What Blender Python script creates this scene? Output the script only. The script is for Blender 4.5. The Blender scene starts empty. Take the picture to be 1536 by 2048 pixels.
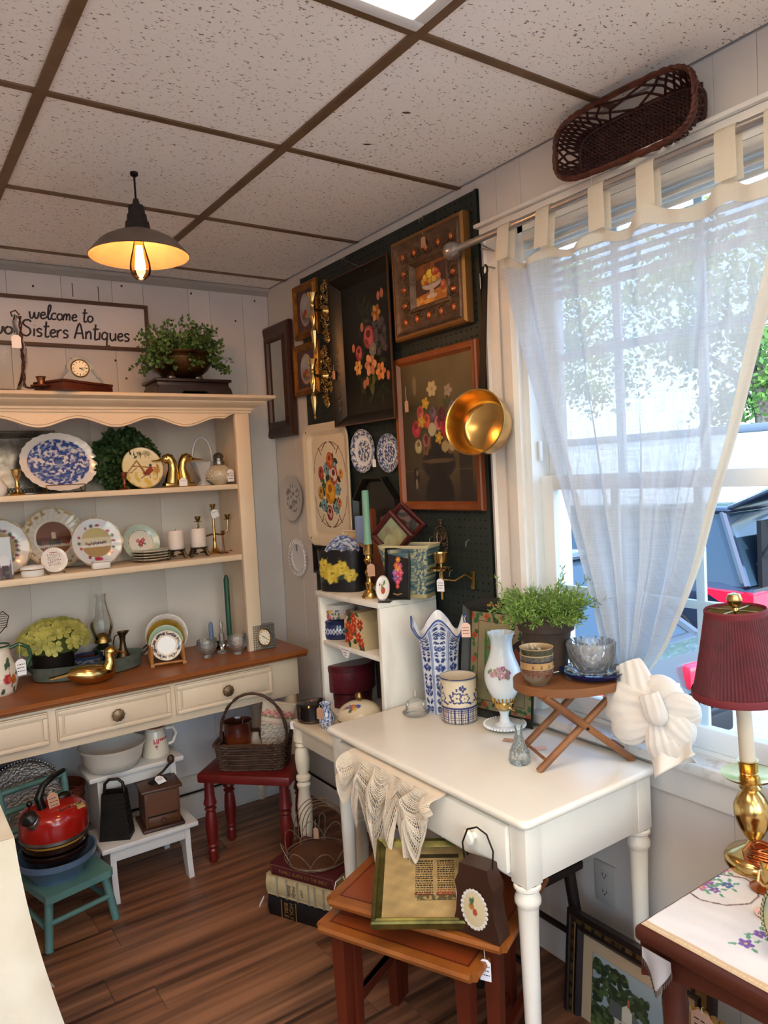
import bpy,bmesh,math,random
import numpy as np
from mathutils import Vector,Matrix,Euler
random.seed(7); rng = np.random.default_rng(7)
scene = bpy.context.scene
COL = scene.collection
R = math.radians
PI = math.pi

# ------------------------------------------------------------------ camera
F_PX = 1483.0
CAM = Vector((-1.62,-3.215,1.483))
YAW,PITCH,ROLL = R(34.73),R(2.86),R(-2.98)
def cam_axes():
 fw = Vector((math.sin(YAW) * math.cos(PITCH),math.cos(YAW) * math.cos(PITCH),-math.sin(PITCH)))
 rt = Vector((math.cos(YAW),-math.sin(YAW),0))
 up = rt.cross(fw)
 c,s = math.cos(ROLL),math.sin(ROLL)
 return c * rt + s * up,-s * rt + c * up,fw
RT,UP,FW = cam_axes()
cd = bpy.data.cameras.new('camera')
cd.sensor_fit = 'VERTICAL'; cd.sensor_height = 36.0; cd.lens = 36.0 * F_PX / 2048.0
cd.clip_start = 0.02; cd.clip_end = 300
cam = bpy.data.objects.new('camera',cd); COL.objects.link(cam)
mw = Matrix.Identity(4)
for i in range(3):
 mw[i][0],mw[i][1],mw[i][2],mw[i][3] = RT[i],UP[i],-FW[i],CAM[i]
cam.matrix_world = mw
scene.camera = cam
def at(px,py,x=None,y=None,z=None):
 """the point of the plane x=, y= or z= seen at a pixel of the 1536 x 2048 photograph"""
 d = FW + RT * ((px - 768) / F_PX) - UP * ((py - 1024) / F_PX)
 t = (x - CAM.x) / d.x if x is not None else (y - CAM.y) / d.y if y is not None else (z - CAM.z) / d.z
 return CAM + d * t
def mpp(p):
 """metres per photograph pixel at a point"""
 return (Vector(p) - CAM).dot(FW) / F_PX

# ------------------------------------------------------------------ world, sun, exposure
scene.view_settings.view_transform = 'Standard'
scene.view_settings.look = 'None'
scene.view_settings.gamma = 1.0
scene.view_settings.use_curve_mapping = False
scene.view_settings.exposure = 1.0
world = bpy.data.worlds.new('world'); scene.world = world; world.use_nodes = True
wn = world.node_tree.nodes; wl = world.node_tree.links
sky = wn.new('ShaderNodeTexSky'); sky.sky_type = 'NISHITA'; sky.sun_disc = False
sky.sun_elevation = R(52); sky.sun_rotation = R(200); sky.air_density = 1.1; sky.dust_density = 1.5
wn['Background'].inputs['Strength'].default_value = 0.5
wl.new(sky.outputs['Color'],wn['Background'].inputs['Color'])
sl = bpy.data.lights.new('sun','SUN'); sl.energy = 3.3; sl.angle = R(0.6); sl.color = (1.0,.95,.86)
sun = bpy.data.objects.new('sun',sl); COL.objects.link(sun)
sun.rotation_euler = Vector((0.25,0.55,-1.0)).to_track_quat('-Z','Y').to_euler()
TROFFER = 4.8      # ceiling light panels, radiance
BULB = 300.0        # pendant filament bulb

# ------------------------------------------------------------------ colour and materials
def lin(c):
 return c / 12.92 if c <= .04045 else ((c + .055) / 1.055) ** 2.4
def hx(h):
 h = h.lstrip('#')
 return tuple(lin(int(h[i:i + 2],16) / 255) for i in (0,2,4))
MATS = {}
def mat(name,col='#cccccc',rough=.5,metal=0.0,col2=None,scale=8.0,detail=3.0,contrast=(.35,.7),stretch=None,
  bump=0.0,bscale=60.0,trans=0.0,ior=1.45,spec=.5,coat=0.0,sheen=0.0,emit=None,estr=0.0,sss=0.0,bstretch=None):
 if name in MATS: return MATS[name]
 m = bpy.data.materials.new(name); m.use_nodes = True; MATS[name] = m
 nt = m.node_tree; N = nt.nodes; L = nt.links; b = N['Principled BSDF']
 c1 = hx(col) + (1,)
 b.inputs['Base Color'].default_value = c1
 b.inputs['Roughness'].default_value = rough; b.inputs['Metallic'].default_value = metal
 b.inputs['IOR'].default_value = ior; b.inputs['Transmission Weight'].default_value = trans
 b.inputs['Specular IOR Level'].default_value = spec; b.inputs['Coat Weight'].default_value = coat
 b.inputs['Sheen Weight'].default_value = sheen
 if sss: b.inputs['Subsurface Weight'].default_value = sss; b.inputs['Subsurface Radius'].default_value = (.02,.015,.01)
 if emit: b.inputs['Emission Color'].default_value = hx(emit) + (1,); b.inputs['Emission Strength'].default_value = estr
 tc = None
 def coords(st):
  nonlocal tc
  if tc is None: tc = N.new('ShaderNodeTexCoord')
  mp = N.new('ShaderNodeMapping'); L.new(tc.outputs['Object'],mp.inputs['Vector'])
  if st: mp.inputs['Scale'].default_value = st
  return mp.outputs['Vector']
 if col2:
  t = N.new('ShaderNodeTexNoise'); t.inputs['Scale'].default_value = scale; t.inputs['Detail'].default_value = detail
  L.new(coords(stretch),t.inputs['Vector'])
  r = N.new('ShaderNodeValToRGB'); L.new(t.outputs['Fac'],r.inputs['Fac'])
  r.color_ramp.elements[0].position = contrast[0]; r.color_ramp.elements[1].position = contrast[1]
  r.color_ramp.elements[0].color = c1; r.color_ramp.elements[1].color = hx(col2) + (1,)
  L.new(r.outputs['Color'],b.inputs['Base Color'])
 if bump:
  t = N.new('ShaderNodeTexNoise'); t.inputs['Scale'].default_value = bscale; t.inputs['Detail'].default_value = 2
  L.new(coords(bstretch),t.inputs['Vector'])
  k = N.new('ShaderNodeBump'); k.inputs['Strength'].default_value = bump; k.inputs['Distance'].default_value = .004
  L.new(t.outputs['Fac'],k.inputs['Height']); L.new(k.outputs['Normal'],b.inputs['Normal'])
 return m
def vcmat(name,rough=.35,metal=0.0,bump=0.0,bscale=80.0,sheen=0.0,coat=0.0,trans=0.0):
 """colour comes from the painted colour attribute of the mesh"""
 if name in MATS: return MATS[name]
 m = mat(name,'#ffffff',rough,metal,bump=bump,bscale=bscale,sheen=sheen,coat=coat,trans=trans)
 a = m.node_tree.nodes.new('ShaderNodeAttribute'); a.attribute_name = 'Col'
 m.node_tree.links.new(a.outputs['Color'],m.node_tree.nodes['Principled BSDF'].inputs['Base Color'])
 return m
def thinglass(name,tint='#ffffff',gloss=.12,rough=.0,body=None,bodyfac=.0):
 """thin clear pane or blown glass: transparent with a fresnel sheen"""
 if name in MATS: return MATS[name]
 m = bpy.data.materials.new(name); m.use_nodes = True; MATS[name] = m
 N = m.node_tree.nodes; L = m.node_tree.links; N.remove(N['Principled BSDF'])
 t = N.new('ShaderNodeBsdfTransparent'); t.inputs['Color'].default_value = hx(tint) + (1,)
 g = N.new('ShaderNodeBsdfGlossy'); g.inputs['Roughness'].default_value = rough
 lw = N.new('ShaderNodeLayerWeight'); lw.inputs['Blend'].default_value = gloss
 mx = N.new('ShaderNodeMixShader')
 L.new(lw.outputs['Fresnel'],mx.inputs['Fac']); L.new(t.outputs['BSDF'],mx.inputs[1]); L.new(g.outputs['BSDF'],mx.inputs[2])
 out = mx
 if body:
  d = N.new('ShaderNodeBsdfDiffuse'); d.inputs['Color'].default_value = hx(body) + (1,)
  m2 = N.new('ShaderNodeMixShader'); m2.inputs['Fac'].default_value = bodyfac
  L.new(mx.outputs['Shader'],m2.inputs[1]); L.new(d.outputs['BSDF'],m2.inputs[2]); out = m2
 L.new(out.outputs['Shader'],N['Material Output'].inputs['Surface'])
 return m

# ------------------------------------------------------------------ mesh builder
class MB:
 def __init__(s): s.v = []; s.f = []
 def add(s,v,f):
  b = len(s.v); s.v += [tuple(p) for p in v]; s.f += [tuple(b + i for i in q) for q in f]; return s
 def xf(s,M,start=0):
  for i in range(start,len(s.v)): s.v[i] = tuple(M @ Vector(s.v[i]))
  return s
 def move(s,x=0,y=0,z=0,rx=0,ry=0,rz=0,start=0):
  return s.xf(Matrix.Translation((x,y,z)) @ Euler((R(rx),R(ry),R(rz))).to_matrix().to_4x4(),start)
 def box(s,x0,x1,y0,y1,z0,z1,bev=0.0):
  if bev <= 0:
   v = [(x,y,z) for z in (z0,z1) for y in (y0,y1) for x in (x0,x1)]
   return s.add(v,[(0,2,3,1),(4,5,7,6),(0,1,5,4),(2,6,7,3),(0,4,6,2),(1,3,7,5)])
  bm = bmesh.new(); bmesh.ops.create_cube(bm,size=1)
  for p in bm.verts: p.co = ((x0 + x1) / 2 + p.co.x * (x1 - x0),(y0 + y1) / 2 + p.co.y * (y1 - y0),(z0 + z1) / 2 + p.co.z * (z1 - z0))
  bmesh.ops.bevel(bm,geom=bm.edges[:],offset=bev,segments=2,affect='EDGES',profile=.5)
  bm.verts.index_update()
  s.add([p.co for p in bm.verts],[[q.index for q in f.verts] for f in bm.faces]); bm.free(); return s
 def cbox(s,c,sz,bev=0.0):
  return s.box(c[0] - sz[0] / 2,c[0] + sz[0] / 2,c[1] - sz[1] / 2,c[1] + sz[1] / 2,c[2] - sz[2] / 2,c[2] + sz[2] / 2,bev)
 def lathe(s,prof,n=32,c=(0,0,0),sx=1.0,sy=1.0,ripple=None,fine=None):
  """prof: (radius, z) from first to last; ripple(theta, i) multiplies the radius"""
  v = []; f = []
  rows = []
  if fine:
   q = [prof[0]]
   for a,b in zip(prof,prof[1:]):
    m = max(1,int(math.hypot(b[0] - a[0],b[1] - a[1]) / fine)); q += [(a[0] + (b[0] - a[0]) * j / m,a[1] + (b[1] - a[1]) * j / m) for j in range(1,m + 1)]
   prof = q
  for i,(r,z) in enumerate(prof):
   if r < 1e-6:
    rows.append([len(v)]); v.append((c[0],c[1],c[2] + z))
   else:
    row = []
    for k in range(n):
     a = 2 * PI * k / n; q = r * (ripple(a,i) if ripple else 1)
     row.append(len(v)); v.append((c[0] + q * math.cos(a) * sx,c[1] + q * math.sin(a) * sy,c[2] + z))
    rows.append(row)
  for a,b in zip(rows,rows[1:]):
   if len(a) == 1 and len(b) == 1: continue
   for k in range(n):
    k2 = (k + 1) % n
    if len(a) == 1: f.append((a[0],b[k2],b[k]))
    elif len(b) == 1: f.append((a[k],a[k2],b[0]))
    else: f.append((a[k],a[k2],b[k2],b[k]))
  return s.add(v,f)
 def tube(s,pts,r,n=8,closed=False,caps=True):
  P = [Vector(p) for p in pts]; m = len(P)
  rr = r if isinstance(r,(list,tuple)) else [r] * m
  T = []
  for i in range(m):
   a = P[(i - 1) % m] if (closed or i > 0) else P[i]; b = P[(i + 1) % m] if (closed or i < m - 1) else P[i]
   t = (b - a); T.append(t.normalized() if t.length > 1e-9 else Vector((0,0,1)))
  ref = Vector((0,0,1)) if abs(T[0].z) < .9 else Vector((1,0,0))
  u = T[0].cross(ref).normalized(); v = []; f = []
  for i in range(m):
   u = (u - T[i] * u.dot(T[i])).normalized(); w = T[i].cross(u)
   for k in range(n):
    a = 2 * PI * k / n; v.append(P[i] + (u * math.cos(a) + w * math.sin(a)) * rr[i])
  for i in range(m if closed else m - 1):
   j = (i + 1) % m
   for k in range(n):
    k2 = (k + 1) % n; f.append((i * n + k,i * n + k2,j * n + k2,j * n + k))
  if caps and not closed:
   f.append(tuple(reversed(range(n)))); f.append(tuple((m - 1) * n + k for k in range(n)))
  return s.add(v,f)
 def prism(s,poly,a,b,axis='y'):
  """2D polygon extruded between a and b; axis y: (x,z), axis x: (y,z), axis z: (x,y)"""
  n = len(poly)
  mk = {'y': lambda p,d: (p[0],d,p[1]),'x': lambda p,d: (d,p[0],p[1]),'z': lambda p,d: (p[0],p[1],d)}[axis]
  v = [mk(p,a) for p in poly] + [mk(p,b) for p in poly]
  f = [tuple(range(n)),tuple(reversed(range(n,2 * n)))] + [(i,n + i,n + (i + 1) % n,(i + 1) % n) for i in range(n)]
  return s.add(v,f)
 def grid(s,fn,nu,nv,cu=False,cv=False):
  v = [fn(i / (nu if cu else nu - 1),j / (nv if cv else nv - 1)) for j in range(nv) for i in range(nu)]
  f = []
  for j in range(nv if cv else nv - 1):
   for i in range(nu if cu else nu - 1):
    i2 = (i + 1) % nu; j2 = (j + 1) % nv
    f.append((j * nu + i,j * nu + i2,j2 * nu + i2,j2 * nu + i))
  return s.add(v,f)
 def ball(s,c,r,nu=12,nv=8):
  rx,ry,rz = r if isinstance(r,(tuple,list)) else (r,r,r)
  prof = [(math.sin(PI * j / nv),-math.cos(PI * j / nv)) for j in range(nv + 1)]
  b = len(s.v); s.lathe([(0 if p[0] < 1e-6 else p[0],p[1]) for p in prof],nu)
  for i in range(b,len(s.v)):
   p = s.v[i]; s.v[i] = (c[0] + p[0] * rx,c[1] + p[1] * ry,c[2] + p[2] * rz)
  return s
 def build(s,name,m,parent=None,smooth=38,bevel=0):
  me = bpy.data.meshes.new(name); me.from_pydata(s.v,[],s.f); me.validate()
  bm = bmesh.new(); bm.from_mesh(me); bmesh.ops.recalc_face_normals(bm,faces=bm.faces); bm.to_mesh(me); bm.free()
  if isinstance(m,bpy.types.Material): me.materials.append(m)
  if smooth: me.shade_smooth(); me.set_sharp_from_angle(angle=R(smooth))
  else: me.shade_flat()
  o = bpy.data.objects.new(name,me); COL.objects.link(o)
  if parent is not None: o.parent = parent
  return o
def solid(o,t,off=-1.0):
 md = o.modifiers.new('thickness','SOLIDIFY'); md.thickness = t; md.offset = off; return o
def thing(name,label,cat,loc=(0,0,0),rz=0.0,group=None,rx=0.0,ry=0.0):
 o = bpy.data.objects.new(name,None); COL.objects.link(o); o.empty_display_size = .05
 o.location = loc; o.rotation_euler = (R(rx),R(ry),R(rz)); return tagp(o,label,cat,group)
def tagp(o,label,cat,group=None):
 o['label'] = label; o['category'] = cat
 if group: o['group'] = group
 return o
def place(o,loc,rz=0.0,rx=0.0,ry=0.0):
 o.location = loc; o.rotation_euler = (R(rx),R(ry),R(rz)); return o
def struct(o): o['kind'] = 'structure'; return o
def wmat(o):
 m = o.matrix_basis.copy()
 return wmat(o.parent) @ o.matrix_parent_inverse @ m if o.parent else m
def adopt(ch,par):
 """make ch, built in world coordinates, a part of par"""
 ch.parent = par; ch.matrix_parent_inverse = wmat(par).inverted(); return ch
def copytree(o,parent=None):
 c = o.copy(); COL.objects.link(c)
 if parent is not None: c.parent = parent
 for ch in [k for k in bpy.data.objects if k.parent == o]: copytree(ch,c)
 return c
def text(name,s,size,m,parent=None,loc=(0,0,0),rot=(90,0,0),align='CENTER',ext=.0004,shear=0,sx=1.0,space=1.0,bold=0.0):
 cu = bpy.data.curves.new(name,'FONT'); cu.body = s; cu.size = size; cu.align_x = align; cu.align_y = 'CENTER'
 cu.extrude = ext; cu.shear = shear; cu.space_character = space; cu.resolution_u = 3; cu.offset = bold
 t = bpy.data.objects.new('tmp',cu); COL.objects.link(t)
 me = bpy.data.meshes.new_from_object(t.evaluated_get(bpy.context.evaluated_depsgraph_get()))
 bpy.data.objects.remove(t); bpy.data.curves.remove(cu); me.materials.clear(); me.materials.append(m); me.name = name
 o = bpy.data.objects.new(name,me); COL.objects.link(o); o.parent = parent
 o.location = loc; o.rotation_euler = [R(a) for a in rot]; o.scale = (sx,1,1); return o

# ------------------------------------------------------------------ painting flat decoration onto mesh vertices
def lina(a):
 a = np.clip(a,0,1); return np.where(a <= .04045,a / 12.92,((a + .055) / 1.055) ** 2.4)
def rgb(h): h = h.lstrip('#'); return np.array([int(h[i:i + 2],16) / 255 for i in (0,2,4)])
class Cv:
 """a small canvas, x 0..w, y 0..h (y up), used to colour mesh vertices"""
 def __init__(s,w,h,bg,res=160):
  s.w,s.h = w,h; s.k = res / max(w,h); s.nx = max(8,int(w * s.k)); s.ny = max(8,int(h * s.k))
  s.X,s.Y = np.meshgrid((np.arange(s.nx) + .5) / s.k,(np.arange(s.ny) + .5) / s.k); s.A = np.zeros((s.ny,s.nx,3)) + rgb(bg)
 def put(s,m,col,a=1.0):
  c = rgb(col) if isinstance(col,str) else col
  m = np.clip(m,0,1)[...,None] * a; s.A = s.A * (1 - m) + c * m; return s
 def ell(s,x,y,rx,ry,col,rot=0,a=1.0,soft=.12):
  c,q = math.cos(R(rot)),math.sin(R(rot)); dx,dy = s.X - x,s.Y - y
  d = np.hypot((dx * c + dy * q) / rx,(-dx * q + dy * c) / ry); return s.put((1 - d) / soft + .5,col,a)
 def ring(s,x,y,rx,ry,wd,col,a=1.0):
  d = np.abs(np.hypot((s.X - x) / rx,(s.Y - y) / ry) - 1) * min(rx,ry); return s.put((wd - d) / (wd * .5) + .3,col,a)
 def rect(s,x0,x1,y0,y1,col,a=1.0):
  return s.put(((s.X >= x0) & (s.X <= x1) & (s.Y >= y0) & (s.Y <= y1)).astype(float),col,a)
 def leaf(s,x,y,l,wd,ang,col,a=1.0):
  c,q = math.cos(R(ang)),math.sin(R(ang)); dx,dy = s.X - x,s.Y - y
  t = (dx * c + dy * q) / l; n = np.abs(-dx * q + dy * c)
  pr = wd * np.sin(np.clip(t,0,1) * PI) ** .8; return s.put(((n < pr) & (t > 0) & (t < 1)).astype(float),col,a)
 def line(s,pts,wd,col,a=1.0):
  m = np.zeros_like(s.X)
  for (x0,y0),(x1,y1) in zip(pts,pts[1:]):
   L2 = (x1 - x0) ** 2 + (y1 - y0) ** 2 + 1e-12
   t = np.clip(((s.X - x0) * (x1 - x0) + (s.Y - y0) * (y1 - y0)) / L2,0,1)
   m = np.maximum(m,(wd / 2 - np.hypot(s.X - x0 - t * (x1 - x0),s.Y - y0 - t * (y1 - y0))) * s.k + .5)
  return s.put(m,col,a)
 def flower(s,x,y,r,n,col,mid='#e0b040',col2=None,rot=0,sq=1.0):
  for k in range(n):
   a = R(rot) + 2 * PI * k / n
   s.ell(x + .55 * r * math.cos(a),y + .55 * r * sq * math.sin(a),.5 * r,.36 * r,col2 if (col2 and k % 2) else col,math.degrees(a))
  return s.ell(x,y,.2 * r,.2 * r * sq,mid)
 def rose(s,x,y,r,c1,c2,c3):
  s.ell(x,y,r,r * 1.15,c1); s.ell(x - .12 * r,y + .2 * r,.72 * r,.7 * r,c2); s.ell(x - .05 * r,y + .32 * r,.42 * r,.4 * r,c3)
  return s.ell(x + .3 * r,y - .35 * r,.5 * r,.32 * r,c2,30).ell(x - .4 * r,y - .4 * r,.35 * r,.22 * r,c3,-30,.6)
 def noise(s,amt,n=9,seed=1):
  g = np.random.default_rng(seed); acc = np.zeros_like(s.X)
  for k in range(n):
   fx,fy,ph = g.normal(0,9 / max(s.w,s.h) * (1 + k),1),g.normal(0,9 / max(s.w,s.h) * (1 + k),1),g.uniform(0,6.28)
   acc += np.sin(s.X * fx + s.Y * fy + ph) / (1 + .3 * k)
  s.A = np.clip(s.A * (1 + amt * acc[...,None] / 2),0,1); return s
 def blotch(s,col,seed=1,freq=14,thr=.3,a=1.0,mask=None):
  g = np.random.default_rng(seed); acc = np.zeros_like(s.X)
  for k in range(14):
   an = g.uniform(0,6.28); fr = g.uniform(.5,1.6) * freq / max(s.w,s.h) * 2
   acc += np.sin(s.X * fr * math.cos(an) + s.Y * fr * math.sin(an) + g.uniform(0,6.28))
  m = (acc / 2.6 - thr) * 4
  if mask is not None: m = np.minimum(m,mask * 9)
  return s.put(m,col,a)
 def at(s,x,y):
  i = np.clip((np.asarray(x) * s.k).astype(int),0,s.nx - 1); j = np.clip((np.asarray(y) * s.k).astype(int),0,s.ny - 1)
  return s.A[j,i]
def paint(o,fn):
 """fn(N x 3 local coordinates) -> N x 3 sRGB colours"""
 me = o.data; n = len(me.vertices); co = np.zeros(n * 3,np.float32); me.vertices.foreach_get('co',co)
 c = lina(np.asarray(fn(co.reshape(-1,3)),float)); a = me.color_attributes.new('Col','FLOAT_COLOR','POINT')
 out = np.ones((n,4),np.float32); out[:,:3] = c; a.data.foreach_set('color',out.ravel()); return o
def panel(name,cv,x0,x1,z0,z1,y,m,parent,n=150,bulge=None):
 """a flat painted rectangle in the local xz plane facing -y"""
 k = n / max(x1 - x0,z1 - z0); nx = max(4,int((x1 - x0) * k)); nz = max(4,int((z1 - z0) * k))
 o = MB().grid(lambda u,v: (x0 + (x1 - x0) * u,y - (bulge(u,v) if bulge else 0),z0 + (z1 - z0) * v),nx,nz).build(name,m,parent)
 return paint(o,lambda c: cv.at((c[:,0] - x0) / (x1 - x0) * cv.w,(c[:,2] - z0) / (z1 - z0) * cv.h))

# ------------------------------------------------------------------ shared materials
WHITE = mat('painted_wall','#d9d4d2',.6,col2='#cbc5c4',scale=3,bump=.08,bscale=40)
TRIMW = mat('white_gloss_paint','#e6e1da',.35,col2='#dcd6cf',scale=6)
CREAM = mat('cream_furniture_paint','#dcc7ac',.42,col2='#d5bea2',scale=5)
DESKW = mat('ivory_desk_paint','#ece6d8',.3,col2='#e7dfd0',scale=5)
BRASS = mat('polished_brass','#d6b676',.2,1.0,col2='#c4a05c',scale=20)
OLDBRASS = mat('aged_brass','#a88a54',.33,1.0,col2='#775f38',scale=25)
IRON = mat('dark_iron','#231d1a',.5,.6)
BLACKP = mat('black_lacquer','#111010',.3)
DARKWOOD = mat('dark_walnut','#4a2a1d',.4,col2='#2f1a12',scale=6,stretch=(1,1,.15))
REDWOOD = mat('reddish_mahogany','#5a2a1c',.35,col2='#3e1b12',scale=6,stretch=(1,.2,1))
OAK = mat('honey_oak','#9a5a2c',.38,col2='#7c421c',scale=5,stretch=(.12,1,1),detail=6)
GLASS = thinglass('clear_glass','#fbfdfd',.22,.02)
CUT = mat('cut_crystal','#ffffff',.04,trans=1.0,ior=1.5)
PAPER = mat('tag_paper','#ece8ea',.8)
KRAFT = mat('kraft_tag_paper','#b98e74',.8)
PINKTAG = mat('pink_tag_paper','#e3b9a6',.8)
STRING = mat('cotton_string','#d9d2c6',.9)
INK = mat('black_ink','#1c1a1e',.7)
PORC = vcmat('painted_porcelain',.18,coat=.3)
TOLE = vcmat('painted_tin',.32)
ART = vcmat('printed_picture',.45)
CLOTHV = vcmat('printed_cloth',.9,bump=.3,bscale=400,sheen=.2)
def price_tag(par,top,size=(.028,.045),m=None,face=(0,0),hang=.02,lines=3,swing=0):
 """paper tag hanging at a world point; face = (rz, rx) in degrees"""
 m = m or PAPER; w,h = size
 t = MB().prism([(-w / 2,-h),(w / 2,-h),(w / 2,-w * .25),(w * .22,0),(-w * .22,0),(-w / 2,-w * .25)],-.0004,.0004).build('price_tag',m)
 place(t,Vector(top) - Vector((0,0,hang)),face[0],face[1],swing); adopt(t,par)
 s = MB().tube([(0,0,-.003),(-.002,0,hang * .6),(.001,0,hang)],.0006,5).build('string',STRING,t)
 k = MB(); g = random.Random(int(top[0] * 9999) + int(top[2] * 777))
 for i in range(lines):
  z = -h * (.35 + .2 * i); x = -w * .36
  while x < w * .32:
   d = g.uniform(.1,.25) * w; k.box(x,min(x + d,w * .38),-.0007,-.0005,z,z + h * .045); x += d + w * .06
 k.build('handwriting',INK,t,0)
 return t
# ================================================================== the room
H = 2.383
XL,YF = -3.4,-5.3            # left wall, wall behind the camera
WY0,WY1,WZ0,WZ1 = -1.64,-2.78,.745,2.19   # window opening in the right wall
FLOORM = mat('laminate_floor','#8a5f46',.36,col2='#4a2e20',scale=3.2,stretch=(.28,5.5,1),detail=9,contrast=(.36,.72),bump=.15,bscale=60,bstretch=(.3,6,1))
def floor():
 f = MB().box(XL - .1,.15,YF - .1,.15,-.12,-.012).build('floor',mat('subfloor','#2a1c14',.8)); struct(f)
 tints = ['#9a6a4c','#8a5c42','#a67657','#925f42','#a06d4e']
 ms = []
 for i,t in enumerate(tints):
  m = mat('laminate_plank_%d' % i,t,.34,col2='#38221a',scale=2.2 + .35 * i,stretch=(.4,8.5,1),detail=12,contrast=(.42 - .02 * i,.7),bump=.12,bscale=50,bstretch=(.3,6,1))
  ms.append(m)
 w = .128; y = 0.0; j = 0; cache = {}
 while y > YF:
  x = random.uniform(0,1.15)
  while x > XL:
   L = 1.19; x1 = min(x,0); x0 = max(x - L,XL)
   if x1 - x0 > .02 and y > -4.2 and x1 > -2.6:
    o = MB().box(0,x1 - x0 - .0015,-w + .0015,0,-.012,0).build('plank',random.choice(ms),f,0)
    o.location = (x0,y,0)
   x -= L
  y -= w
 MB().box(XL,0,YF,-4.2,-.012,0).box(XL,-2.6,-4.2,0,-.012,-.0005).build('plank_field',ms[0],f,0)
floor()
def walls():
 wb = struct(MB().box(XL - .1,.15,.008,.14,-.1,H + .1).build('wall_back',WHITE,None,0))
 x = 0.0; g = random.Random(3)
 ms = [WHITE,mat('painted_wall_b','#d6d1d0',.6,col2='#cac4c4',scale=2,bump=.08,bscale=40)]
 while x > XL:
  w = g.choice([.1,.13,.16,.2])
  MB().box(max(x - w,XL) + .0005,x - .0005,0,.009,0,H,.001).build('plank',g.choice(ms),wb,0); x -= w
 k = MB()
 for px,py in [(66,572),(243,572),(143,718),(231,721),(253,757),(343,641),(471,642),(382,587),(509,602),(537,680)]:
  p = at(px,py,y=0); k.box(p.x - .004,p.x + .004,-.0006,0,p.z - .004,p.z + .004)
 k.build('nail_hole',mat('nail_hole','#3b3432',.9),wb,0)
 k = MB()
 for px,py,hh in [(145,580,.055),(197,590,.07)]:
  p = at(px,py,y=0); k.box(p.x - .0016,p.x + .0016,-.0006,0,p.z - hh / 2,p.z + hh / 2)
 k.build('crack',MATS['nail_hole'],wb,0)
 wr = MB()
 for a in [(YF - .1,WY1,-.1,H + .1),(WY0,.15,-.1,H + .1),(WY1,WY0,-.1,WZ0),(WY1,WY0,WZ1,H + .1)]:
  wr.box(.008,.14,a[0],a[1],a[2],a[3])
 wr = struct(wr.build('wall_right',WHITE,None,0))
 warm = mat('painted_wall_c','#d8cfc6',.55,col2='#cfc5bc',scale=2,bump=.06,bscale=40)
 y = 0.0
 while y > YF:
  w = g.choice([.1,.13,.2,.3]); y1 = max(y - w,YF)
  k = MB(); a,b = y1 + .0004,y - .0004
  segs = [(a,b,0,H)]
  if a < WY0 and b > WY1:
   segs = [(max(a,WY1),min(b,WY0),0,WZ0),(max(a,WY1),min(b,WY0),WZ1,H)]
   if b > WY0: segs.append((WY0,b,0,H))
   if a < WY1: segs.append((a,WY1,0,H))
  for s in segs: k.box(0,.009,s[0],s[1],s[2],s[3],.001)
  k.build('plank',warm,wr,0); y -= w
 k = MB(); x0,x1 = XL - .15,XL          # left wall, with an unseen window added for daylight fill
 for a in [(YF - .1,-4.9,-.1,H + .1),(-3.5,.15,-.1,H + .1),(-4.9,-3.5,-.1,.55),(-4.9,-3.5,2.2,H + .1)]: k.box(x0,x1,a[0],a[1],a[2],a[3])
 struct(k.build('wall_left',WHITE,None,0))
 for i,(a,b) in enumerate(((-4.9,-3.5),)):
  w = MB()
  for q in [(a,b,.55,.6),(a,b,2.15,2.2),(a,a + .05,.6,2.15),(b - .05,b,.6,2.15)]: w.box(x0 + .03,x1 - .03,q[0],q[1],q[2],q[3])
  w = struct(w.build('window_%d' % (i + 4),TRIMW,None,0)); MB().box(x0 + .07,x0 + .075,a + .05,b - .05,.6,2.15).build('pane',thinglass('window_pane','#f4fbff',.06,0),w,0)
 k = MB(); y0,y1 = YF - .15,YF          # wall behind the viewpoint; its two unseen windows are added for soft daylight
 for a in [(XL - .1,-3.2,-.1,H + .1),(-1.85,-1.6,.55,2.2),(-.25,.15,-.1,H + .1),(-3.2,-.25,-.1,.55),(-3.2,-.25,2.2,H + .1)]: k.box(a[0],a[1],y0,y1,a[2],a[3])
 struct(k.build('wall_front',WHITE,None,0))
 for i,(a,b) in enumerate(((-3.2,-1.85),(-1.6,-.25))):
  w = MB()
  for q in [(a,b,.55,.6),(a,b,2.15,2.2),(a,a + .05,.6,2.15),(b - .05,b,.6,2.15)]: w.box(q[0],q[1],y0 + .03,y1 - .03,q[2],q[3])
  w = struct(w.build('window_%d' % (i + 2),TRIMW,None,0)); MB().box(a + .05,b - .05,y0 + .07,y0 + .075,.6,2.15).build('pane',thinglass('window_pane','#f4fbff',.06,0),w,0)
 # electric baseboard heater running along the back wall
 b = struct(MB().prism([(0,0),(-.05,0),(-.055,.02),(-.055,.115),(0,.115)],XL,-.01,'x').build('baseboard_back',mat('heater_enamel','#cfc9c0',.4),None,0))
 MB().prism([(0,.128),(-.05,.128),(-.055,.135),(-.055,.16),(-.02,.185),(0,.185)],XL,-.01,'x').build('cover',MATS['heater_enamel'],b,0)
 MB().box(XL,-.01,-.04,-.002,.113,.13).build('slot',mat('heater_slot','#0d0b0a',.9),b,0)
 b = struct(MB().box(-.012,0,YF,-.06,0,.1,.003).build('baseboard_right',TRIMW,None,0))
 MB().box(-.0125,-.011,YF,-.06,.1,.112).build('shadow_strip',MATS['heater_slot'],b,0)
 # crown strips under the ceiling
 t = struct(MB().prism([(0,H),(-.03,H),(-.022,H - .012),(0,H - .03)],YF,0,'x').build('trim_1',TRIMW,None,0))
 t = struct(MB().prism([(0,H),(-.03,H),(-.022,H - .012),(0,H - .03)],XL,0,'x').build('trim_2',TRIMW,None,0))
walls()

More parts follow.
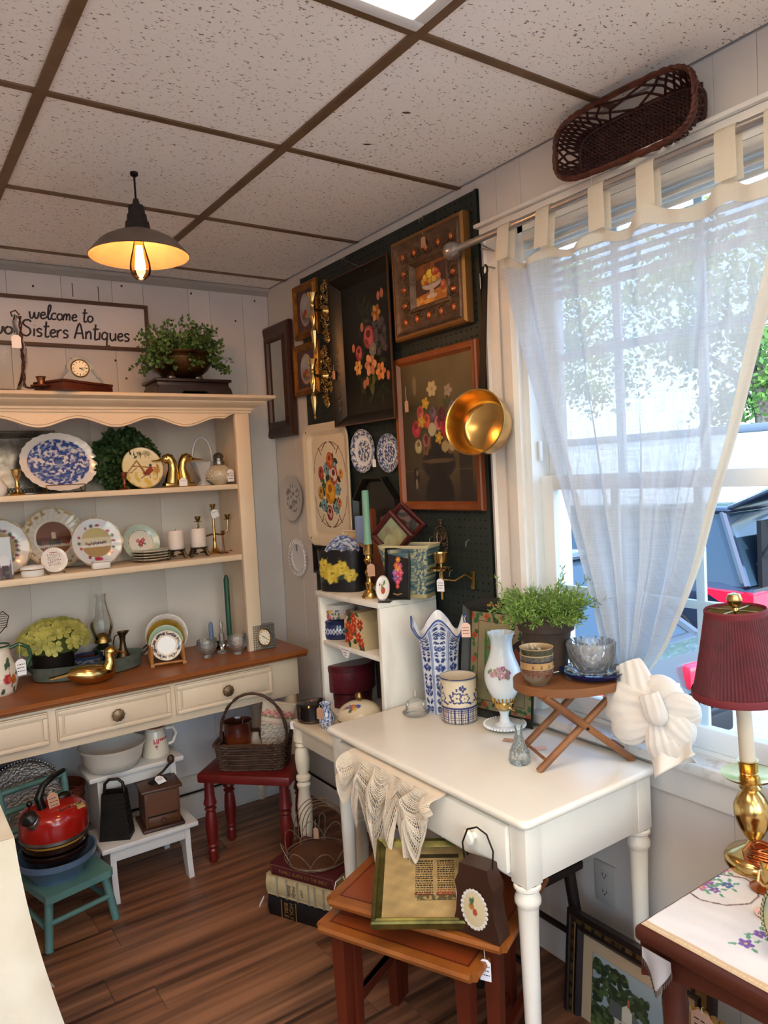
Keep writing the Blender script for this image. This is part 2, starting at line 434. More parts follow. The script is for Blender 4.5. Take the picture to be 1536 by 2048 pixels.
def ceiling():
 c = struct(MB().box(XL - .1,.15,YF - .1,.15,H + .05,H + .2).build('ceiling',mat('plenum','#55504a',.9),None,0))
 tile = mat('acoustic_tile','#d6cfc6',.9)
 N = tile.node_tree.nodes; L = tile.node_tree.links; b = N['Principled BSDF']
 tc = N.new('ShaderNodeTexCoord'); geo = N.new('ShaderNodeNewGeometry')
 n1 = N.new('ShaderNodeTexNoise'); n1.inputs['Scale'].default_value = 120; n1.inputs['Detail'].default_value = 2.5; n1.inputs['Roughness'].default_value = .6
 mp = N.new('ShaderNodeMapping'); mp.inputs['Scale'].default_value = (.8,1.25,1); L.new(geo.outputs['Position'],mp.inputs['Vector']); L.new(mp.outputs['Vector'],n1.inputs['Vector'])
 r = N.new('ShaderNodeValToRGB'); r.color_ramp.elements[0].position = .325; r.color_ramp.elements[0].color = hx('#857a70') + (1,)
 r.color_ramp.elements[1].position = .375; r.color_ramp.elements[1].color = hx('#faf5ee') + (1,)
 L.new(n1.outputs['Fac'],r.inputs['Fac']); L.new(r.outputs['Color'],b.inputs['Base Color'])
 bp = N.new('ShaderNodeBump'); bp.inputs['Strength'].default_value = .5; bp.inputs['Distance'].default_value = .003
 L.new(r.outputs['Color'],bp.inputs['Height']); L.new(bp.outputs['Normal'],b.inputs['Normal'])
 xs = [0,-.627] + [-.627 - .61 * k for k in range(1,6)]
 ys = [0,-.192] + [-.192 - .6 * k for k in range(1,10)]
 bar = mat('bronze_tee','#7d6248',.45,.25,col2='#6a5039',scale=10)
 for x in xs[1:]:
  MB().box(x - .013,x + .013,YF,0,H - .003,H + .02).build('main_bar',bar,c,0)
 for y in ys[1:]:
  for a,b_ in zip(xs,xs[1:]):
   if b_ < XL: continue
   MB().box(b_ + .013,a - (.013 if a < 0 else 0),y - .010,y + .010,H - .002,H + .02).build('cross_bar',bar,c,0)
 cache = {}
 lights = [(2,5),(4,5),(2,8),(4,8)]  # first panel is visible, the other three are added to light the room
 lit = set()
 for i,j in lights: lit |= {(i,j),(i,j + 1)}
 for i in range(1,len(xs)):
  for j in range(1,len(ys)):
   if (i,j) in lit: continue
   x1,x0,y1,y0 = xs[i - 1],max(xs[i],XL),ys[j - 1],max(ys[j],YF)
   if x1 <= XL or y1 <= YF: continue
   key = (round(x1 - x0,3),round(y1 - y0,3))
   if key not in cache:
    cache[key] = MB().box(.004,key[0] - .004,.004,key[1] - .004,.003,.018,.002).build('ceiling_tile',tile,c,0); o = cache[key]
   else: o = cache[key].copy(); COL.objects.link(o)
   o.location = (x0,y0,H)
 for px,py in [(813,228),(734,291)]:
  p = at(px,py,z=H); k = MB().ball((0,0,0),(.012,.005,.001),8,4).build('tile_stain',mat('tile_stain','#4a3f36',.9),c); k.location = (p.x,p.y,H + .003); k.rotation_euler = (0,0,-.4)
 diff = mat('lit_diffuser','#fff3d6',.6,emit='#ffeed8',estr=TROFFER)
 names = ['glowing fluorescent ceiling panel set into the tile grid above the desk','unseen ceiling light panel added over the left part of the room','unseen ceiling light panel added behind the viewpoint on the window side','unseen ceiling light panel added behind the viewpoint on the far side']
 for k,(i,j) in enumerate(lights):
  x1,x0,y1,y0 = xs[i - 1] - .016,xs[i] + .016,ys[j - 1] - .016,ys[j + 1] + .016
  t = thing('ceiling_light',names[k],'ceiling light',(x0,y0,H),0,'fluorescent ceiling panels')
  w,d = x1 - x0,y1 - y0; f = MB(); wd = .03
  for a in [(0,w,0,wd),(0,w,d - wd,d),(0,wd,wd,d - wd),(w - wd,w,wd,d - wd)]: f.box(a[0],a[1],a[2],a[3],-.010,.02,.003)
  f.build('frame',mat('white_steel','#e6e6e4',.35),t)
  MB().box(wd,w - wd,wd,d - wd,.002,.008).build('diffuser',diff,t,0)
  n = 34; g = MB()   # prismatic lens: small pyramids
  if k == 0:
   for a in range(n):
    for b2 in range(2 * n):
     cx,cy,s_ = wd + (w - 2 * wd) * (a + .5) / n,wd + (d - 2 * wd) * (b2 + .5) / (2 * n),(w - 2 * wd) / n * .36
     g.add([(cx - s_,cy - s_,.002),(cx + s_,cy - s_,.002),(cx + s_,cy + s_,.002),(cx - s_,cy + s_,.002),(cx,cy,-.002)],[(0,1,4),(1,2,4),(2,3,4),(3,0,4)])
   o = g.build('lens_prisms',mat('lens_acrylic','#efd9a8',.4,emit='#ffeccc',estr=TROFFER * .72),t,0); o['kind'] = 'stuff'
ceiling()

def window():
 y0,y1 = WY0,WY1
 # casing boards with a stepped profile
 prof = [(0,0),(-.016,0),(-.02,.008),(-.014,.016),(-.014,.06),(-.02,.066),(-.026,.085),(-.03,.12),(-.022,.135),(0,.135)]
 t = MB(); t.prism([(p[0],y0 + .135 - p[1]) for p in prof],WZ0 - .02,WZ1 + .03,'z'); struct(t.build('trim_3',TRIMW,None,30))
 t = MB(); t.prism([(p[0],y1 - .135 + p[1]) for p in prof],WZ0 - .02,WZ1 + .03,'z'); struct(t.build('trim_4',TRIMW,None,30))
 struct(MB().box(-.03,.008,y1 - .14,y0 + .135,WZ1,WZ1 + .03,.005).box(-.042,.008,y1 - .15,y0 + .145,WZ1 + .03,WZ1 + .042,.003).build('trim_5',TRIMW,None,30))
 # stool and apron
 st = MB().box(-.045,.05,y1 - .1,y0 + .12,WZ0 - .02,WZ0 + .008,.005)
 struct(st.build('trim_6',mat('worn_sill_paint','#ddd8d2',.45,col2='#b9b2a8',scale=30,contrast=(.55,.75)),None,30))
 struct(MB().box(-.018,.008,y1 - .06,y0 + .08,WZ0 - .1,WZ0 - .02,.004).build('trim_7',TRIMW,None,30))
 w = struct(MB().box(.0,.16,y0 - .02,y0 + .005,WZ0,WZ1).box(.0,.16,y1 - .005,y1 + .02,WZ0,WZ1).box(.0,.16,y1,y0,WZ1 - .02,WZ1).box(.03,.18,y1,y0,WZ0 - .02,WZ0 + .018).build('window_1',mat('vinyl_white','#e4e6e6',.35),None,0))
 V = MATS['vinyl_white']; pane = thinglass('window_pane','#f4fbff',.06,0)
 ya,yb = y0 - .02,y1 + .02
 def sash(x,z0,z1,fr,nm):
  s = MB().box(x,x + .03,ya - fr,ya,z0,z1,.003).box(x,x + .03,yb,yb + fr,z0,z1,.003)
  s.box(x,x + .03,yb + fr,ya - fr,z0,z0 + (.055 if 'lower' in nm else .04),.003).box(x,x + .03,yb + fr,ya - fr,z1 - .042,z1,.003)
  s = s.build(nm,V,w)
  MB().box(x + .014,x + .017,yb + fr,ya - fr,z0 + .04,z1 - .04).build('pane',pane,s,0)
  for yy in (-1.905,-2.155,-2.405):
   MB().box(x + .022,x + .034,yy - .012,yy + .012,z0 + .04,z1 - .04,.002).build('muntin',V,s)
  zz = (z0 + z1) / 2 + .01
  MB().box(x + .021,x + .035,yb + fr,ya - fr,zz - .011,zz + .011,.002).build('muntin',V,s)
  return s
 sash(.035,WZ0 + .018,1.455,.045,'lower_sash'); sash(.072,1.415,WZ1 - .02,.045,'upper_sash')
 MB().box(.028,.036,-2.22,-2.16,1.43,1.45,.003).box(.02,.03,-2.2,-2.18,1.436,1.462,.003).build('sash_lock',V,w)
 MB().box(.024,.036,-1.672,-1.664,1.5,1.56,.002).build('tilt_latch',V,w)
 # white slatted blind pulled up under the window head
 b = thing('window_blind','raised white slatted blind at the head of the window behind the curtain tabs','blind',(.0,0,WZ1 - .022))
 bm_ = mat('blind_slat','#dcdcd8',.5,col2='#cfcfca',scale=20)
 MB().box(-.004,.03,yb,ya,-.028,0,.003).build('head_rail',bm_,b)
 for k in range(6):
  z = -.045 - .026 * k
  o = MB().box(-.018,.018,yb + .004,ya - .004,-.0015,.0015).build('slat',bm_,b,0); o.location = (.014,0,z); o.rotation_euler = (0,R(-38),0)
 MB().box(-.004,.03,yb + .004,ya - .004,-.215,-.2,.003).build('bottom_rail',bm_,b)
window()

# ------------------------------------------------------------------ curtain rod and tab-top sheer curtain
def curtain():
 X = -.085; zr = 2.163
 rod = thing('curtain_rod','grey metal curtain rod with a ball end above the window','curtain rod',(X,-1.5,zr))
 gm = mat('brushed_nickel','#aaa6a4',.3,.8)
 MB().tube([(0,-.0,0),(0,-1.45,0)],.0105,12).build('pole',gm,rod)
 fin = MB().lathe([(0,0),(.008,.0),(.011,.008),(.0115,.03),(.016,.036),(.024,.05),(.028,.064),(.0265,.08),(.02,.088),(0,.09)],20); fin.move(rx=-90); fin.move(y=-.01)
 fin.build('ball_end',gm,rod)
 for yy in (-.075,-1.35):
  MB().tube([(X + .17 - .085,yy,-.03),(.05,yy,-.03),(.012,yy,-.02),(.0,yy,-.012)],.0035,6).box(.076,.083,yy - .012,yy + .012,-.06,.01).build('bracket',gm,rod)
 DX = .06
 def P(i,px,py): p = at(px,py,x=X + DX * i / 8); return (p.y,p.z)
 Lp = [P(i,*q) for i,q in enumerate([(993,520),(1012,600),(1050,745),(1090,880),(1125,990),(1160,1100),(1190,1200),(1213,1290),(1232,1350)])]
 Rp = [P(i,*q) for i,q in enumerate([(1620,330),(1570,500),(1520,690),(1478,860),(1432,1010),(1395,1135),(1352,1240),(1318,1310),(1282,1360)])]
 def cat(pts,t):
  n = len(pts) - 1; i = min(int(t * n),n - 1); f = t * n - i
  p = [pts[max(i - 1,0)],pts[i],pts[i + 1],pts[min(i + 2,n)]]
  return tuple(.5 * (2 * p[1][k] + (p[2][k] - p[0][k]) * f + (2 * p[0][k] - 5 * p[1][k] + 4 * p[2][k] - p[3][k]) * f * f + (3 * p[1][k] - p[0][k] - 3 * p[2][k] + p[3][k]) * f ** 3) for k in (0,1))
 tabs_px = [1010,1088,1200,1298,1458,1560]
 hem_py = {1010: 512,1088: 487,1200: 452,1298: 408,1458: 352,1560: 322}
 tabs = []
 for px in tabs_px:
  p = at(px,hem_py[px],x=X); tabs.append((p.y,p.z))
 ytop0,ytop1 = tabs[0][0] + .025,tabs[-1][0] - .03
 def hemz(y):
  ys = [t[0] for t in tabs]; zs = [t[1] for t in tabs]
  if y > ys[0]: return zs[0]
  for (a,za),(b,zb) in zip(tabs,tabs[1:]):
   if b <= y <= a:
    f = (a - y) / (a - b); return za + (zb - za) * f - .035 * math.sin(PI * f) ** 1.0 * min(1,(a - b) / .12)
  return zs[-1]
 folds = [(.02,.6,.0),(.6,5.0,.6),(.4,8.0,2.0)]
 def fold(u,v):
  a = .018 + .032 * v
  w = math.sin(2 * PI * (4.2 * u + .25 * math.sin(3 * u) - .1 * v)) * .62 + .38 * math.sin(2 * PI * (9.3 * u + .3) + 1.5 * v) * (1 - .3 * v)
  return a * w * (1 - .35 * v * v) + .008 * math.sin(6 * v + 9 * u)
 def S(u,v):
  # v 0 top hem edge .. 1 knot
  l,r = cat(Lp,v),cat(Rp,v)
  yy = l[0] + (r[0] - l[0]) * u; zz = l[1] + (r[1] - l[1]) * u
  ty = ytop0 + (ytop1 - ytop0) * u; tz = hemz(ty)
  k = max(0,1 - v / .16) ** 1.5
  yy = yy * (1 - k) + ty * k; zz = zz * (1 - k) + tz * k
  zz -= .03 * math.sin(PI * u) * v * (1 - v)
  return (X + fold(u,v) + DX * v,yy,zz)
 sh = bpy.data.materials.new('sheer_cotton'); sh.use_nodes = True; N = sh.node_tree.nodes; L = sh.node_tree.links; N.remove(N['Principled BSDF'])
 tr = N.new('ShaderNodeBsdfTransparent'); df = N.new('ShaderNodeBsdfDiffuse'); tl = N.new('ShaderNodeBsdfTranslucent')
 df.inputs['Color'].default_value = hx('#cfcfcf') + (1,); tl.inputs['Color'].default_value = hx('#c2c6ca') + (1,)
 m1 = N.new('ShaderNodeMixShader'); m1.inputs['Fac'].default_value = .5; L.new(df.outputs[0],m1.inputs[1]); L.new(tl.outputs[0],m1.inputs[2])
 tc = N.new('ShaderNodeTexCoord')
 def weave(sc):
  mp = N.new('ShaderNodeMapping'); mp.inputs['Scale'].default_value = sc; L.new(tc.outputs['Object'],mp.inputs['Vector'])
  n = N.new('ShaderNodeTexNoise'); n.inputs['Scale'].default_value = 1; n.inputs['Detail'].default_value = 2; L.new(mp.outputs['Vector'],n.inputs['Vector']); return n
 a,b = weave((20,12,420)),weave((20,420,12))
 mx = N.new('ShaderNodeMath'); mx.operation = 'ADD'; L.new(a.outputs['Fac'],mx.inputs[0]); L.new(b.outputs['Fac'],mx.inputs[1])
 mr = N.new('ShaderNodeMapRange'); mr.inputs['From Min'].default_value = .75; mr.inputs['From Max'].default_value = 1.3; mr.inputs['To Min'].default_value = .8; mr.inputs['To Max'].default_value = .95
 L.new(mx.outputs[0],mr.inputs['Value'])
 m2 = N.new('ShaderNodeMixShader'); L.new(mr.outputs[0],m2.inputs['Fac']); L.new(tr.outputs[0],m2.inputs[1]); L.new(m1.outputs[0],m2.inputs[2])
 L.new(m2.outputs[0],N['Material Output'].inputs['Surface']); MATS['sheer_cotton'] = sh
 hm = sh.copy(); hm.name = 'doubled_cotton'
 for n in hm.node_tree.nodes:
  if n.type == 'MAP_RANGE': n.inputs['To Min'].default_value = .93; n.inputs['To Max'].default_value = 1.0
  if n.type == 'BSDF_DIFFUSE': n.inputs['Color'].default_value = hx('#efe6d6') + (1,)
  if n.type == 'BSDF_TRANSLUCENT': n.inputs['Color'].default_value = hx('#e8dcc6') + (1,)
 c = thing('tab_top_curtain','sheer white tab-top curtain swept into a knot over the window sill','curtain',(X,-1.9,.9))
 adopt(MB().grid(S,200,120).build('sheer_panel',sh),c)
 def hem(u,v):
  p = S(u,0); q = S(u,.065); f = v
  return (p[0] * (1 - f) + q[0] * f - .0025,p[1] * (1 - f) + q[1] * f,p[2] * (1 - f) + q[2] * f)
 adopt(MB().grid(hem,200,8).build('hem',hm),c)
 def sidehem(u,v):
  p = S(1 - .05 * u,.02 + .96 * v); return (p[0] - .003,p[1],p[2])
 adopt(MB().grid(sidehem,6,90).build('side_hem',hm),c)
 for i,(ty,tz) in enumerate(tabs):
  w = .024; lean = .012 if i < 2 else .0
  def tab(u,v,ty=ty,tz=tz):
   # over the rod: back side up, round, front side down
   if v < .4: z = tz - .01 + (zr - tz + .01) * v / .4; x = X + .0125
   elif v < .6: a = PI * (v - .4) / .2; z = zr + .0125 * math.sin(a); x = X + .0125 * math.cos(a)
   else: z = zr - (zr - tz + .01) * (v - .6) / .4; x = X - .0125 - .002 * u
   wv = w * (1 + .1 * abs(v - .5))
   return (x,ty + (.5 - u) * 2 * wv + lean * (zr - z) / .1 * 1.0 - lean * .8,z)
  adopt(MB().grid(tab,6,26).build('tab',hm),c)
 # the knot: wraps and puffs of the same cloth
 knotm = mat('gathered_cotton','#ece7e0',.85,col2='#e2ddd6',scale=12,sheen=.2,bump=.2,bscale=300)
 kx = X + .012
 def lobe(nm,px0,py0,px1,py1,wpx,dx0,dx1,ph,pleat=.055,npl=13,flat=.5,pinch=.22):
  a = at(px0,py0,x=kx - dx0); b = at(px1,py1,x=kx - dx1); ax = b - a; L_ = ax.length; ax.normalize(); nx = Vector((1,0,0)); nx = (nx - ax * nx.dot(ax)).normalized(); sd = ax.cross(nx); wd = wpx * mpp(a)
  def f(u,v):
   t = v; e = math.sqrt(max(0.0,1 - max(0,(t - .6) / .4) ** 2)); r = wd * (pinch + (1 - pinch) * min(1,t / .55) ** .75) * (e * .97 + .03)
   th = 2 * PI * u; r *= 1 + pleat * (1 - .55 * t) * math.sin(npl * th + ph) + .03 * math.sin(3 * th + 2 * ph + 3 * t); tw = .5 * (1 - t)
   return tuple(a + ax * (L_ * t) + sd * (r * math.cos(th + tw)) + nx * (flat * r * math.sin(th + tw)))
  adopt(MB().grid(f,120,50,cu=True).build(nm,knotm,None,180),c)
 lobe('knot_wrap',1256,1325,1296,1446,44,-.005,.02,.3,.07,10,.5,.65)     # gathered neck
 lobe('knot_wrap',1326,1412,1212,1410,56,.025,.0,1.1,.05,11,.55,.3)      # big left roll
 lobe('knot_wrap',1318,1440,1228,1462,38,.045,.02,2.0,.06,11,.5,.3)      # lower left roll
 lobe('knot_loop',1300,1428,1352,1366,46,.01,-.01,.7)                        # upper right loop
 lobe('knot_loop',1304,1426,1402,1420,36,.03,.01,1.7)                        # right loop
 lobe('knot_loop',1304,1428,1388,1486,44,.035,.02,2.6)                       # lower right loop
 lobe('knot_loop',1304,1428,1346,1530,42,.045,.03,.2)                        # lower puff
 lobe('knot_band',1296,1388,1322,1452,26,.062,.06,1.4,.05,9,.45,.9)      # band crossing the knot
 def tail(u,v):
  a = at(1280 + 100 * u,1470 + 10 * u,x=X - .02); b = at(1318 + 86 * u,1552 - 50 * u,x=X - .03)
  p = a.lerp(b,v); p.x += .012 * math.sin(9 * u + 3 * v) - .02 * v
  return tuple(p)
 adopt(solid(MB().grid(tail,24,14).build('tail',knotm),.002),c)
 def tail2(u,v):
  a = at(1268 + 70 * u,1430 + 30 * u,x=X - .01); b = at(1318 + 75 * u,1532 - 5 * u,x=X - .015)
  p = a.lerp(b,v); p.x += .01 * math.sin(7 * u + 2); return tuple(p)
 adopt(solid(MB().grid(tail2,20,12).build('tail',knotm),.002),c)
curtain()
# ================================================================== outside the window
GZ = -.6
def outside():
 struct(MB().box(-40,60,-40,45,GZ - .2,GZ).build('street',mat('asphalt','#96989a',.9,col2='#828588',scale=20,bump=.3,bscale=200),None,0))
 struct(MB().box(.16,1.2,-12,12,GZ - .1,GZ + .02).build('pavement',mat('pale_concrete','#c9c4ba',.9,col2='#aaa59b',scale=60,contrast=(.45,.6)),None,0))
 struct(MB().box(1.2,1.36,-12,12,GZ - .1,GZ + .1,.02).build('kerb',mat('kerb_stone','#b2aca2',.9,col2='#958f86',scale=30),None,0))
 struct(MB().box(-16,.16,-14,8,GZ - .1,GZ + .03).build('bounce_forecourt',MATS['pale_concrete'],None,0))  # unseen pale ground added to bounce daylight in through the added windows
 # long white trailer across the lot
 t = thing('box_trailer','long white box trailer parked across the lot outside','trailer',(11,7,GZ))
 wh = mat('trailer_white','#e9eef0',.45)
 MB().box(0,2.4,-9,7,.5,2.5,.03).build('body',wh,t)
 MB().box(-.04,2.44,-9.05,7.05,2.5,2.64,.03).build('roof_edge',mat('trailer_edge','#6b7684',.5),t)
 for y in (-6.5,-5.3,4.5,5.6):
  w = MB().lathe([(0,-.12),(.3,-.12),(.42,-.1),(.42,.1),(.3,.12),(0,.12)],24).move(ry=90).build('wheel',mat('tyre','#15161a',.8),t); w.location = (.25,y,.42)
 p = at(1105,985,x=10.98); s = MB().box(p.x - .03,p.x,p.y - .35,p.y + .45,p.z - .12,p.z + .3,.005).build('sign',mat('sign_navy','#26365c',.5)); adopt(s,t)
 q = MB().tube([(p.x - .035,p.y - .02,p.z + .2),(p.x - .035,p.y - .1,p.z + .06),(p.x - .035,p.y - .2,p.z + .2)],.022,6).build('emblem',mat('sign_orange','#e39a63',.5)); adopt(q,s)
 # trees
 lm = [mat('leaf_a','#6f9a3e',.6,col2='#4e7d30',scale=2),mat('leaf_b','#4d7a3c',.6,col2='#7ea54a',scale=2)]
 bark = mat('bark','#8d8577',.9,col2='#5f574c',scale=14,contrast=(.4,.6),bump=.6,bscale=14)
 def tree(x,y,h,cr,seed,label,n=5200):
  g = np.random.default_rng(seed); t = thing('tree',label,'tree',(x,y,GZ),0,'trees behind the trailer')
  k = MB().tube([(0,0,0),(.1,.05,h * .3),(.0,.25,h * .55),(.15,.3,h * .8)],[.3,.22,.16,.06],10)
  for a in range(6):
   an = a * 1.05 + seed; z = h * (.35 + .07 * a); k.tube([(.05,.1,z),(math.cos(an) * cr * .4,math.sin(an) * cr * .4,z + h * .12),(math.cos(an) * cr * .75,math.sin(an) * cr * .75,z + h * .2)],[.1,.06,.02],7)
  k.build('trunk',bark,t)
  # leaves gathered in clumps
  cl = g.normal(0,1,(46,3)); cl /= np.linalg.norm(cl,axis=1)[:,None]; cl *= g.uniform(.35,1,(46,1)) ** .6 * np.array([cr,cr,h * .33]); cl[:,2] += h * .68
  c = cl[g.integers(0,46,n)] + g.normal(0,.34,(n,3)); s = g.uniform(.06,.13,n)
  d = g.normal(0,1,(n,3)); d /= np.linalg.norm(d,axis=1)[:,None]; e = np.cross(d,g.normal(0,1,(n,3))); e /= np.linalg.norm(e,axis=1)[:,None]
  v = np.concatenate([c - d * s[:,None],c + e * s[:,None] * .55,c + d * s[:,None],c - e * s[:,None] * .55],1).reshape(-1,3)
  o = MB(); o.v = [tuple(p) for p in v]; o.f = [(4 * i,4 * i + 1,4 * i + 2,4 * i + 3) for i in range(n)]
  f = o.build('foliage',lm[seed % 2],t,0); f['kind'] = 'stuff'
 tree(16.4,6.3,8.5,3.0,1,'leafy tree with a pale trunk seen right of the curtain',8000)
 tree(17.5,14.0,9.5,3.2,2,'leafy tree standing behind the middle of the sheer curtain',8000)
 tree(17.0,21.5,9.0,3.2,4,'leafy tree behind the left edge of the curtain',6000)
 tree(25.0,4.0,11.0,4.0,5,'far leafy tree at the right edge of the window view')
 # cars
 glass = mat('car_glass','#2b3d4c',.08,.0,coat=.6); tyre = MATS['tyre']; rub = mat('black_trim','#14151a',.5)
 chrome = mat('wheel_alloy','#a8adb5',.3,.8); red = mat('tail_lamp_red','#d81f3c',.15,coat=1.0); wl_ = mat('lamp_clear','#dfe6ea',.15,coat=.5)
 def loft(rings):
  m = MB(); n = len(rings[0]); v = [p for r_ in rings for p in r_]
  f = [(i * n + k,i * n + (k + 1) % n,(i + 1) * n + (k + 1) % n,(i + 1) * n + k) for i in range(len(rings) - 1) for k in range(n)]
  f += [tuple(range(n)),tuple(reversed(range((len(rings) - 1) * n,len(rings) * n)))]
  return m.add(v,f)
 def car(name,label,loc,rz,paint_,suv=False,hatch=False):
  t = thing(name,label,'car',loc,rz); pm = mat(name + '_paint_' + paint_,paint_,.18,.35,coat=.8)
  # local +x is the nose; length 4.5, width 1.8
  hb = .92 if suv else .86
  rings = []
  for x,zt,zb,w in [(-2.25,.62,.42,.72),(-2.2,hb - .02,.3,.82),(-1.9,hb + .02,.26,.88),(-.9,hb + .02,.24,.9),(.9,hb,.24,.9),(1.4,hb - .06,.25,.88),(2.0,hb - .16,.28,.82),(2.2,hb - .3,.34,.7)]:
   rings.append([(x,-w * .94,zb),(x,-w,zb + .18),(x,-w,zt - .16),(x,-w * .93,zt),(x,w * .93,zt),(x,w,zt - .16),(x,w,zb + .18),(x,w * .94,zb)])
  loft(rings).build('body',pm,t,50)
  zr_ = 1.62 if suv else 1.42; xr0,xr1 = (-1.85,.55) if suv else (-1.15,.35); xb0,xb1 = (-2.15,1.25) if suv else (-1.95,1.2)
  def ring(x,z,w,y0=0): return [(x,-w,z),(x,w,z)]
  gv = [(xb0,-.8,hb),(xb1,-.8,hb - .02),(xb1,.8,hb - .02),(xb0,.8,hb),(xr0,-.62,zr_ - .05),(xr1,-.62,zr_ - .05),(xr1,.62,zr_ - .05),(xr0,.62,zr_ - .05)]
  MB().add(gv,[(0,1,5,4),(1,2,6,5),(2,3,7,6),(3,0,4,7),(4,5,6,7),(0,3,2,1)]).build('windows',glass,t,0)
  MB().box(xr0 - .06,xr1 + .06,-.66,.66,zr_ - .06,zr_,.03).build('roof',pm,t)
  for (a,b) in [(0,4),(1,5),(2,6),(3,7)]:
   MB().tube([gv[a],gv[b]],.04,8).build('pillar',pm,t)
  for s_ in (-1,1):
   MB().tube([(-.35,s_ * .82,hb),(-.35,s_ * .64,zr_ - .04)],.03,6).build('pillar',rub,t)
   for x in (-1.4,1.35):
    w = MB().lathe([(0,-.11),(.2,-.11),(.24,-.1),(.33,-.09),(.34,0),(.33,.09),(.2,.1),(0,.1)],28).move(rx=90).build('wheel',tyre,t); w.location = (x,s_ * .82,.34)
    h_ = MB().lathe([(0,.0),(.05,.01),(.2,.0),(.21,-.02)],20).move(rx=90 * s_).build('hub',chrome,w); h_.location = (0,s_ * .112,0)
   MB().box(-2.28,-2.0,s_ * .5 - .2,s_ * .5 + .33 * (1 if s_ > 0 else .6) - .0,hb - .24,hb - .08,.03).build('tail_light',red,t) if not suv else MB().prism([(-2.27,hb - .05),(-1.75,hb - .02),(-1.95,hb - .13),(-2.27,hb - .2)],s_ * .62 - .0,s_ * .905,'y').build('tail_light',red,t)
   MB().box(1.95,2.22,s_ * .6 - .16,s_ * .6 + .16,hb - .32,hb - .22,.03).build('head_light',wl_,t)
  MB().box(-2.3,-2.2,-.7,.7,.3,.44,.02).build('bumper',rub,t)
  pl = MB().box(-2.31,-2.295,-.16,.16,.56,.71,.005).build('number_plate',mat('plate_white','#e8ebee',.4),t)
  MB().box(-2.314,-2.309,-.14,.14,.575,.65).build('plate_band',mat('plate_blue','#3557a8',.4),pl,0)
  text('plate_number','74L',.1,mat('plate_ink','#23335f',.5),pl,(-2.315,0,.65),(90,0,-90))
  MB().box(-2.3,-2.26,-.1,.1,hb - .3,hb - .26,.005).build('reflector',red,t)
  if suv:
   MB().tube([(-1.45 + .1 * math.cos(a * PI / 12),-.905,.74 + .1 * math.sin(a * PI / 12)) for a in range(24)],.004,5,True).build('fuel_door_seam',rub,t)
   MB().box(-2.1,2.0,-.91,-.895,hb - .26,hb - .24,.003).build('side_crease',chrome,t)
  if hatch:
   MB().box(-2.2,-2.16,-.62,.62,.9,1.5).build('hatch_opening',mat('load_bay','#0e0f13',.9),t,0)
   h_ = MB().box(-.95,0,-.62,.62,-.05,.0,.03).build('hatch',pm,t); h_.location = (-1.85,0,1.62); h_.rotation_euler = (0,R(22),0)
   g_ = MB().box(-.5,-.06,-.55,.55,.0,.012,.003).build('hatch_glass',glass,h_)
   for s_ in (-1,1): MB().tube([(-2.15,s_ * .6,1.1),(-2.6,s_ * .6,1.86)],.015,6).build('gas_strut',rub,t)
   k = MB().box(-2.5,-1.95,-.45,.1,.9,1.12,.02).build('packed_bag',mat('bag_white','#dfe9ea',.7),t)
   MB().box(-2.505,-2.4,-.3,-.05,1.0,1.08).build('bag_print',mat('bag_teal','#2aa79b',.6),k,0)
  return t
 q = at(1502,1165,x=4.6)
 car('suv_car','dark blue-black SUV with its rear hatch raised, outside right of the curtain',(5.5,q.y + 2.25,GZ),90,'#2d3648',True,True)
 q = at(1385,1375,z=GZ + .65)
 car('sedan_car','dark grey sedan parked close outside the window, with a blue and white number plate',(q.x - .15,q.y + 2.3,GZ),86,'#56606c')
outside()
# ================================================================== furniture
def W(mb,name,m,par,smooth=38): return adopt(mb.build(name,m,None,smooth),par)
def turned(prof,n=24,c=(0,0,0)): return MB().lathe(prof,n,c)

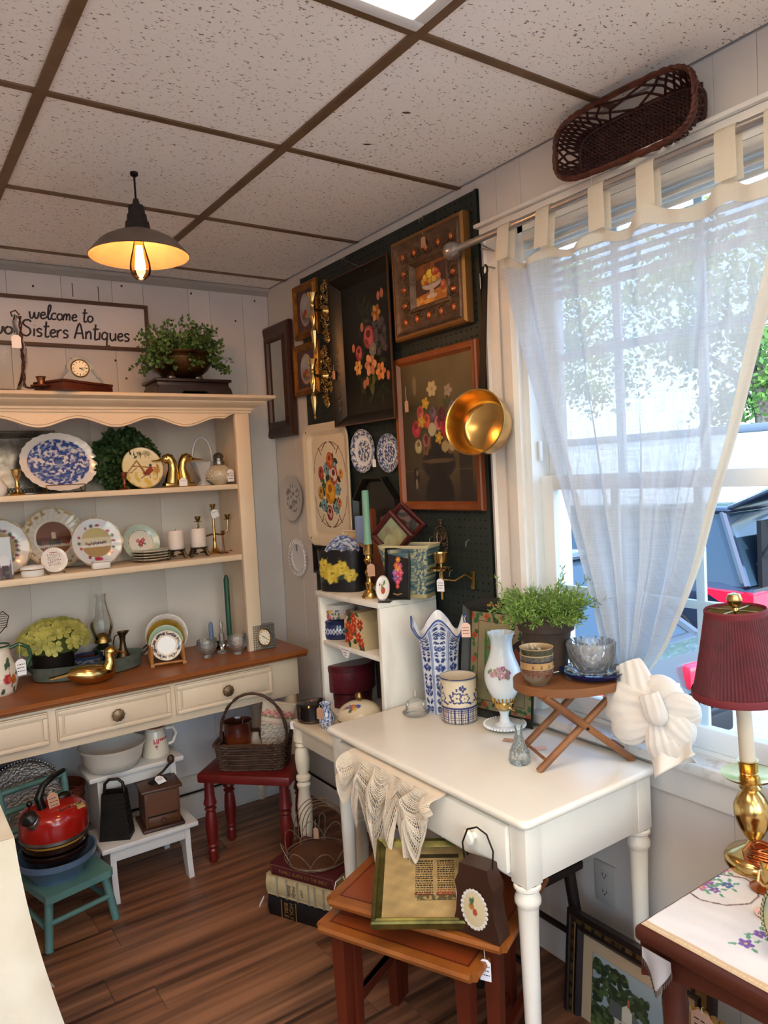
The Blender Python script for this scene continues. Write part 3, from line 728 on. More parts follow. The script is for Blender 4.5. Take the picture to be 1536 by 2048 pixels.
def hutch():
 t = thing('hutch','cream painted hutch with open plate shelves, oak top and drawers','hutch',(-1.05,-.24,0))
 XA,XB = -2.0,-.145
 grey = mat('hutch_back_paint','#cfc6bd',.5,col2='#c6bcb3',scale=3)
 # worktop with moulded edge
 pr = [(-.01,.735),(-.452,.735),(-.462,.74),(-.458,.746),(-.475,.752),(-.475,.758),(-.466,.766),(-.01,.766)]
 W(MB().prism(pr,XA,XB,'x'),'worktop',OAK,t,30)
 W(MB().box(XA + .05,XB - .03,-.43,-.03,.575,.735,.003),'apron',CREAM,t)
 def drawer(x0,x1,z0=.605,z1=.722):
  d = W(MB().box(x0,x1,-.443,-.425,z0,z1,.006),'drawer',CREAM,t)
  k = MB(); b = .02
  for a in [(x0 + .004,x1 - .004,z0 + .004,z0 + b),(x0 + .004,x1 - .004,z1 - b,z1 - .004)]: k.box(a[0],a[1],-.45,-.44,a[2],a[3],.004)
  for a in [(x0 + .004,x0 + b),(x1 - b,x1 - .004)]: k.box(a[0],a[1],-.45,-.44,z0 + b,z1 - b,.004)
  adopt(k.build('moulding',CREAM),d)
  adopt(MB().box(x0 + b + .004,x1 - b - .004,-.449,-.44,z0 + b + .004,z1 - b - .004,.004).build('raised_panel',CREAM),d)
  kn = MB().lathe([(0,0),(.008,0),(.009,.012),(.021,.016),(.023,.02),(.021,.026),(.008,.03),(0,.031)],20,ripple=lambda a,i: 1 + (.06 * math.cos(10 * a) if i in (3,4,5) else 0)).move(rx=90)
  kn.move(x=(x0 + x1) / 2,y=-.446,z=(z0 + z1) / 2)
  adopt(kn.build('knob',mat('antique_bronze','#8d7358',.4,.7,col2='#5a4634',scale=60)),d)
 for x0 in (-1.135,-.71): drawer(x0,x0 + .408)
 drawer(-1.565,-1.16); drawer(-1.98,-1.59)
 lp = [(.028,.575),(.028,.45),(.022,.44),(.026,.43),(.018,.4),(.024,.3),(.026,.2),(.018,.09),(.024,.08),(.026,.05),(.016,0),(0,0)]
 for x in (XB - .06,-1.93):
  for y in (-.40,-.045): W(turned(lp,20,(x,y,0)),'leg',CREAM,t)
 # upper part
 PX0,PX1 = -.345,-.282
 W(MB().box(PX0,PX1,-.325,-.30,.766,1.79,.003),'front_post',CREAM,t)
 W(MB().box(-.312,-.29,-.30,-.02,.766,1.79),'side_panel',CREAM,t)
 W(MB().box(XA,-1.93,-.325,-.02,.766,1.79,.003),'side_panel',CREAM,t)
 x = -.312
 while x > XA:       # back boards
  W(MB().box(max(x - .27,XA) + .0002,x - .0002,-.022,-.012,.766,1.79,.0006),'back_board',grey,t); x -= .27
 W(MB().box(XA,-.312,-.305,-.022,1.456,1.478,.004),'shelf',CREAM,t)
 W(MB().box(XA,-.312,-.305,-.022,1.156,1.181,.004),'shelf',CREAM,t)
 W(MB().box(XA,-.29,-.30,-.012,1.79,1.80),'top_board',CREAM,t)
 # scalloped valance
 def vz(x):
  if x > -.40: return 1.742 + .028 * math.sin(max(0,min(1,(x + .40) / .06)) * PI / 2)
  return 1.734 - .017 * math.cos(2 * PI * (x + 1.10) / .272)
 xs = [PX0 - (PX0 - XA) * i / 150 for i in range(151)]
 W(MB().prism([(x,vz(x)) for x in xs] + [(XA,1.79),(PX0,1.79)],-.325,-.305,'y'),'valance',CREAM,t,30)
 W(MB().tube([(x,-.3255,vz(x) + .008) for x in xs],.0012,4),'valance_bead',mat('cream_groove','#b39a80',.6),t)
 # crown moulding: front run and return on the right end
 cp = [(0,1.772),(.006,1.772),(.008,1.78),(.014,1.784),(.014,1.792),(.03,1.797),(.05,1.806),(.056,1.812),(.056,1.816),(.07,1.82),(.085,1.826),(.088,1.834),(.084,1.838),(0,1.838)]
 W(MB().prism([(-.325 - d,z) for d,z in cp],XA,-.282 + .0,'x'),'crown',CREAM,t,25)
 c = MB(); n = len(cp)
 v = [(-.282,-.325 - d,z) for d,z in cp] + [(-.282 + d,-.325 - d,z) for d,z in cp] + [(-.282 + d,-.012,z) for d,z in cp] + [(-.282,-.012,z) for d,z in cp]
 f = [(k * n + i,(k + 1) * n + i,(k + 1) * n + (i + 1) % n,k * n + (i + 1) % n) for k in range(3) for i in range(n)]
 c.add(v,f); W(c,'crown_return',CREAM,t,25)
 W(MB().box(XA,-.282,-.325,-.012,1.83,1.837),'top_board',CREAM,t)
 return t
hutch()

def desk():
 t = thing('desk','ivory painted writing desk with tapered legs in front of the window','desk',(-.27,-1.65,0))
 x0,x1,y0,y1 = -.512,-.032,-2.085,-1.232
 def rr(x0,x1,y0,y1,r):
  return [(cx + r * math.cos(a),cy + r * math.sin(a)) for cx,cy,s in [(x1 - r,y1 - r,0),(x0 + r,y1 - r,90),(x0 + r,y0 + r,180),(x1 - r,y0 + r,270)] for a in [R(s + 15 * k) for k in range(7)]]
 top = MB()
 lay = [(0.012,.694),(.004,.697),(0,.702),(.0,.71),(.004,.715),(.010,.716)]
 P = [rr(x0 + d,x1 - d,y0 + d,y1 - d,.02) for d,z in lay]; n = len(P[0])
 top.add([(p[0],p[1],z) for (d,z),r_ in zip(lay,P) for p in r_],[(i * n + k,i * n + (k + 1) % n,(i + 1) * n + (k + 1) % n,(i + 1) * n + k) for i in range(len(lay) - 1) for k in range(n)] + [tuple(range(n)),tuple(range((len(lay) - 1) * n,len(lay) * n))])
 W(top,'desk_top',DESKW,t,50)
 a0,a1,b0,b1 = x0 + .02,x1 - .02,y0 + .02,y1 - .02
 W(MB().box(a0,a1,b0,b0 + .018,.56,.694,.002),'side_apron',DESKW,t)
 W(MB().box(a0,a1,b1 - .018,b1,.56,.694,.002),'side_apron',DESKW,t)
 W(MB().box(a1 - .018,a1,b0,b1,.56,.694,.002),'back_apron',DESKW,t)
 W(MB().box(a0 + .002,a0 + .018,b0,b1,.56,.578,.002).box(a0 + .002,a0 + .018,b0,b1,.682,.694,.002),'front_rail',DESKW,t)
 d = W(MB().box(a0 - .014,a0 + .004,b0 + .048,b1 - .048,.574,.684,.005),'drawer',DESKW,t)
 adopt(MB().box(a0 + .004,a0 + .3,b0 + .06,b1 - .06,.58,.675).build('drawer_box',DESKW,None,0),d)
 kp = at(945,1672,x=a0 - .02)
 kn = MB().lathe([(0,0),(.009,0),(.008,.008),(.016,.014),(.0185,.02),(.016,.026),(.007,.029),(0,.0295)],20).move(ry=-90).move(a0 - .014,kp.y,kp.z)
 adopt(kn.build('knob',DESKW),d)
 prof = [(.026,.556),(.031,.552),(.031,.546),(.024,.54),(.026,.532),(.03,.522),(.03,.512),(.025,.504),(.024,.5),(.022,.44),(.019,.25),(.016,.07),(.018,.062),(.018,.052),(.0155,.045),(.014,0),(0,0)]
 for x in (a0 + .022,a1 - .022):
  for y in (b0 + .022,b1 - .022):
   l = W(MB().box(x - .025,x + .025,y - .025,y + .025,.556,.694,.002),'leg',DESKW,t)
   adopt(turned(prof,24,(x,y,0)).build('turned_shaft',DESKW),l)
 return t
desk()

def cream_table():
 p = at(578,1440,z=.6); x0,y1 = p.x,p.y; x1,y0 = -.03,-1.215
 t = thing('side_table','cream side table with a turned leg, holding the white shelf unit','table',((x0 + x1) / 2,(y0 + y1) / 2,0))
 m = mat('ivory_table_paint','#e2d6bf',.4,col2='#d8cab1',scale=6)
 W(MB().box(x0,x1,y0,y1,.578,.6,.006),'table_top',m,t)
 for k,yy in enumerate((x0 + .022,x0 + .03)):
  W(MB().box(yy,yy + .0012,y0 + .02,y1 - .02,.6,.6006),'groove',mat('table_groove','#b3a488',.6),t,0)
 W(MB().box(x0 + .02,x0 + .038,y0 + .02,y1 - .02,.515,.578,.003).box(x0 + .02,x1 - .02,y1 - .04,y1 - .02,.515,.578,.003).box(x1 - .04,x1 - .02,y0 + .02,y1 - .02,.515,.578),'apron',m,t)
 prof = [(.028,.578),(.028,.525),(.02,.518),(.024,.508),(.019,.5),(.024,.49),(.028,.46),(.024,.42),(.018,.4),(.027,.392),(.027,.38),(.019,.372),(.026,.362),(.024,.352),(.02,.345),(.028,.28),(.026,.22),(.018,.14),(.025,.125),(.025,.115),(.017,.105),(.02,.05),(.022,.03),(.014,0),(0,0)]
 for x in (x0 + .03,x1 - .04):
  for y in (y1 - .03,y0 + .03): W(turned(prof,20,(x,y,0)),'leg',m,t)
 return t
cream_table()

def shelf_unit():
 z1 = 1.066; p = at(628,1182,z=z1); q = at(772,1206,z=z1)
 x0,x1,y1,y0 = (p.x + q.x) / 2,-.035,p.y,-1.218
 t = thing('shelf_unit','small distressed white two-shelf unit standing against the pegboard','shelf',((x0 + x1) / 2,(y0 + y1) / 2,.6))
 m = mat('distressed_white','#e3ddd2',.6,col2='#c9c0b2',scale=14,contrast=(.55,.8),stretch=(1,1,.25))
 W(MB().box(x0 - .006,x1,y0 - .0,y1 + .006,z1 - .02,z1,.003),'top',m,t)
 W(MB().box(x0,x1,y0,y0 + .018,.602,z1 - .02,.002),'side_panel',m,t)
 W(MB().box(x0,x1,y1 - .018,y1,.602,z1 - .02,.002),'side_panel',m,t)
 W(MB().box(x0 + .004,x1,y0 + .018,y1 - .018,.865,.881,.002),'shelf',m,t)
 W(MB().box(x0 + .004,x1,y0 + .018,y1 - .018,.602,.616,.002),'shelf',m,t)
 W(MB().box(x1 - .006,x1,y0 + .018,y1 - .018,.616,z1 - .02),'back_panel',mat('shelf_back','#4b4640',.8),t)
 globals()['SU'] = (x0,x1,y0,y1,z1)
shelf_unit()

def nest_table(label,c0,c1,c2,h,group):
 """c0 front-left, c1 front-right, c2 a point up the left edge (world corners of the top)"""
 a = (c1 - c0); w = a.length; rz = math.degrees(math.atan2(a.y,a.x)); d = .31
 t = thing('nesting_table',label,'table',(c0.x,c0.y,0),rz,group)
 m = mat('cherry_top','#8a3f1c',.3,col2='#6f2f14',scale=5,stretch=(.2,1,1),coat=.2); e = mat('cherry_edge','#9b5a26',.32,col2='#7f4519',scale=8,coat=.2); l = mat('cherry_leg','#5f2413',.35,col2='#451709',scale=6,stretch=(1,1,.2))
 MB().box(.012,w - .012,.012,d - .012,h - .016,h,.0).build('top_panel',m,t,0)
 k = MB(); pr = [(0,-.022),(-.012,-.018),(-.016,-.008),(-.012,0),(.012,.0006),(.012,-.022)]
 k.prism([(q[0],h + q[1]) for q in pr],0,w,'x'); b = len(k.v); k.prism([(d - q[0],h + q[1]) for q in pr],0,w,'x')
 k.prism([(q[0],h + q[1]) for q in pr],0,d,'y'); k.prism([(w - q[0],h + q[1]) for q in pr],0,d,'y')
 k.build('edge_moulding',e,t,30)
 MB().box(.016,w - .016,.016,.018,h,h + .0004).box(.016,.018,.016,d - .016,h,h + .0004).box(w - .018,w - .016,.016,d - .016,h,h + .0004).build('inlay_line',mat('dark_inlay','#2a120a',.5),t,0)
 MB().box(.03,w - .03,.024,.04,h - .046,h - .018).box(.03,w - .03,d - .04,d - .024,h - .046,h - .018).box(.024,.04,.03,d - .03,h - .046,h - .018).box(w - .04,w - .024,.03,d - .03,h - .046,h - .018).build('apron',l,t,0)
 for x in (.034,w - .034):
  for y in (.034,d - .034):
   MB().add([(x + sx * s,y + sy * s,z) for z,s in ((0,.013),(h - .018,.019)) for sx,sy in ((-1,-1),(1,-1),(1,1),(-1,1))],[(0,1,2,3),(4,5,6,7),(0,1,5,4),(1,2,6,5),(2,3,7,6),(3,0,4,7)]).build('leg',l,t,0)
 for x in (.034,w - .034): MB().box(x - .009,x + .009,.05,d - .05,.13,.155).build('stretcher',l,t,0)
 return t
nest_table('upper cherry wood nesting table under the ivory desk, holding the gold frame',at(663,1794,z=.425),at(1003,1888,z=.425),None,.425,'nesting tables')
nest_table('lower cherry wood nesting table pulled out furthest towards the floor, tag on top',at(643,1846,z=.375),at(944,1946,z=.375),None,.375,'nesting tables')

def red_stool():
 c = Vector((-.435,-.505,0)); t = thing('wooden_stool','dark red painted stool with turned legs holding the handled basket','stool',c,-47)
 m = mat('barn_red_paint','#6a1714',.4,col2='#52100e',scale=8,coat=.2)
 MB().box(-.19,.19,-.12,.12,.325,.362,.008).build('seat',m,t)
 prof = [(.018,.326),(.02,.26),(.026,.235),(.017,.222),(.024,.214),(.017,.206),(.021,.19),(.024,.14),(.02,.09),(.017,.075),(.023,.068),(.016,.058),(.021,.05),(.017,.03),(.02,.015),(.014,0),(0,0)]
 for sx in (-1,1):
  for sy in (-1,1):
   l = turned(prof,18).build('leg',m,t); l.location = (sx * .155,sy * .088,0)
 return t
red_stool()

def step_stool():
 t = thing('step_stool','white two-step wooden stool under the hutch','step stool',(-.852,-.36,0))
 m = mat('step_stool_white','#cfcbc6',.4,col2='#c4bfb9',scale=8)
 def slab(y0,y1,z): W(MB().box(-1.03,-.675,y0,y1,z - .018,z,.004),'step',m,t)
 slab(-.505,-.30,.205); slab(-.385,-.20,.425)
 for x in (-1.0,-.725):
  pr = [(-.51,0),(-.475,0),(-.455,.05),(-.44,.1),(-.36,.13),(-.26,.1),(-.235,.05),(-.225,0),(-.19,0),(-.205,.06),(-.21,.407),(-.37,.407),(-.375,.3),(-.37,.187),(-.49,.187),(-.492,.11),(-.5,.05)]
  W(MB().prism(pr,x,x + .02,'x'),'side_board',m,t,30)
 W(MB().box(-.98,-.725,-.49,-.474,.145,.187,.002),'front_rail',m,t); W(MB().box(-.98,-.725,-.37,-.355,.365,.407,.002),'upper_rail',m,t)
step_stool()

def teal_chair():
 t = thing('child_chair','teal painted child\'s chair carrying a red kettle and stacked bowls','chair',(-1.165,-.475,0),13)
 m = mat('teal_paint','#5b817b',.45,col2='#4d726d',scale=8)
 h = .182
 out = [(-.115,-.15),(-.10,-.162),(.10,-.162),(.115,-.15),(.125,.13),(.11,.145),(-.11,.145),(-.125,.13)]
 MB().prism(out,h - .024,h,'z').build('seat',m,t,20)
 def bar(a,b,r,nm): MB().tube([a,tuple((Vector(a) + Vector(b)) / 2),b],r,10).build(nm,m,t)
 for s in (-1,1):
  bar((s * .095,-.125,h - .02),(s * .115,-.15,0),.0135,'leg'); bar((s * .09,.105,h - .02),(s * .11,.14,0),.0135,'leg')
  bar((s * .108,-.14,.065),(s * .103,.125,.075),.009,'stretcher'); bar((s * .1,.12,h - .01),(s * .115,.185,.45),.012,'back_post')
 bar((-.1,-.142,.085),(.1,-.142,.085),.009,'stretcher'); bar((-.1,.13,.1),(.1,.13,.1),.009,'stretcher')
 for z,y in ((.3,.15),(.37,.166),(.435,.181)): bar((-.11,y,z),(.11,y,z),.011,'back_rail')
teal_chair()

def lace_table():
 t = thing('draped_table','small table at the left edge hidden under a lace cloth','table',(-1.85,-1.3,0))
 w = mat('table_brown','#4b2a17',.5)
 W(MB().box(-2.23,-1.424,-1.47,-1.12,.73,.752,.004),'table_top',w,t)
 for x in (-2.19,-1.46):
  for y in (-1.435,-1.15): W(MB().box(x - .022,x + .022,y - .022,y + .022,0,.73,.004),'leg',w,t)
 c = thing('lace_tablecloth','ivory embroidered tablecloth with lace edge hanging at the left edge','tablecloth',(-1.85,-1.3,.752))
 x0,x1,y0,y1 = -2.24,-1.416,-1.478,-1.112
 cl = mat('ivory_linen','#ddd2bd',.9,col2='#d2c5ac',scale=9,sheen=.2,bump=.4,bscale=30); cl2 = mat('lace_edge','#e2dac8',.9,bump=1.0,bscale=170)
 per = [(x0,y0),(x1,y0),(x1,y1),(x0,y1)]
 def edge(u):
  s = u * 4; i = int(s) % 4; f = s - int(s); a,b = per[i],per[(i + 1) % 4]; return (a[0] + (b[0] - a[0]) * f,a[1] + (b[1] - a[1]) * f),i,f
 def drop(u,v):
  (x,y),i,f = edge(u); cx,cy = (x0 + x1) / 2,(y0 + y1) / 2
  cor = (abs(2 * f - 1)) ** 5                      # corners hang lower and flare
  L = .50 + .14 * cor; fl = .02 + .05 * v + (.135 * v) * cor
  nx,ny = [(0,-1),(1,0),(0,1),(-1,0)][i]
  sg = 1 if f > .5 else -1; tx,ty = [(1,0),(0,1),(-1,0),(0,-1)][i]
  wv = .012 * math.sin(u * 2 * PI * 22) * v
  return (x + nx * (fl * v ** .7 * .6 + wv) + tx * sg * fl * cor * .45 * v,y + ny * (fl * v ** .7 * .6 + wv) + ty * sg * fl * cor * .45 * v,.754 - L * v ** 1.02)
 W(MB().grid(lambda u,v: (x0 + (x1 - x0) * u,y0 + (y1 - y0) * v,.7545),4,4),'top_cloth',cl,c)
 W(MB().grid(lambda u,v: drop(u,v * .84),240,30,cu=True),'skirt',cl,c)
 g = random.Random(5); k = MB()      # crocheted edging: a net of short threads
 for i in range(240):
  u = (.18 + .4 * i / 240); q = [drop(u + d,.84 + .16 * v) for d,v in ((0,0),(.0018,.35),(-.0008,.65),(.0016,1.0))]
  k.tube(q,.0016,4,caps=False)
 for v in (.845,.88,.92,.955,.985): k.tube([drop(.18 + .4 * i / 300,v + .008 * math.sin(i * .9)) for i in range(301)],.0019,4,caps=False)
 o = W(k,'lace_edging',cl2,c); o['kind'] = 'stuff'
 em = MB()
 for i in range(46):
  u = .42 + .05 * math.sin(i * .5) * .5 + .0 ; v = .62 + .2 * i / 46; p = drop(.37 + .028 * math.sin(i * .7),v)
  em.tube([(p[0] + .004 + .009 * math.cos(a * .7),p[1] + .009 * math.sin(a * .7) * .6,p[2] + .009 * math.sin(a * .7)) for a in range(9)],.0011,4)
 W(em,'embroidery',cl2,c)
lace_table()

def right_table():
 x0,x1,y1,y0,z = -.505,-.02,-2.352,-3.15,.62
 t = thing('mahogany_table','dark mahogany table at the right edge under the embroidered runner','table',(-.26,-2.7,0))
 W(MB().box(x0,x1,y0,y1,z - .028,z,.008),'table_top',REDWOOD,t)
 ap = [(y0,z - .028)] + [(y0 + (y1 - y0) * i / 30,z - .06 - .045 * (abs(2 * i / 30 - 1) ** 4)) for i in range(31)] + [(y1,z - .028)]
 W(MB().prism([(p[0] * .985 - .035,p[1]) for p in ap],x0 + .02,x0 + .036,'x'),'apron',REDWOOD,t,30)
 W(MB().box(x0 + .03,x1 - .03,y1 - .036,y1 - .02,z - .095,z - .028),'side_apron',REDWOOD,t)
 for x in (x0 + .05,x1 - .06):
  for y in (y1 - .05,y0 + .05): W(turned([(.026,.592),(.026,.52),(.02,.5),(.024,.48),(.018,.3),(.014,.05),(.018,.03),(.012,0),(0,0)],18,(x,y,0)),'leg',REDWOOD,t)
right_table()
# ================================================================== things on the walls
def rectframe(w,h,prof):
 """mitred frame centred on x, z 0..h; prof = (inset from outer edge, distance out of the wall)"""
 m = MB(); v = []; n = len(prof)
 for t,d in prof: v += [(-w / 2 + t,-d,t),(w / 2 - t,-d,t),(w / 2 - t,-d,h - t),(-w / 2 + t,-d,h - t)]
 f = [(i * 4 + k,i * 4 + (k + 1) % 4,(i + 1) * 4 + (k + 1) % 4,(i + 1) * 4 + k) for i in range(n - 1) for k in range(4)]
 return m.add(v,f)
def wallrect(pts,X):
 q = [at(px,py,x=X) for px,py in pts]     # tl, tr, br, bl
 return ((q[0].y + q[3].y) / 2,(q[1].y + q[2].y) / 2,(q[2].z + q[3].z) / 2,(q[0].z + q[1].z) / 2)
def plate(name,label,r,col,loc,rz=0,tilt=12,cat='plate',group=None,ripple=None,oval=1.0,n=72,rings=26,m=None,rim=.11,well=.62,foot=True,flat=False):
 """round plate standing on its edge at loc, face towards -y before rz; col(x, z) in -1..1 units gives sRGB"""
 top = []
 for k in range(rings + 1):
  q = k / rings; h = 0 if q < well else rim * r * ((q - well) / (1 - well)) ** .8
  top.append((q * r,h))
 prof = [(0,-.003)] + [(well * r * .8,-.003)] + [(well * r,-.003)] + [(r * .99,rim * r - .003)] + list(reversed(top))
 mb = MB().lathe(prof,n,ripple=(lambda a,i: ripple(a) if i >= 3 and i < 3 + rings * (1 - well) else 1) if ripple else None,sx=1,sy=oval)
 mb.move(rx=90); mb.move(z=r * oval)
 o = mb.build(name,m or PORC,None,50)
 paint(o,lambda c: col(c[:,0] / r,(c[:,2] - r * oval) / (r * oval)))
 place(o,loc,rz,-tilt); return tagp(o,label,cat,group)
def cvcol(cv): return lambda x,z: cv.at((x + 1) * cv.w / 2,(z + 1) * cv.h / 2)

# ---------------------------------------------------------------- pegboard
def pegboard():
 y1,y0,z0,z1 = -.345,-1.484,.62,2.352
 t = thing('pegboard','dark green pegboard full of holes behind the pictures','pegboard',(-.005,(y0 + y1) / 2,z0))
 pm = mat('pegboard_green','#232b27',.6,col2='#1c2320',scale=5); k = MB(); s = .0254; r = .0034
 ny,nz = int((y1 - y0) / s),int((z1 - z0) / s); oy,oz = (y1 - y0 - ny * s) / 2,(z1 - z0 - nz * s) / 2
 oc = [(r * math.cos(PI / 8 + PI / 4 * a),r * math.sin(PI / 8 + PI / 4 * a)) for a in range(8)]; h = s / 2
 sq = [(h,h * .414),(h * .414,h),(-h * .414,h),(-h,h * .414),(-h,-h * .414),(-h * .414,-h),(h * .414,-h),(h,-h * .414)]
 cor = [(h,h),(-h,h),(-h,-h),(h,-h)]
 for j in range(nz):
  for i in range(ny):
   cy,cz = y0 + oy + (i + .5) * s,z0 + oz + (j + .5) * s; v = []; f = []
   ring = [oc[(a) % 8] for a in range(8)]; outer = sq
   v = [(-.012,cy + p[0],cz + p[1]) for p in ring] + [(-.012,cy + p[0],cz + p[1]) for p in outer] + [(-.012,cy + p[0],cz + p[1]) for p in cor] + [(-.0075,cy + p[0],cz + p[1]) for p in ring]
   f = [(a,(a + 1) % 8,8 + (a + 1) % 8,8 + a) for a in range(8)] + [(8,16,9),(10,17,11),(12,18,13),(14,19,15)] + [(a,(a + 1) % 8,20 + (a + 1) % 8,20 + a) for a in range(8)]
   k.add(v,f)
 k.box(-.012,-.0115,y0,y0 + oy,z0,z1).box(-.012,-.0115,y1 - oy,y1,z0,z1)
 o = W(k,'perforated_sheet',pm,t,0)
 W(MB().box(-.0075,-.001,y0,y1,z0,z1),'backing',mat('pegboard_dark','#070808',.9),t,0)
 k = MB()
 for px,py in [(690,520),(735,538),(845,440),(851,436),(865,1078),(938,1085),(868,1133),(905,1145),(842,620),(878,700)]:
  p = at(px,py,x=-.014); k.tube([(-.012,p.y,p.z + .008),(-.02,p.y,p.z + .008),(-.03,p.y - .004,p.z),(-.032,p.y - .004,p.z - .012),(-.03,p.y - .004,p.z + .004)],.0014,5)
 W(k,'wire_hook',mat('galvanised_wire','#a9a596',.35,.8),t)
 p,q = at(685,518,x=-.02),at(733,540,x=-.05)
 W(MB().tube([p,q],.0009,5),'hanging_wire',MATS['galvanised_wire'],t)
pegboard()

# ---------------------------------------------------------------- framed pictures and the mirror
def framed(name,label,cat,pts,X,prof,fm,cv=None,group=None,n=170,tilt=0,gl=False,inner=None):
 yl,yr,zb,zt = wallrect(pts,X - prof[-1][1] * .0); w,h = yl - yr,zt - zb
 t = thing(name,label,cat,(X,(yl + yr) / 2,zb),-90,group,rx=tilt)
 rectframe(w,h,prof).build('frame',fm,t,30)
 ti,di = prof[-1]
 MB().box(-w / 2 + .004,w / 2 - .004,-.004,0,.004,h - .004).build('backing',mat('frame_backing','#3a2a1c',.8),t,0)
 if cv is not None: panel('picture',cv,-w / 2 + ti,w / 2 - ti,ti,h - ti,-di,inner or ART,t,n)
 if gl: MB().box(-w / 2 + ti,w / 2 - ti,-di - .003,-di - .002,ti,h - ti).build('glass',GLASS,t,0)
 return t,w,h
def mirror():
 t,w,h = framed('wall_mirror','narrow mirror in a wide dark wood frame by the corner','mirror',[(527,655),(585,645),(596,872),(537,877)],-.012,[(0,0),(0,.02),(.012,.026),(.045,.02),(.062,.028),(.07,.024),(.075,.012)],DARKWOOD)
 MB().box(-w / 2 + .07,w / 2 - .07,-.012,-.008,.07,h - .07).build('mirror_glass',mat('old_mirror','#b9bcb8',.12,1.0),t,0)
mirror()
GOLDF = mat('gilt_frame','#a5702c',.38,.65,col2='#7a4a1c',scale=30)
def ovals(seed):
 cv = Cv(1,1.15,'#4a3034',120); cv.ell(.5,.58,.33,.47,'#c9a488').ell(.5,.58,.29,.43,'#8e8a86')
 cv.ell(.5,.74,.26,.22,'#a3a5a4',a=.7).ell(.42,.4,.14,.1,'#7b4a34').ell(.58,.42,.12,.09,'#b28a3a').ell(.5,.5,.1,.09,'#a0402c').ell(.55,.28,.2,.06,'#6b5a4c',a=.7); return cv.noise(.06,seed=seed)
pf = [(0,0),(0,.012),(.006,.02),(.014,.016),(.018,.022),(.026,.016),(.032,.012)]
framed('gilt_picture','upper small gilt frame with an oval fruit print on the pegboard','picture frame',[(586,577),(632,558),(645,665),(600,682)],-.014,pf,GOLDF,ovals(1),'small gilt frames')
framed('gilt_picture','lower small gilt frame with an oval fruit print above the cream tray','picture frame',[(586,697),(634,680),(650,780),(602,797)],-.014,pf,GOLDF,ovals(2),'small gilt frames')

def fruit_picture():
 cv = Cv(1,.92,'#4a3026',150)
 cv.rect(0,1,.62,1,'#6e4424').blotch('#94592a',3,10,.2,.7,mask=(cv.Y > .68).astype(float)).rect(.62,1,.3,.85,'#352432',.7)
 cv.put(((cv.Y < .2 + .1 * cv.X)).astype(float),'#a9692c').blotch('#d39a4a',5,12,.25,.8,mask=(cv.Y < .18 + .1 * cv.X).astype(float))
 cv.ell(.5,.42,.3,.13,'#b9aa9a').rect(.18,.82,.42,.56,'#4a3026',0).ell(.5,.46,.3,.06,'#8d7f78').ell(.5,.24,.07,.14,'#b09c8c').ell(.5,.14,.16,.05,'#c5b29c')
 for x,y,r,c in [(.26,.53,.09,'#c8942a'),(.36,.5,.08,'#a8472a'),(.46,.52,.09,'#c79a34'),(.58,.53,.09,'#cfae3c'),(.72,.55,.08,'#c2702c'),(.44,.66,.11,'#d8bb46'),(.6,.68,.09,'#b6532c'),(.68,.66,.07,'#a23a26'),(.3,.6,.08,'#cb9e34')]:
  cv.ell(x,y,r,r * 1.1,'#5b3018').ell(x,y,r * .9,r,c).ell(x - .02,y + .03,r * .45,r * .5,'#e6cf6a',a=.45)
 cv.ell(.86,.3,.09,.12,'#9a4a2c').ell(.84,.33,.05,.06,'#c27a4a')
 cv.noise(.05)
 fm = mat('carved_bronze_frame','#6b5340',.42,.35,col2='#4a3728',scale=35,bump=.6,bscale=90)
 pr = [(0,0),(0,.03),(.006,.036),(.016,.034),(.02,.04),(.028,.034),(.034,.03),(.082,.022),(.086,.028),(.092,.03),(.1,.02),(.104,.012)]
 t,w,h = framed('carved_frame','wide carved bronze frame around a painted bowl of fruit','picture',[(795,488),(938,432),(950,650),(808,680)],-.014,pr,fm,cv)
 am = mat('amber_boss','#b0561e',.2,.3,coat=.8); k = 6; gold = mat('frame_gilding','#8a6030',.45,.5)
 rectframe(w + .002,h + .002,[(-.001,.004),(-.001,.03),(.006,.0372),(.012,.036)]).build('gilt_edge',gold,t,30)
 for side in range(4):
  L = w if side % 2 == 0 else h
  for i in range(5):
   u = .06 + (L - .12) * i / 4
   p = [(u - w / 2,.058),(w / 2 - .058,u),(u - w / 2,h - .058),(-w / 2 + .058,u)][side]
   if side in (1,3) and i in (0,4): continue
   b = MB().ball((0,0,0),(.0095,.009,.013) if side % 2 == 0 else (.012,.009,.010),12,8).build('amber_boss',am,t); b.location = (p[0],-.028,p[1])
   ring = MB().tube([(.017 * math.cos(a * PI / 8),0,.021 * math.sin(a * PI / 8)) for a in range(16)],.0024,5,True)
   for dx,dz in ((.022,.012),(-.022,.012),(.022,-.012),(-.022,-.012)): ring.ball((dx,0,dz),.0045,6,4)
   r_ = ring.build('carving',fm,t); r_.location = (p[0],-.027,p[1])
 price_tag(t,at(846,474,x=-.05) + Vector((0,0,.02)),(.024,.036),KRAFT,(-90,0),.018,0)
fruit_picture()

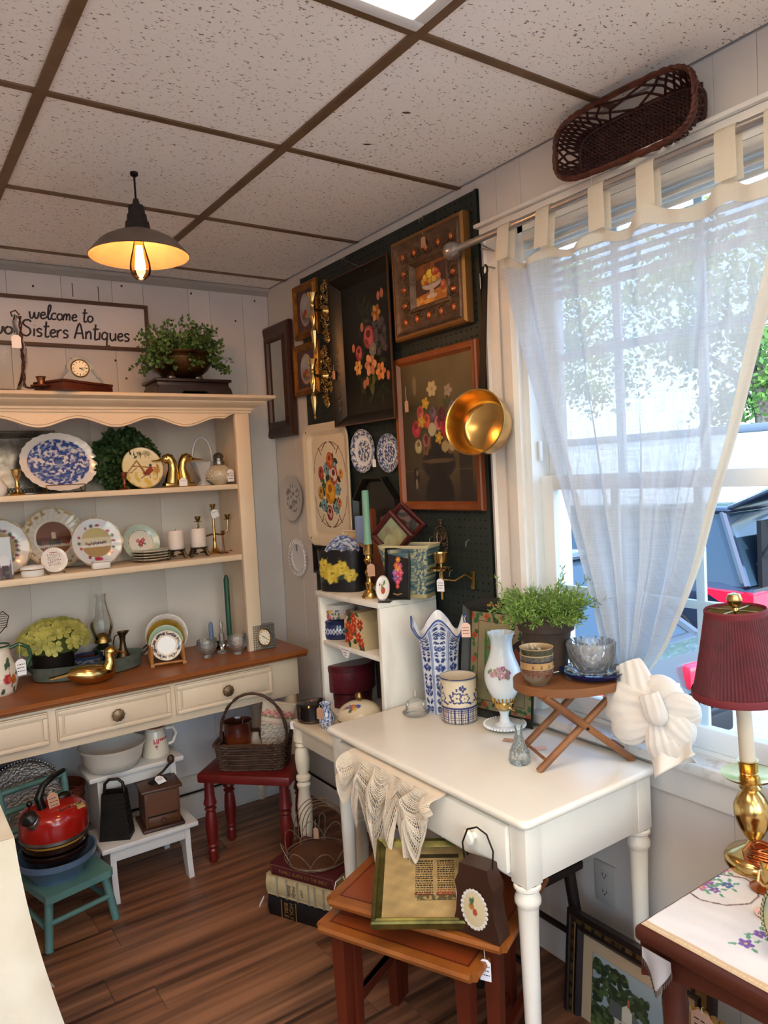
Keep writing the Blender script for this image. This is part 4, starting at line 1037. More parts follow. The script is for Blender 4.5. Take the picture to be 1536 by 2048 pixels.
def tulip_picture():
 cv = Cv(1,1.25,'#57492f',230)
 cv.put(1 - cv.X * 1.6,'#332a1e',.8).put((cv.Y - .75) * 1.6,'#6d5d3e',.8).put((.28 - cv.Y) * 4,'#2e2320',.85).rect(.78,.95,0,.62,'#261f1e',.75).rect(0,1,.27,.285,'#6a5236',.6)
 cv.ell(.5,.06,.2,.2,'#1c1716').ell(.5,.34,.23,.15,'#211b1b').rect(.42,.58,.12,.36,'#1c1716').rect(.41,.58,.36,.6,'#1f1a1e').ell(.5,.36,.24,.02,'#54402e')
 for s in (-1,1): cv.line([(.5 + s * .1,.58),(.5 + s * .13,.5),(.5 + s * .16,.43),(.5 + s * .2,.44),(.5 + s * .2,.49)],.03,'#6f5234')
 for a,b in [((.45,.6),(.3,.8)),((.5,.6),(.48,.98)),((.55,.6),(.68,.95)),((.5,.6),(.75,.78)),((.45,.6),(.2,.7)),((.48,.62),(.4,.9)),((.5,.6),(.62,.85))]: cv.line([a,b],.012,'#2b3420')
 g = random.Random(4)
 for i in range(26): cv.leaf(.5 + g.uniform(-.25,.25),.62 + g.uniform(-.08,.2),.14,.022,g.uniform(20,160),g.choice(['#2a3522','#3b4429','#4e4a2c']),.8)
 def tul(x,y,r,c,c2): r *= 1.3; cv.ell(x,y,r * .8,r,c).ell(x + r * .2,y + .1 * r,r * .35,r * .75,c2,a=.8).ell(x,y + .35 * r,r * .35,r * .4,'#3a1220',a=.5)
 for x,y,r,c,c2 in [(.2,.66,.06,'#a02c3c','#c04a50'),(.27,.8,.05,'#a2463f','#be6a55'),(.36,.72,.05,'#a8402c','#c46242'),(.52,.69,.05,'#b56a6a','#6d2430'),(.62,.65,.065,'#a52030','#c4403f'),(.72,.7,.05,'#b04a4a','#c87068'),(.72,.8,.05,'#6f5a6c','#a48890'),(.57,.76,.05,'#4a1c28','#6b2c38'),(.45,.78,.045,'#5f4a58','#7a6672'),(.33,.55,.045,'#9a5a54','#4a1c2c'),(.22,.5,.05,'#a39a6c','#b8ae80'),(.7,.5,.05,'#a2946a','#b8aa82')]: tul(x,y,r,c,c2)
 for x,y in [(.28,.72),(.52,.56),(.35,.88)]: cv.flower(x,y,.055,5,'#b08c30','#c9a848')
 cv.flower(.45,1.0,.07,6,'#a8956c','#8f7a50').flower(.67,.96,.055,5,'#8f7a6a','#7a6650').ell(.43,.64,.055,.06,'#a8a184').ell(.6,.48,.05,.05,'#9c8a5c')
 cv.ell(.17,.22,.045,.09,'#1f1a18').ell(.17,.16,.02,.05,'#75654c').ell(.18,.26,.015,.03,'#9a8a70',a=.6).ell(.2,1.05,.03,.09,'#8a7a56',a=.5).noise(.05)
 pr = [(0,0),(0,.016),(.004,.02),(.012,.018),(.02,.02),(.026,.012),(.03,.008)]
 t,w,h = framed('tulip_painting','dark painting of tulips in an urn, thin orange wood frame','picture',[(795,718),(960,680),(973,1022),(807,1018)],-.014,pr,mat('orange_wood_frame','#8a4a22',.35,col2='#6e3516',scale=8,stretch=(1,1,.2)),cv,None,260)
 p = at(812,790,x=-.045)
 price_tag(t,p + Vector((0,0,.03)),(.02,.04),KRAFT,(-90,0),.05,0)
tulip_picture()

# ---------------------------------------------------------------- big black tole tray
def black_tray():
 yl,yr,zb,zt = wallrect([(669,554),(789,508),(780,838),(661,857)],-.05); w,h = yl - yr,zt - zb
 cv = Cv(w,h,'#14130f',240)
 def q(x,y): return ((x) * w,y * h)
 g = random.Random(2)
 for i in range(60):
  x,y = q(g.uniform(.3,.85),g.uniform(.12,.85)); cv.leaf(x,y,.055,.009,g.uniform(0,360),g.choice(['#23301f','#2d3a24','#3b4226','#2a2f2a']),.9)
 for i in range(16):
  x,y = q(.75 + g.uniform(-.1,.12),.56 + g.uniform(-.14,.12)); cv.flower(x,y,.018,5,'#4a4248','#6a5a40')
 for x,y,r,c,c2 in [(.72,.73,.036,'#b9853a','#8a5a24'),(.30,.36,.034,'#c48a3c','#d9a860'),(.56,.36,.05,'#cf9470','#b3704c'),(.76,.29,.04,'#b9703c','#d08a50')]: cv.flower(*q(x,y),r,6,c,'#6b3a1c',c2)
 for x,y,r in [(.55,.57,.045),(.33,.47,.03)]: cv.rose(*q(x,y),r,'#8c3c40','#b05a58','#5c2026')
 for x,y in [(.42,.66),(.22,.52),(.85,.86),(.78,.85),(.42,.22),(.48,.24),(.9,.25)]: cv.ell(*q(x,y),.013,.02,'#b06a50')
 cv.leaf(*q(.58,.12),.06,.016,95,'#55562a').leaf(*q(.6,.2),.05,.015,80,'#5a5c30').flower(*q(.62,.47),.03,9,'#77726c','#a89c70')
 t = thing('tole_tray','large rectangular black tole tray painted with a tall flower spray','tray',(-.016,(yl + yr) / 2,zb),-90,None)
 bl = mat('tole_black','#131210',.35); R0 = .042
 panel('painted_floor',cv,-w / 2 + R0,w / 2 - R0,R0,h - R0,-.006,TOLE,t,250)
 rectframe(w,h,[(R0,.006),(.012,.036),(.004,.04),(0,.038),(.002,.034),(R0,.0)]).build('sloped_rim',bl,t,30)
 rectframe(w + .002,h + .002,[(-.001,.036),(-.001,.041),(.004,.042)]).build('rim_line',mat('tole_gold_line','#5e4030',.4,.4),t,30)
 k = MB(); ph = at(640,900,x=-.03)      # pierced handle scrolls along the left slope
 for i in range(9):
  z = h * (.12 + .05 * i); k.tube([(-w / 2 + .02 + .008 * math.cos(a * PI / 5),-.028 - .002 * math.sin(a),z + .009 * math.sin(a * PI / 5)) for a in range(10)],.0016,4,True)
 k.build('pierced_scroll',mat('tole_scroll','#6a4a36',.5),t)
 k = MB()
 for dx in (0,.02,.04): k.ball((-w / 2 + .07 + dx,-.026,.018),(.006,.001,.004),6,4)
 k.build('rim_flowers',mat('rim_flower','#b59a8c',.5),t)
 price_tag(t,at(667,738,x=-.06) + Vector((0,0,.015)),(.02,.034),KRAFT,(-90,0),.022,0)
black_tray()

# ---------------------------------------------------------------- brass sconces with pierced back plates
def sconce(label,ptop,pplate,z_off):
 a = at(*pplate,x=-.02); t = thing('wall_sconce',label,'sconce',(-.014,a.y,a.z),-90,'brass wall sconces')
 fil = MB(); g = random.Random(8)
 for i in range(95):      # filigree plate: a lozenge of curling leaves
  z = g.uniform(-.12,.12); wd = .052 * (1 - abs(z) / .125) ** .75 + .006; x = g.uniform(-wd,wd); r = g.uniform(.006,.011); s = g.uniform(0,6)
  fil.tube([(x + r * math.cos(s + q * .75),-.004 - .003 * g.random(),z + r * math.sin(s + q * .75)) for q in range(7)],[.0026,.003,.003,.0026,.0022,.0018,.0012],5)
 fil.build('pierced_plate',BRASS,t)
 ax,ay = .0,.135      # arm reaches into the room, the torch hangs in front of the small frames
 MB().lathe([(0,0),(.022,0),(.024,.008),(.016,.016),(.010,.03),(.007,.05),(.009,.062)],16).move(rx=90).build('arm',BRASS,t)
 pr = [(0,-.21),(.004,-.206),(.006,-.196),(.003,-.19),(.005,-.184),(.009,-.15),(.013,-.11),(.015,-.10),(.012,-.094),(.008,-.085),(.007,-.07),(.010,-.055),(.012,-.035),(.010,-.01),(.008,.004),(.012,.012),(.013,.02),(.010,.026),(.011,.04),(.014,.056),(.021,.078),(.019,.078),(.011,.05),(0,.05)]
 MB().lathe([(q[0],q[1] * .86) for q in pr],20,(0,-.068,0),ripple=lambda b,i: 1 + (.12 * math.cos(8 * b) if i in (5,6,11,12,13,19,20) else 0)).build('torch',BRASS,t)
 return t
sconce('upper brass sconce with pierced leaf plate over the small gilt frame',None,(652,622),0)
sconce('lower brass sconce with pierced leaf plate hanging over the cream tray',None,(652,752),0)

# ---------------------------------------------------------------- cream flowered tray
def cream_tray():
 yl,yr,zb,zt = wallrect([(606,850),(699,840),(701,1080),(614,1103)],-.04); w,h = yl - yr,zt - zb
 cv = Cv(w,h,'#d9c9ae',240); g = random.Random(6)
 def q(x,y): return (x * w,y * h)
 for s in (-1,1):
  for v in (-1,1):
   pts = [(.5 + s * (.03 + .42 * math.sin(a)),.5 + v * (.42 - .30 * (1 - math.cos(a)))) for a in [k * PI / 2 / 12 for k in range(13)]]
   cv.line([q(*p) for p in pts],.004,'#5b3a2a')
   for a,b in (((.1,.40),(.2,.34)),((.3,.37),(.22,.30)),((.04,.42),(.14,.38))): cv.line([q(.5 + s * a[0],.5 + v * a[1]),q(.5 + s * (a[0] + b[0]) / 2,.5 + v * (a[1] + b[1]) / 2 + .01 * v),q(.5 + s * b[0],.5 + v * b[1])],.006,'#5b3a2a')
 for i in range(40):
  x,y = .5 + g.uniform(-.26,.26),.5 + g.uniform(-.24,.24); cv.leaf(*q(x,y),.05,.014,g.uniform(0,360),g.choice(['#2e4030','#3c5238','#4a5e40','#27382c']))
 for x,y in [(.42,.66),(.72,.45),(.58,.55),(.3,.3),(.66,.27),(.62,.66)]: cv.flower(*q(x,y),.034,7,'#5f8894','#6a3020','#83a8b0')
 for x,y,r,c in [(.52,.74,.036,('#b8502c','#cf7a48','#8a3420')),(.25,.62,.03,('#a8382c','#c25a3c','#7a2018')),(.5,.43,.055,('#c98a24','#dca63c','#a85c1c')),(.62,.59,.042,('#a5503c','#d9c8c0','#6d2c28')),(.22,.42,.03,('#a88430','#c6a04c','#8a4a24')),(.46,.22,.034,('#8e3226','#c0a49a','#7a2a20')),(.82,.6,.022,('#d08a30','#d9a040','#b05c28')),(.75,.32,.02,('#c06a3c','#d08a5a','#8c3c24'))]: cv.rose(*q(x,y),r,*c)
 t = thing('flowered_tray','tall cream tole tray painted with orange and yellow roses','tray',(-.018,(yl + yr) / 2,zb),-90)
 cm = mat('cream_tole','#d9c9ae',.35,col2='#cfbea2',scale=6)
 def rrz(d,r):
  x0,x1,z0,z1 = -w / 2 + d,w / 2 - d,d,h - d
  return [(cx + r * math.cos(a),cz + r * math.sin(a)) for cx,cz,s in [(x1 - r,z1 - r,0),(x0 + r,z1 - r,90),(x0 + r,z0 + r,180),(x1 - r,z0 + r,270)] for a in [R(s + 11.25 * k) for k in range(9)]]
 lay = [(.052,.004,.03),(.045,.006,.035),(.036,.016,.042),(.030,.019,.046),(.012,.022,.06),(.004,.026,.066),(0,.024,.07),(.002,.018,.07),(.03,.010,.05)]
 P = [[(p[0],-y,p[1]) for p in rrz(d,r)] for d,y,r in lay]; n = len(P[0]); k = MB()
 k.add([p for r_ in P for p in r_],[(i * n + a,i * n + (a + 1) % n,(i + 1) * n + (a + 1) % n,(i + 1) * n + a) for i in range(len(lay) - 1) for a in range(n)])
 k.build('rim',cm,t,60)
 panel('painted_floor',cv,-w / 2 + .046,w / 2 - .046,.046,h - .046,-.0045,TOLE,t,240)
 for z in (.03,h - .03): MB().ball((-w / 2 + .035,-.023,z),(.004,.001,.005),8,4).build('screw_hole',INK,t)
cream_tray()

# ---------------------------------------------------------------- plates on the wall
def bluewhite(seed,ground='#d8dade',ink='#2c3a66',rimw=.72,dens=.12,border=True):
 cv = Cv(2,2,ground,150); d = np.hypot(cv.X - 1,cv.Y - 1)
 cv.blotch(ink,seed,34,dens,.95,mask=((d < .5) | ((d > rimw) & (d < .96))).astype(float))
 cv.blotch('#5a6a94',seed + 9,40,.35,.8,mask=((d < .52) | (d > rimw)).astype(float))
 if border: cv.ring(1,1,.56,.56,.012,ink).ring(1,1,.97,.97,.02,ink,.7)
 return cv
def wallplate(name,label,pxc,r,col,**k):
 p = at(*pxc,x=-.03); o = plate(name,label,r,col,(-.016,p.y,p.z - r),-90,0,**k); return o
o = wallplate('wall_plate','blue flowered white plate hanging beside the cream tray',(722,902),.085,cvcol(bluewhite(3)),ripple=lambda a: 1 + .012 * math.cos(18 * a))
price_tag(o,at(748,918,x=-.05) + Vector((0,0,.02)),(.022,.03),PAPER,(-90,0),.02,0)
wallplate('wall_plate','dark blue bordered plate hanging next to the tulip painting',(773,906),.072,cvcol(bluewhite(7,'#cfd2d8','#27325a',.6,-.25)))
cvg = Cv(2,2,'#b9b2ad',120).blotch('#6f6460',5,20,.25,.9,mask=(np.hypot(Cv(2,2,'#000000',120).X - 1,Cv(2,2,'#000000',120).Y - 1) < .62).astype(float))
p = at(582,996,x=-.03); plate('wall_plate','grey plate with faded flowers on the white wall by the hutch',.105,cvcol(cvg),(-.012,-.165,p.z - .105),-90,0)
def lattice_plate():
 p = at(593,1116,x=-.03); r = .088; t = thing('lattice_plate','white plate with a pierced looped edge low on the wall','plate',(-.012,-.19,p.z),-90)
 m = mat('milk_glass','#dcd8da',.2,coat=.3,sss=.2)
 MB().lathe([(0,-.002),(.06,-.002),(.066,.004),(.064,.007),(.058,.002),(0,.002)],48).move(rx=90).build('centre',m,t)
 k = MB()
 for i in range(30):
  a = 2 * PI * i / 30; c,s = math.cos(a),math.sin(a)
  k.tube([((.075 + .012 * math.cos(b * PI / 5)) * c - .0075 * math.sin(b * PI / 5) * s,-.006 - .004 * (math.cos(b * PI / 5)),(.075 + .012 * math.cos(b * PI / 5)) * s + .0075 * math.sin(b * PI / 5) * c) for b in range(10)],.0022,5,True)
 k.build('looped_edge',m,t); MB().box(-.004,.004,-.012,-.008,.03,.06,.001).build('plate_clip',mat('clip_wire','#8a8686',.4,.6),t)
lattice_plate()

# black trays standing behind the cream tray and on the pegboard
def eight_tray():
 yl,yr,zb,zt = wallrect([(702,952),(793,955),(790,1120),(702,1110)],-.05); w = .30; h = .30
 yc = (yl + yr) / 2 - .005; zt = at(745,952,x=-.03).z
 t = thing('octagonal_tray','black eight-sided tray with faded pink flowers behind the candles','tray',(-.02,yc,zt - h),-90)
 oc = lambda s: [(s * w / 2 * math.cos(PI / 8 + PI / 4 * k) * 1.05,h / 2 + s * h / 2 * math.sin(PI / 8 + PI / 4 * k) * 1.05) for k in range(8)]
 k = MB(); lay = [(1,0),(1.0,.03),(.96,.03),(.88,.008),(.88,.006)]
 k.add([(p[0],-d,p[1]) for s,d in lay for p in oc(s)],[(i * 8 + a,i * 8 + (a + 1) % 8,(i + 1) * 8 + (a + 1) % 8,(i + 1) * 8 + a) for i in range(4) for a in range(8)])
 k.build('rim',BLACKP,t,20)
 cv = Cv(1,1,'#1c1917',100); g = random.Random(3)
 for i in range(10): cv.leaf(.4 + g.uniform(-.2,.3),.2 + g.uniform(-.1,.3),.16,.03,g.uniform(30,150),'#3a3a22')
 cv.flower(.62,.42,.08,5,'#7c5a62','#b09a50').flower(.5,.26,.1,6,'#7a4a4c','#a08a40')
 o = MB().grid(lambda u,v: ((u * 2 - 1) * w / 2 * .9 * 1,-.007,h / 2 + (v * 2 - 1) * h / 2 * .9),60,60)
 o.f = [f for f in o.f if all(abs(o.v[i][0]) / (w / 2) + abs(o.v[i][2] - h / 2) / (h / 2) < 1.22 for i in f)]
 o = o.build('painted_floor',TOLE,t); paint(o,lambda c: cv.at(c[:,0] / w + .5,c[:,2] / h))
 # wooden paddle and blue book leaning against it
 q = at(735,1010,x=-.075); pd = thing('wooden_paddle','reddish wooden paddle shape behind the green candle','wooden board',(-.06,q.y,1.066),-90)
 out = [(-.115,0),(.1,0),(.1,.135),(.055,.15),(.03,.165),(.018,.19),(.018,.275),(.009,.292),(-.009,.292),(-.018,.275),(-.018,.19),(-.035,.168),(-.07,.155),(-.115,.15)]
 MB().prism(out,-.009,.009).build('board',mat('cherry_board','#7a3a1e',.4,col2='#5c2712',scale=7,stretch=(1,1,.2)),pd,30)
 MB().tube([(-.06,-.0095,.09),(-.03,-.0095,.075),(.0,-.0095,.07),(.03,-.0095,.078)],.002,5).build('carved_line',MATS['dark_walnut'],pd)
 q = at(717,1030,x=-.085); b = MB().box(-.011,.011,-.012,.012,0,.105,.001).build('pale_blue_book',mat('book_blue','#8d9dc4',.6),None,0); place(b,(-.085,q.y,at(717,1046,x=-.085).z - .01),-90); tagp(b,'pale blue spine standing between the octagonal tray and wooden paddle','book')
 b.location.z = 1.226
eight_tray()
def dark_tray():
 yl,yr,zb,zt = wallrect([(630,1085),(700,1085),(700,1172),(636,1172)],-.02)
 t = thing('black_tray','black scalloped tray peeking out below the cream flowered tray','tray',(-.014,(yl + yr) / 2 + .0,1.068),-90)
 w,h = yl - yr + .04,.135
 rectframe(w,h,[(0,0),(0,.012),(.008,.014),(.03,.004),(.034,.003)]).build('rim',BLACKP,t,30)
 MB().box(-w / 2 + .03,w / 2 - .03,-.004,0,.03,h - .03).build('floor_panel',BLACKP,t,0)
dark_tray()

# ---------------------------------------------------------------- brass pan with long iron handle
def pan():
 hk = at(970,540,x=-.055); c = at(960,848,x=-.11)
 t = thing('hanging_pan','brass pan on a long black iron handle hanging beside the window','pan',(-.06,hk.y,hk.z))
 W(MB().tube([(-.012,hk.y,hk.z + .01),(-.06,hk.y,hk.z + .012),(-.062,hk.y,hk.z + .018)],.0025,6),'nail',MATS['galvanised_wire'],t)
 e = Vector((-.075,at(964,790,x=-.075).y,at(964,790,x=-.075).z))
 ring = MB().tube([(-.055,hk.y + .010 * math.cos(a * PI / 7),hk.z + .0 + .014 * math.sin(a * PI / 7)) for a in range(14)],.0035,6,True)
 d = e - Vector((-.055,hk.y,hk.z - .014)); k = MB()
 for i in range(9):
  pass
 bar = MB(); a0 = Vector((-.055,hk.y,hk.z - .012)); n = Vector((1,0,0)); s = d.cross(n).normalized()
 v = []
 for i in range(9):
  f = i / 8; p = a0 + d * f; wd = .0095 + .003 * f
  v += [p + s * wd + n * .0025,p - s * wd + n * .0025,p - s * wd - n * .0025,p + s * wd - n * .0025]
 bar.add(v,[(i * 4 + q,i * 4 + (q + 1) % 4,(i + 1) * 4 + (q + 1) % 4,(i + 1) * 4 + q) for i in range(8) for q in range(4)] + [(0,1,2,3),(32,33,34,35)])
 bar.add(ring.v,ring.f); W(bar,'handle',IRON,t,30)
 # open side faces the room and down to the left
 ax = Vector((-.93,-.30,.16)).normalized(); R0 = .098
 prof = [(0,.0),(.05,0),(.072,.004),(.084,.014),(.092,.04),(.097,.092),(.100,.094),(.099,.096),(.095,.094),(.089,.04),(.08,.016),(.07,.008),(0,.005)]
 mb = MB().lathe(prof,56); M = ax.to_track_quat('Z','Y').to_matrix().to_4x4(); mb.xf(Matrix.Translation(c - ax * .06) @ M)
 W(mb,'bowl',mat('warm_brass','#cfa765',.22,1.0,col2='#bd9350',scale=14),t)
 p = at(962,560,x=-.07); price_tag(t,p + Vector((0,.004,.02)),(.02,.034),PAPER,(-130,0),.01,0)
pan()

# ---------------------------------------------------------------- candle bracket and oval plaque low on the pegboard
def bracket():
 c = at(882,1120,x=-.09)
 t = thing('candle_bracket','brass candle cup on a stem with a drip tray beside the green tole tray','candle holder',(c.x,c.y,1.066 - .0))
 t.location.z = c.z - .12
 top = at(882,1108,x=-.09).z
 W(MB().lathe([(0,-.03),(.02,-.03),(.023,-.026),(.026,.0),(.027,.004),(.024,.004),(.021,-.02),(0,-.022)],28,(c.x,c.y,top)),'cup',BRASS,t)
 W(MB().lathe([(.005,-.03),(.005,-.045),(.009,-.05),(.006,-.056),(.008,-.08),(.006,-.1),(.012,-.104),(.012,-.112),(.006,-.116),(.005,-.15)],16,(c.x,c.y,top)),'stem',BRASS,t)
 W(MB().lathe([(.006,-.052),(.034,-.05),(.038,-.046),(.034,-.053),(.006,-.056)],28,(c.x,c.y,top)),'drip_tray',BRASS,t)
 W(MB().tube([(c.x,c.y,top - .085),(c.x + .03,c.y - .03,top - .09),(c.x + .05,c.y - .06,top - .07),(-.014,c.y - .07,top - .09)],.003,6),'arm',OLDBRASS,t)
 W(MB().box(-.02,-.012,c.y - .08,c.y - .06,top - .12,top - .06,.002),'wall_plate',OLDBRASS,t)
 price_tag(t,(c.x - .012,c.y - .006,top - .058),(.026,.042),PAPER,(-65,0),.022)
 q = at(882,1080,x=-.02)
 o = thing('oval_plaque','small oval dark plaque with beaded frame and red flowers on the pegboard','plaque',(-.013,q.y,q.z - .06),-90)
 cv = Cv(2,2,'#14100f',60).ell(1.05,1.3,.12,.12,'#a83040').ell(.9,1.0,.14,.1,'#8a2c3c').blotch('#6f6a4c',4,20,.3,.9)
 k = MB().lathe([(0,0),(1,0),(1,.0)],40).move(rx=90); k.xf(Matrix.Diagonal((.03,1,.046,1))); k.move(y=-.006,z=.055)
 k = MB().grid(lambda u,v: (.03 * v * math.cos(2 * PI * u),-.006,.055 + .046 * v * math.sin(2 * PI * u)),40,12,cu=True).build('painted_oval',TOLE,o); paint(k,lambda c_: cv.at(c_[:,0] / .03 + 1,(c_[:,2] - .055) / .046 + 1))
 k = MB().tube([(.033 * math.cos(a * PI / 24),-.006,.055 + .05 * math.sin(a * PI / 24)) for a in range(48)],.004,6,True)
 for a in range(30): k.ball((.036 * math.cos(a * PI / 15),-.01,.055 + .054 * math.sin(a * PI / 15)),.0035,6,4)
 k.ball((0,-.008,.118),(.008,.004,.01),8,6).ball((-.006,-.008,.128),.005,6,4).ball((.006,-.008,.128),.005,6,4).build('beaded_frame',mat('plaque_bronze','#4a3a30',.4,.5),o)
 price_tag(o,at(874,1065,x=-.03),(.016,.022),PAPER,(-90,0),.035,0)
bracket()

# ---------------------------------------------------------------- long wicker basket above the window
def wall_basket():
 c0,c1 = at(1150,305,x=-.05),at(1385,212,x=-.05); yc,zc = (c0.y + c1.y) / 2,(c0.z + c1.z) / 2
 L,Hh = abs(c0.y - c1.y) + .05,.145
 t = thing('wicker_basket','long dark wicker tray basket hung above the window','basket',(-.01,yc,zc),-90,rx=0,ry=2.0)
 wk = mat('dark_wicker','#3e1a14',.55,col2='#2a0f0b',scale=40,bump=.4,bscale=200); wk2 = mat('brown_wicker','#5e3020',.5,col2='#3e1a12',scale=40)
 def oval(s,grow=0,n=80):
  a,b = L / 2 + grow,Hh / 2 + grow; r = b
  pts = []
  for k in range(n):
   th = 2 * PI * k / n; c,sn = math.cos(th),math.sin(th)
   pts.append((math.copysign(abs(c) ** .42,c) * a,math.copysign(abs(sn) ** .62,sn) * b))
  return pts
 k = MB()          # floor weave: rods across, strands along
 for i in range(24):
  z = -Hh / 2 * .72 + Hh * .72 * i / 23; half = L / 2 * .9 * (1 - .12 * (abs(z) / (Hh / 2)) ** 3)
  k.tube([(-half + 2 * half * j / 60,-.006 + .0026 * (1 if (j + i) % 2 else -1),z) for j in range(61)],.0024,5)
 for i in range(31): x = -L / 2 * .88 + L * .88 * i / 30; k.tube([(x,-.006,-Hh * .36),(x,-.006,Hh * .36)],.0026,5)
 o = k.build('woven_floor',wk,t); o['kind'] = 'stuff'
 MB().tube([(p[0] * .92,-.008,p[1] * .80) for p in oval(1)],.006,6,True).build('floor_rim',wk,t)
 k = MB(); ov = oval(1,.0,132); n = len(ov)      # open lattice sides leaning outwards
 for i in range(0,n,3):
  for sg in (-1,1):
   a,b = ov[i],ov[(i + sg * 5) % n]; m_ = ov[(i + sg * 2) % n]
   k.tube([(a[0] * .92,-.01,a[1] * .80),(m_[0] * .985,-.045,m_[1] * .93),(b[0] * 1.02,-.078,b[1] * 1.04)],.0032,5)
 o = k.build('lattice_side',wk,t); o['kind'] = 'stuff'
 k = MB(); ov = oval(1,.006,160)
 for ph in (0,2.1,4.2): k.tube([(p[0] * (1 + .008 * math.cos(i * .5 + ph)),-.08 + .006 * math.sin(i * .5 + ph),p[1] * (1.02 + .03 * math.cos(i * .5 + ph))) for i,p in enumerate(ov)],.0048,5,True)
 k.build('braided_rim',wk2,t)
 price_tag(t,at(1185,385,x=-.09) + Vector((0,0,.055)),(.022,.042),mat('cream_tag','#d8c6b0',.8),(-90,0),.055,2)
wall_basket()

# ---------------------------------------------------------------- welcome sign on the back wall
STROKES = {
 'w': [[(0,.5),(.06,.12),(.16,.0),(.26,.12),(.32,.45),(.36,.12),(.46,0),(.56,.14),(.6,.5)]],
 'e': [[(0,.24),(.2,.28),(.34,.36),(.26,.5),(.1,.42),(.06,.2),(.18,.02),(.4,.1)]],
 'l': [[(0,.1),(.18,.5),(.26,.95),(.18,1.08),(.1,.85),(.12,.2),(.2,.0),(.32,.1)]],
 'c': [[(.34,.42),(.22,.5),(.08,.4),(.04,.2),(.14,.02),(.36,.08)]],
 'o': [[(.2,.5),(.06,.38),(.04,.16),(.18,0),(.34,.12),(.36,.34),(.22,.5)]],
 'm': [[(0,.0),(.04,.46)],[(.04,.3),(.14,.5),(.22,.4),(.22,.02)],[(.22,.3),(.34,.5),(.42,.4),(.44,.02)]],
 't': [[(.16,1.0),(.14,.1),(.24,0),(.36,.08)],[(0,.66),(.34,.7)]],
 'S': [[(.48,.92),(.34,1.04),(.1,.98),(.04,.78),(.2,.62),(.42,.46),(.46,.2),(.26,.0),(0,.1)]],
 'i': [[(.06,.5),(.06,0)],[(.06,.7),(.065,.72)]],
 's': [[(.34,.44),(.2,.52),(.06,.42),(.14,.3),(.32,.2),(.28,.04),(.06,.02)]],
 'r': [[(.04,.5),(.06,0)],[(.06,.32),(.16,.48),(.3,.5)]],
 'A': [[(0,0),(.26,1.0),(.52,0)],[(.1,.34),(.44,.36)]],
 'n': [[(.04,.5),(.05,0)],[(.05,.3),(.2,.5),(.32,.4),(.34,0)]],
 'q': [[(.36,.42),(.2,.52),(.06,.38),(.06,.14),(.2,.04),(.36,.2)],[(.37,.5),(.36,-.34),(.46,-.4),(.52,-.3)]],
 'u': [[(.04,.5),(.06,.12),(.2,0),(.34,.16)],[(.36,.5),(.38,0)]],
 'T': [[(0,1),(.56,1)],[(.28,1),(.28,0)]],' ': [],
}
ADV = {'w': .66,'e': .42,'l': .3,'c': .38,'o': .42,'m': .54,'t': .36,'S': .62,'i': .16,'s': .42,'r': .34,'A': .62,'n': .44,'q': .5,'u': .46,'T': .6,' ': .3}
def strokes(s,size,wd,sl=0.0,sp=1.0):
 k = MB(); x = 0
 def spl(pts):
  if len(pts) < 3: return pts
  out = []; P = [pts[0]] + pts + [pts[-1]]
  for i in range(1,len(P) - 2):
   for q in range(5):
    f = q / 5; a,b,c,d = P[i - 1],P[i],P[i + 1],P[i + 2]
    out.append(tuple(.5 * (2 * b[j] + (c[j] - a[j]) * f + (2 * a[j] - 5 * b[j] + 4 * c[j] - d[j]) * f * f + (3 * b[j] - a[j] - 3 * c[j] + d[j]) * f ** 3) for j in (0,1)))
  return out + [pts[-1]]
 for ch in s:
  for st in STROKES[ch]:
   pts = [((x + p[0] + sl * p[1]) * size,0,p[1] * size) for p in spl(st)]
   b = len(k.v); k.tube(pts,wd,6)
   for i in range(b,len(k.v)): q = k.v[i]; k.v[i] = (q[0],q[1] * .25,q[2])
  x += ADV[ch] * sp
 return k,x * size
def sign():
 q = [at(px,py,y=-.02) for px,py in [(0,588),(297,612),(298,703),(0,682)]]
 x1,z1,z0 = (q[1].x + q[2].x) / 2,q[1].z,q[2].z; x0 = x1 - 1.0; w,h = x1 - x0,z1 - z0
 t = thing('welcome_sign','long white sign in a thin brown frame reading welcome to Two Sisters Antiques','sign',(x0 + w / 2,-.001,z0))
 MB().box(-w / 2 + .01,w / 2 - .01,-.008,0,.01,h - .01).build('board',mat('sign_board_white','#dcd6d6',.6),t,0)
 rectframe(w,h,[(0,0),(0,.022),(.013,.022),(.013,.006)]).build('frame',mat('sign_frame_brown','#5e4032',.5,col2='#49301f',scale=12,stretch=(.2,1,1)),t,20)
 ink = mat('sign_ink','#2b2530',.6)
 def put(s,pxl,pyl,pxr,size_px,wd,sl,nm,sp=1.0):
  a = at(pxl,pyl,y=-.01); b = at(pxr,pyl,y=-.01); size = size_px * mpp(a)
  k,L = strokes(s,size,wd,sl,sp); f = (b.x - a.x) / L; k.xf(Matrix.Diagonal((f,1,1,1)))
  o = k.build(nm,ink,t); o.location = (a.x - (x0 + w / 2),-.009,a.z - z0)
 put('welcome to',58,636,186,27,.0036,.12,'lettering_welcome')
 put('Sisters',44,671,138,31,.0040,.1,'lettering_sisters')
 put('Antiques',149,677,260,31,.0040,.1,'lettering_antiques')
 put('Two',-50,664,26,31,.0040,.1,'lettering_two')
sign()

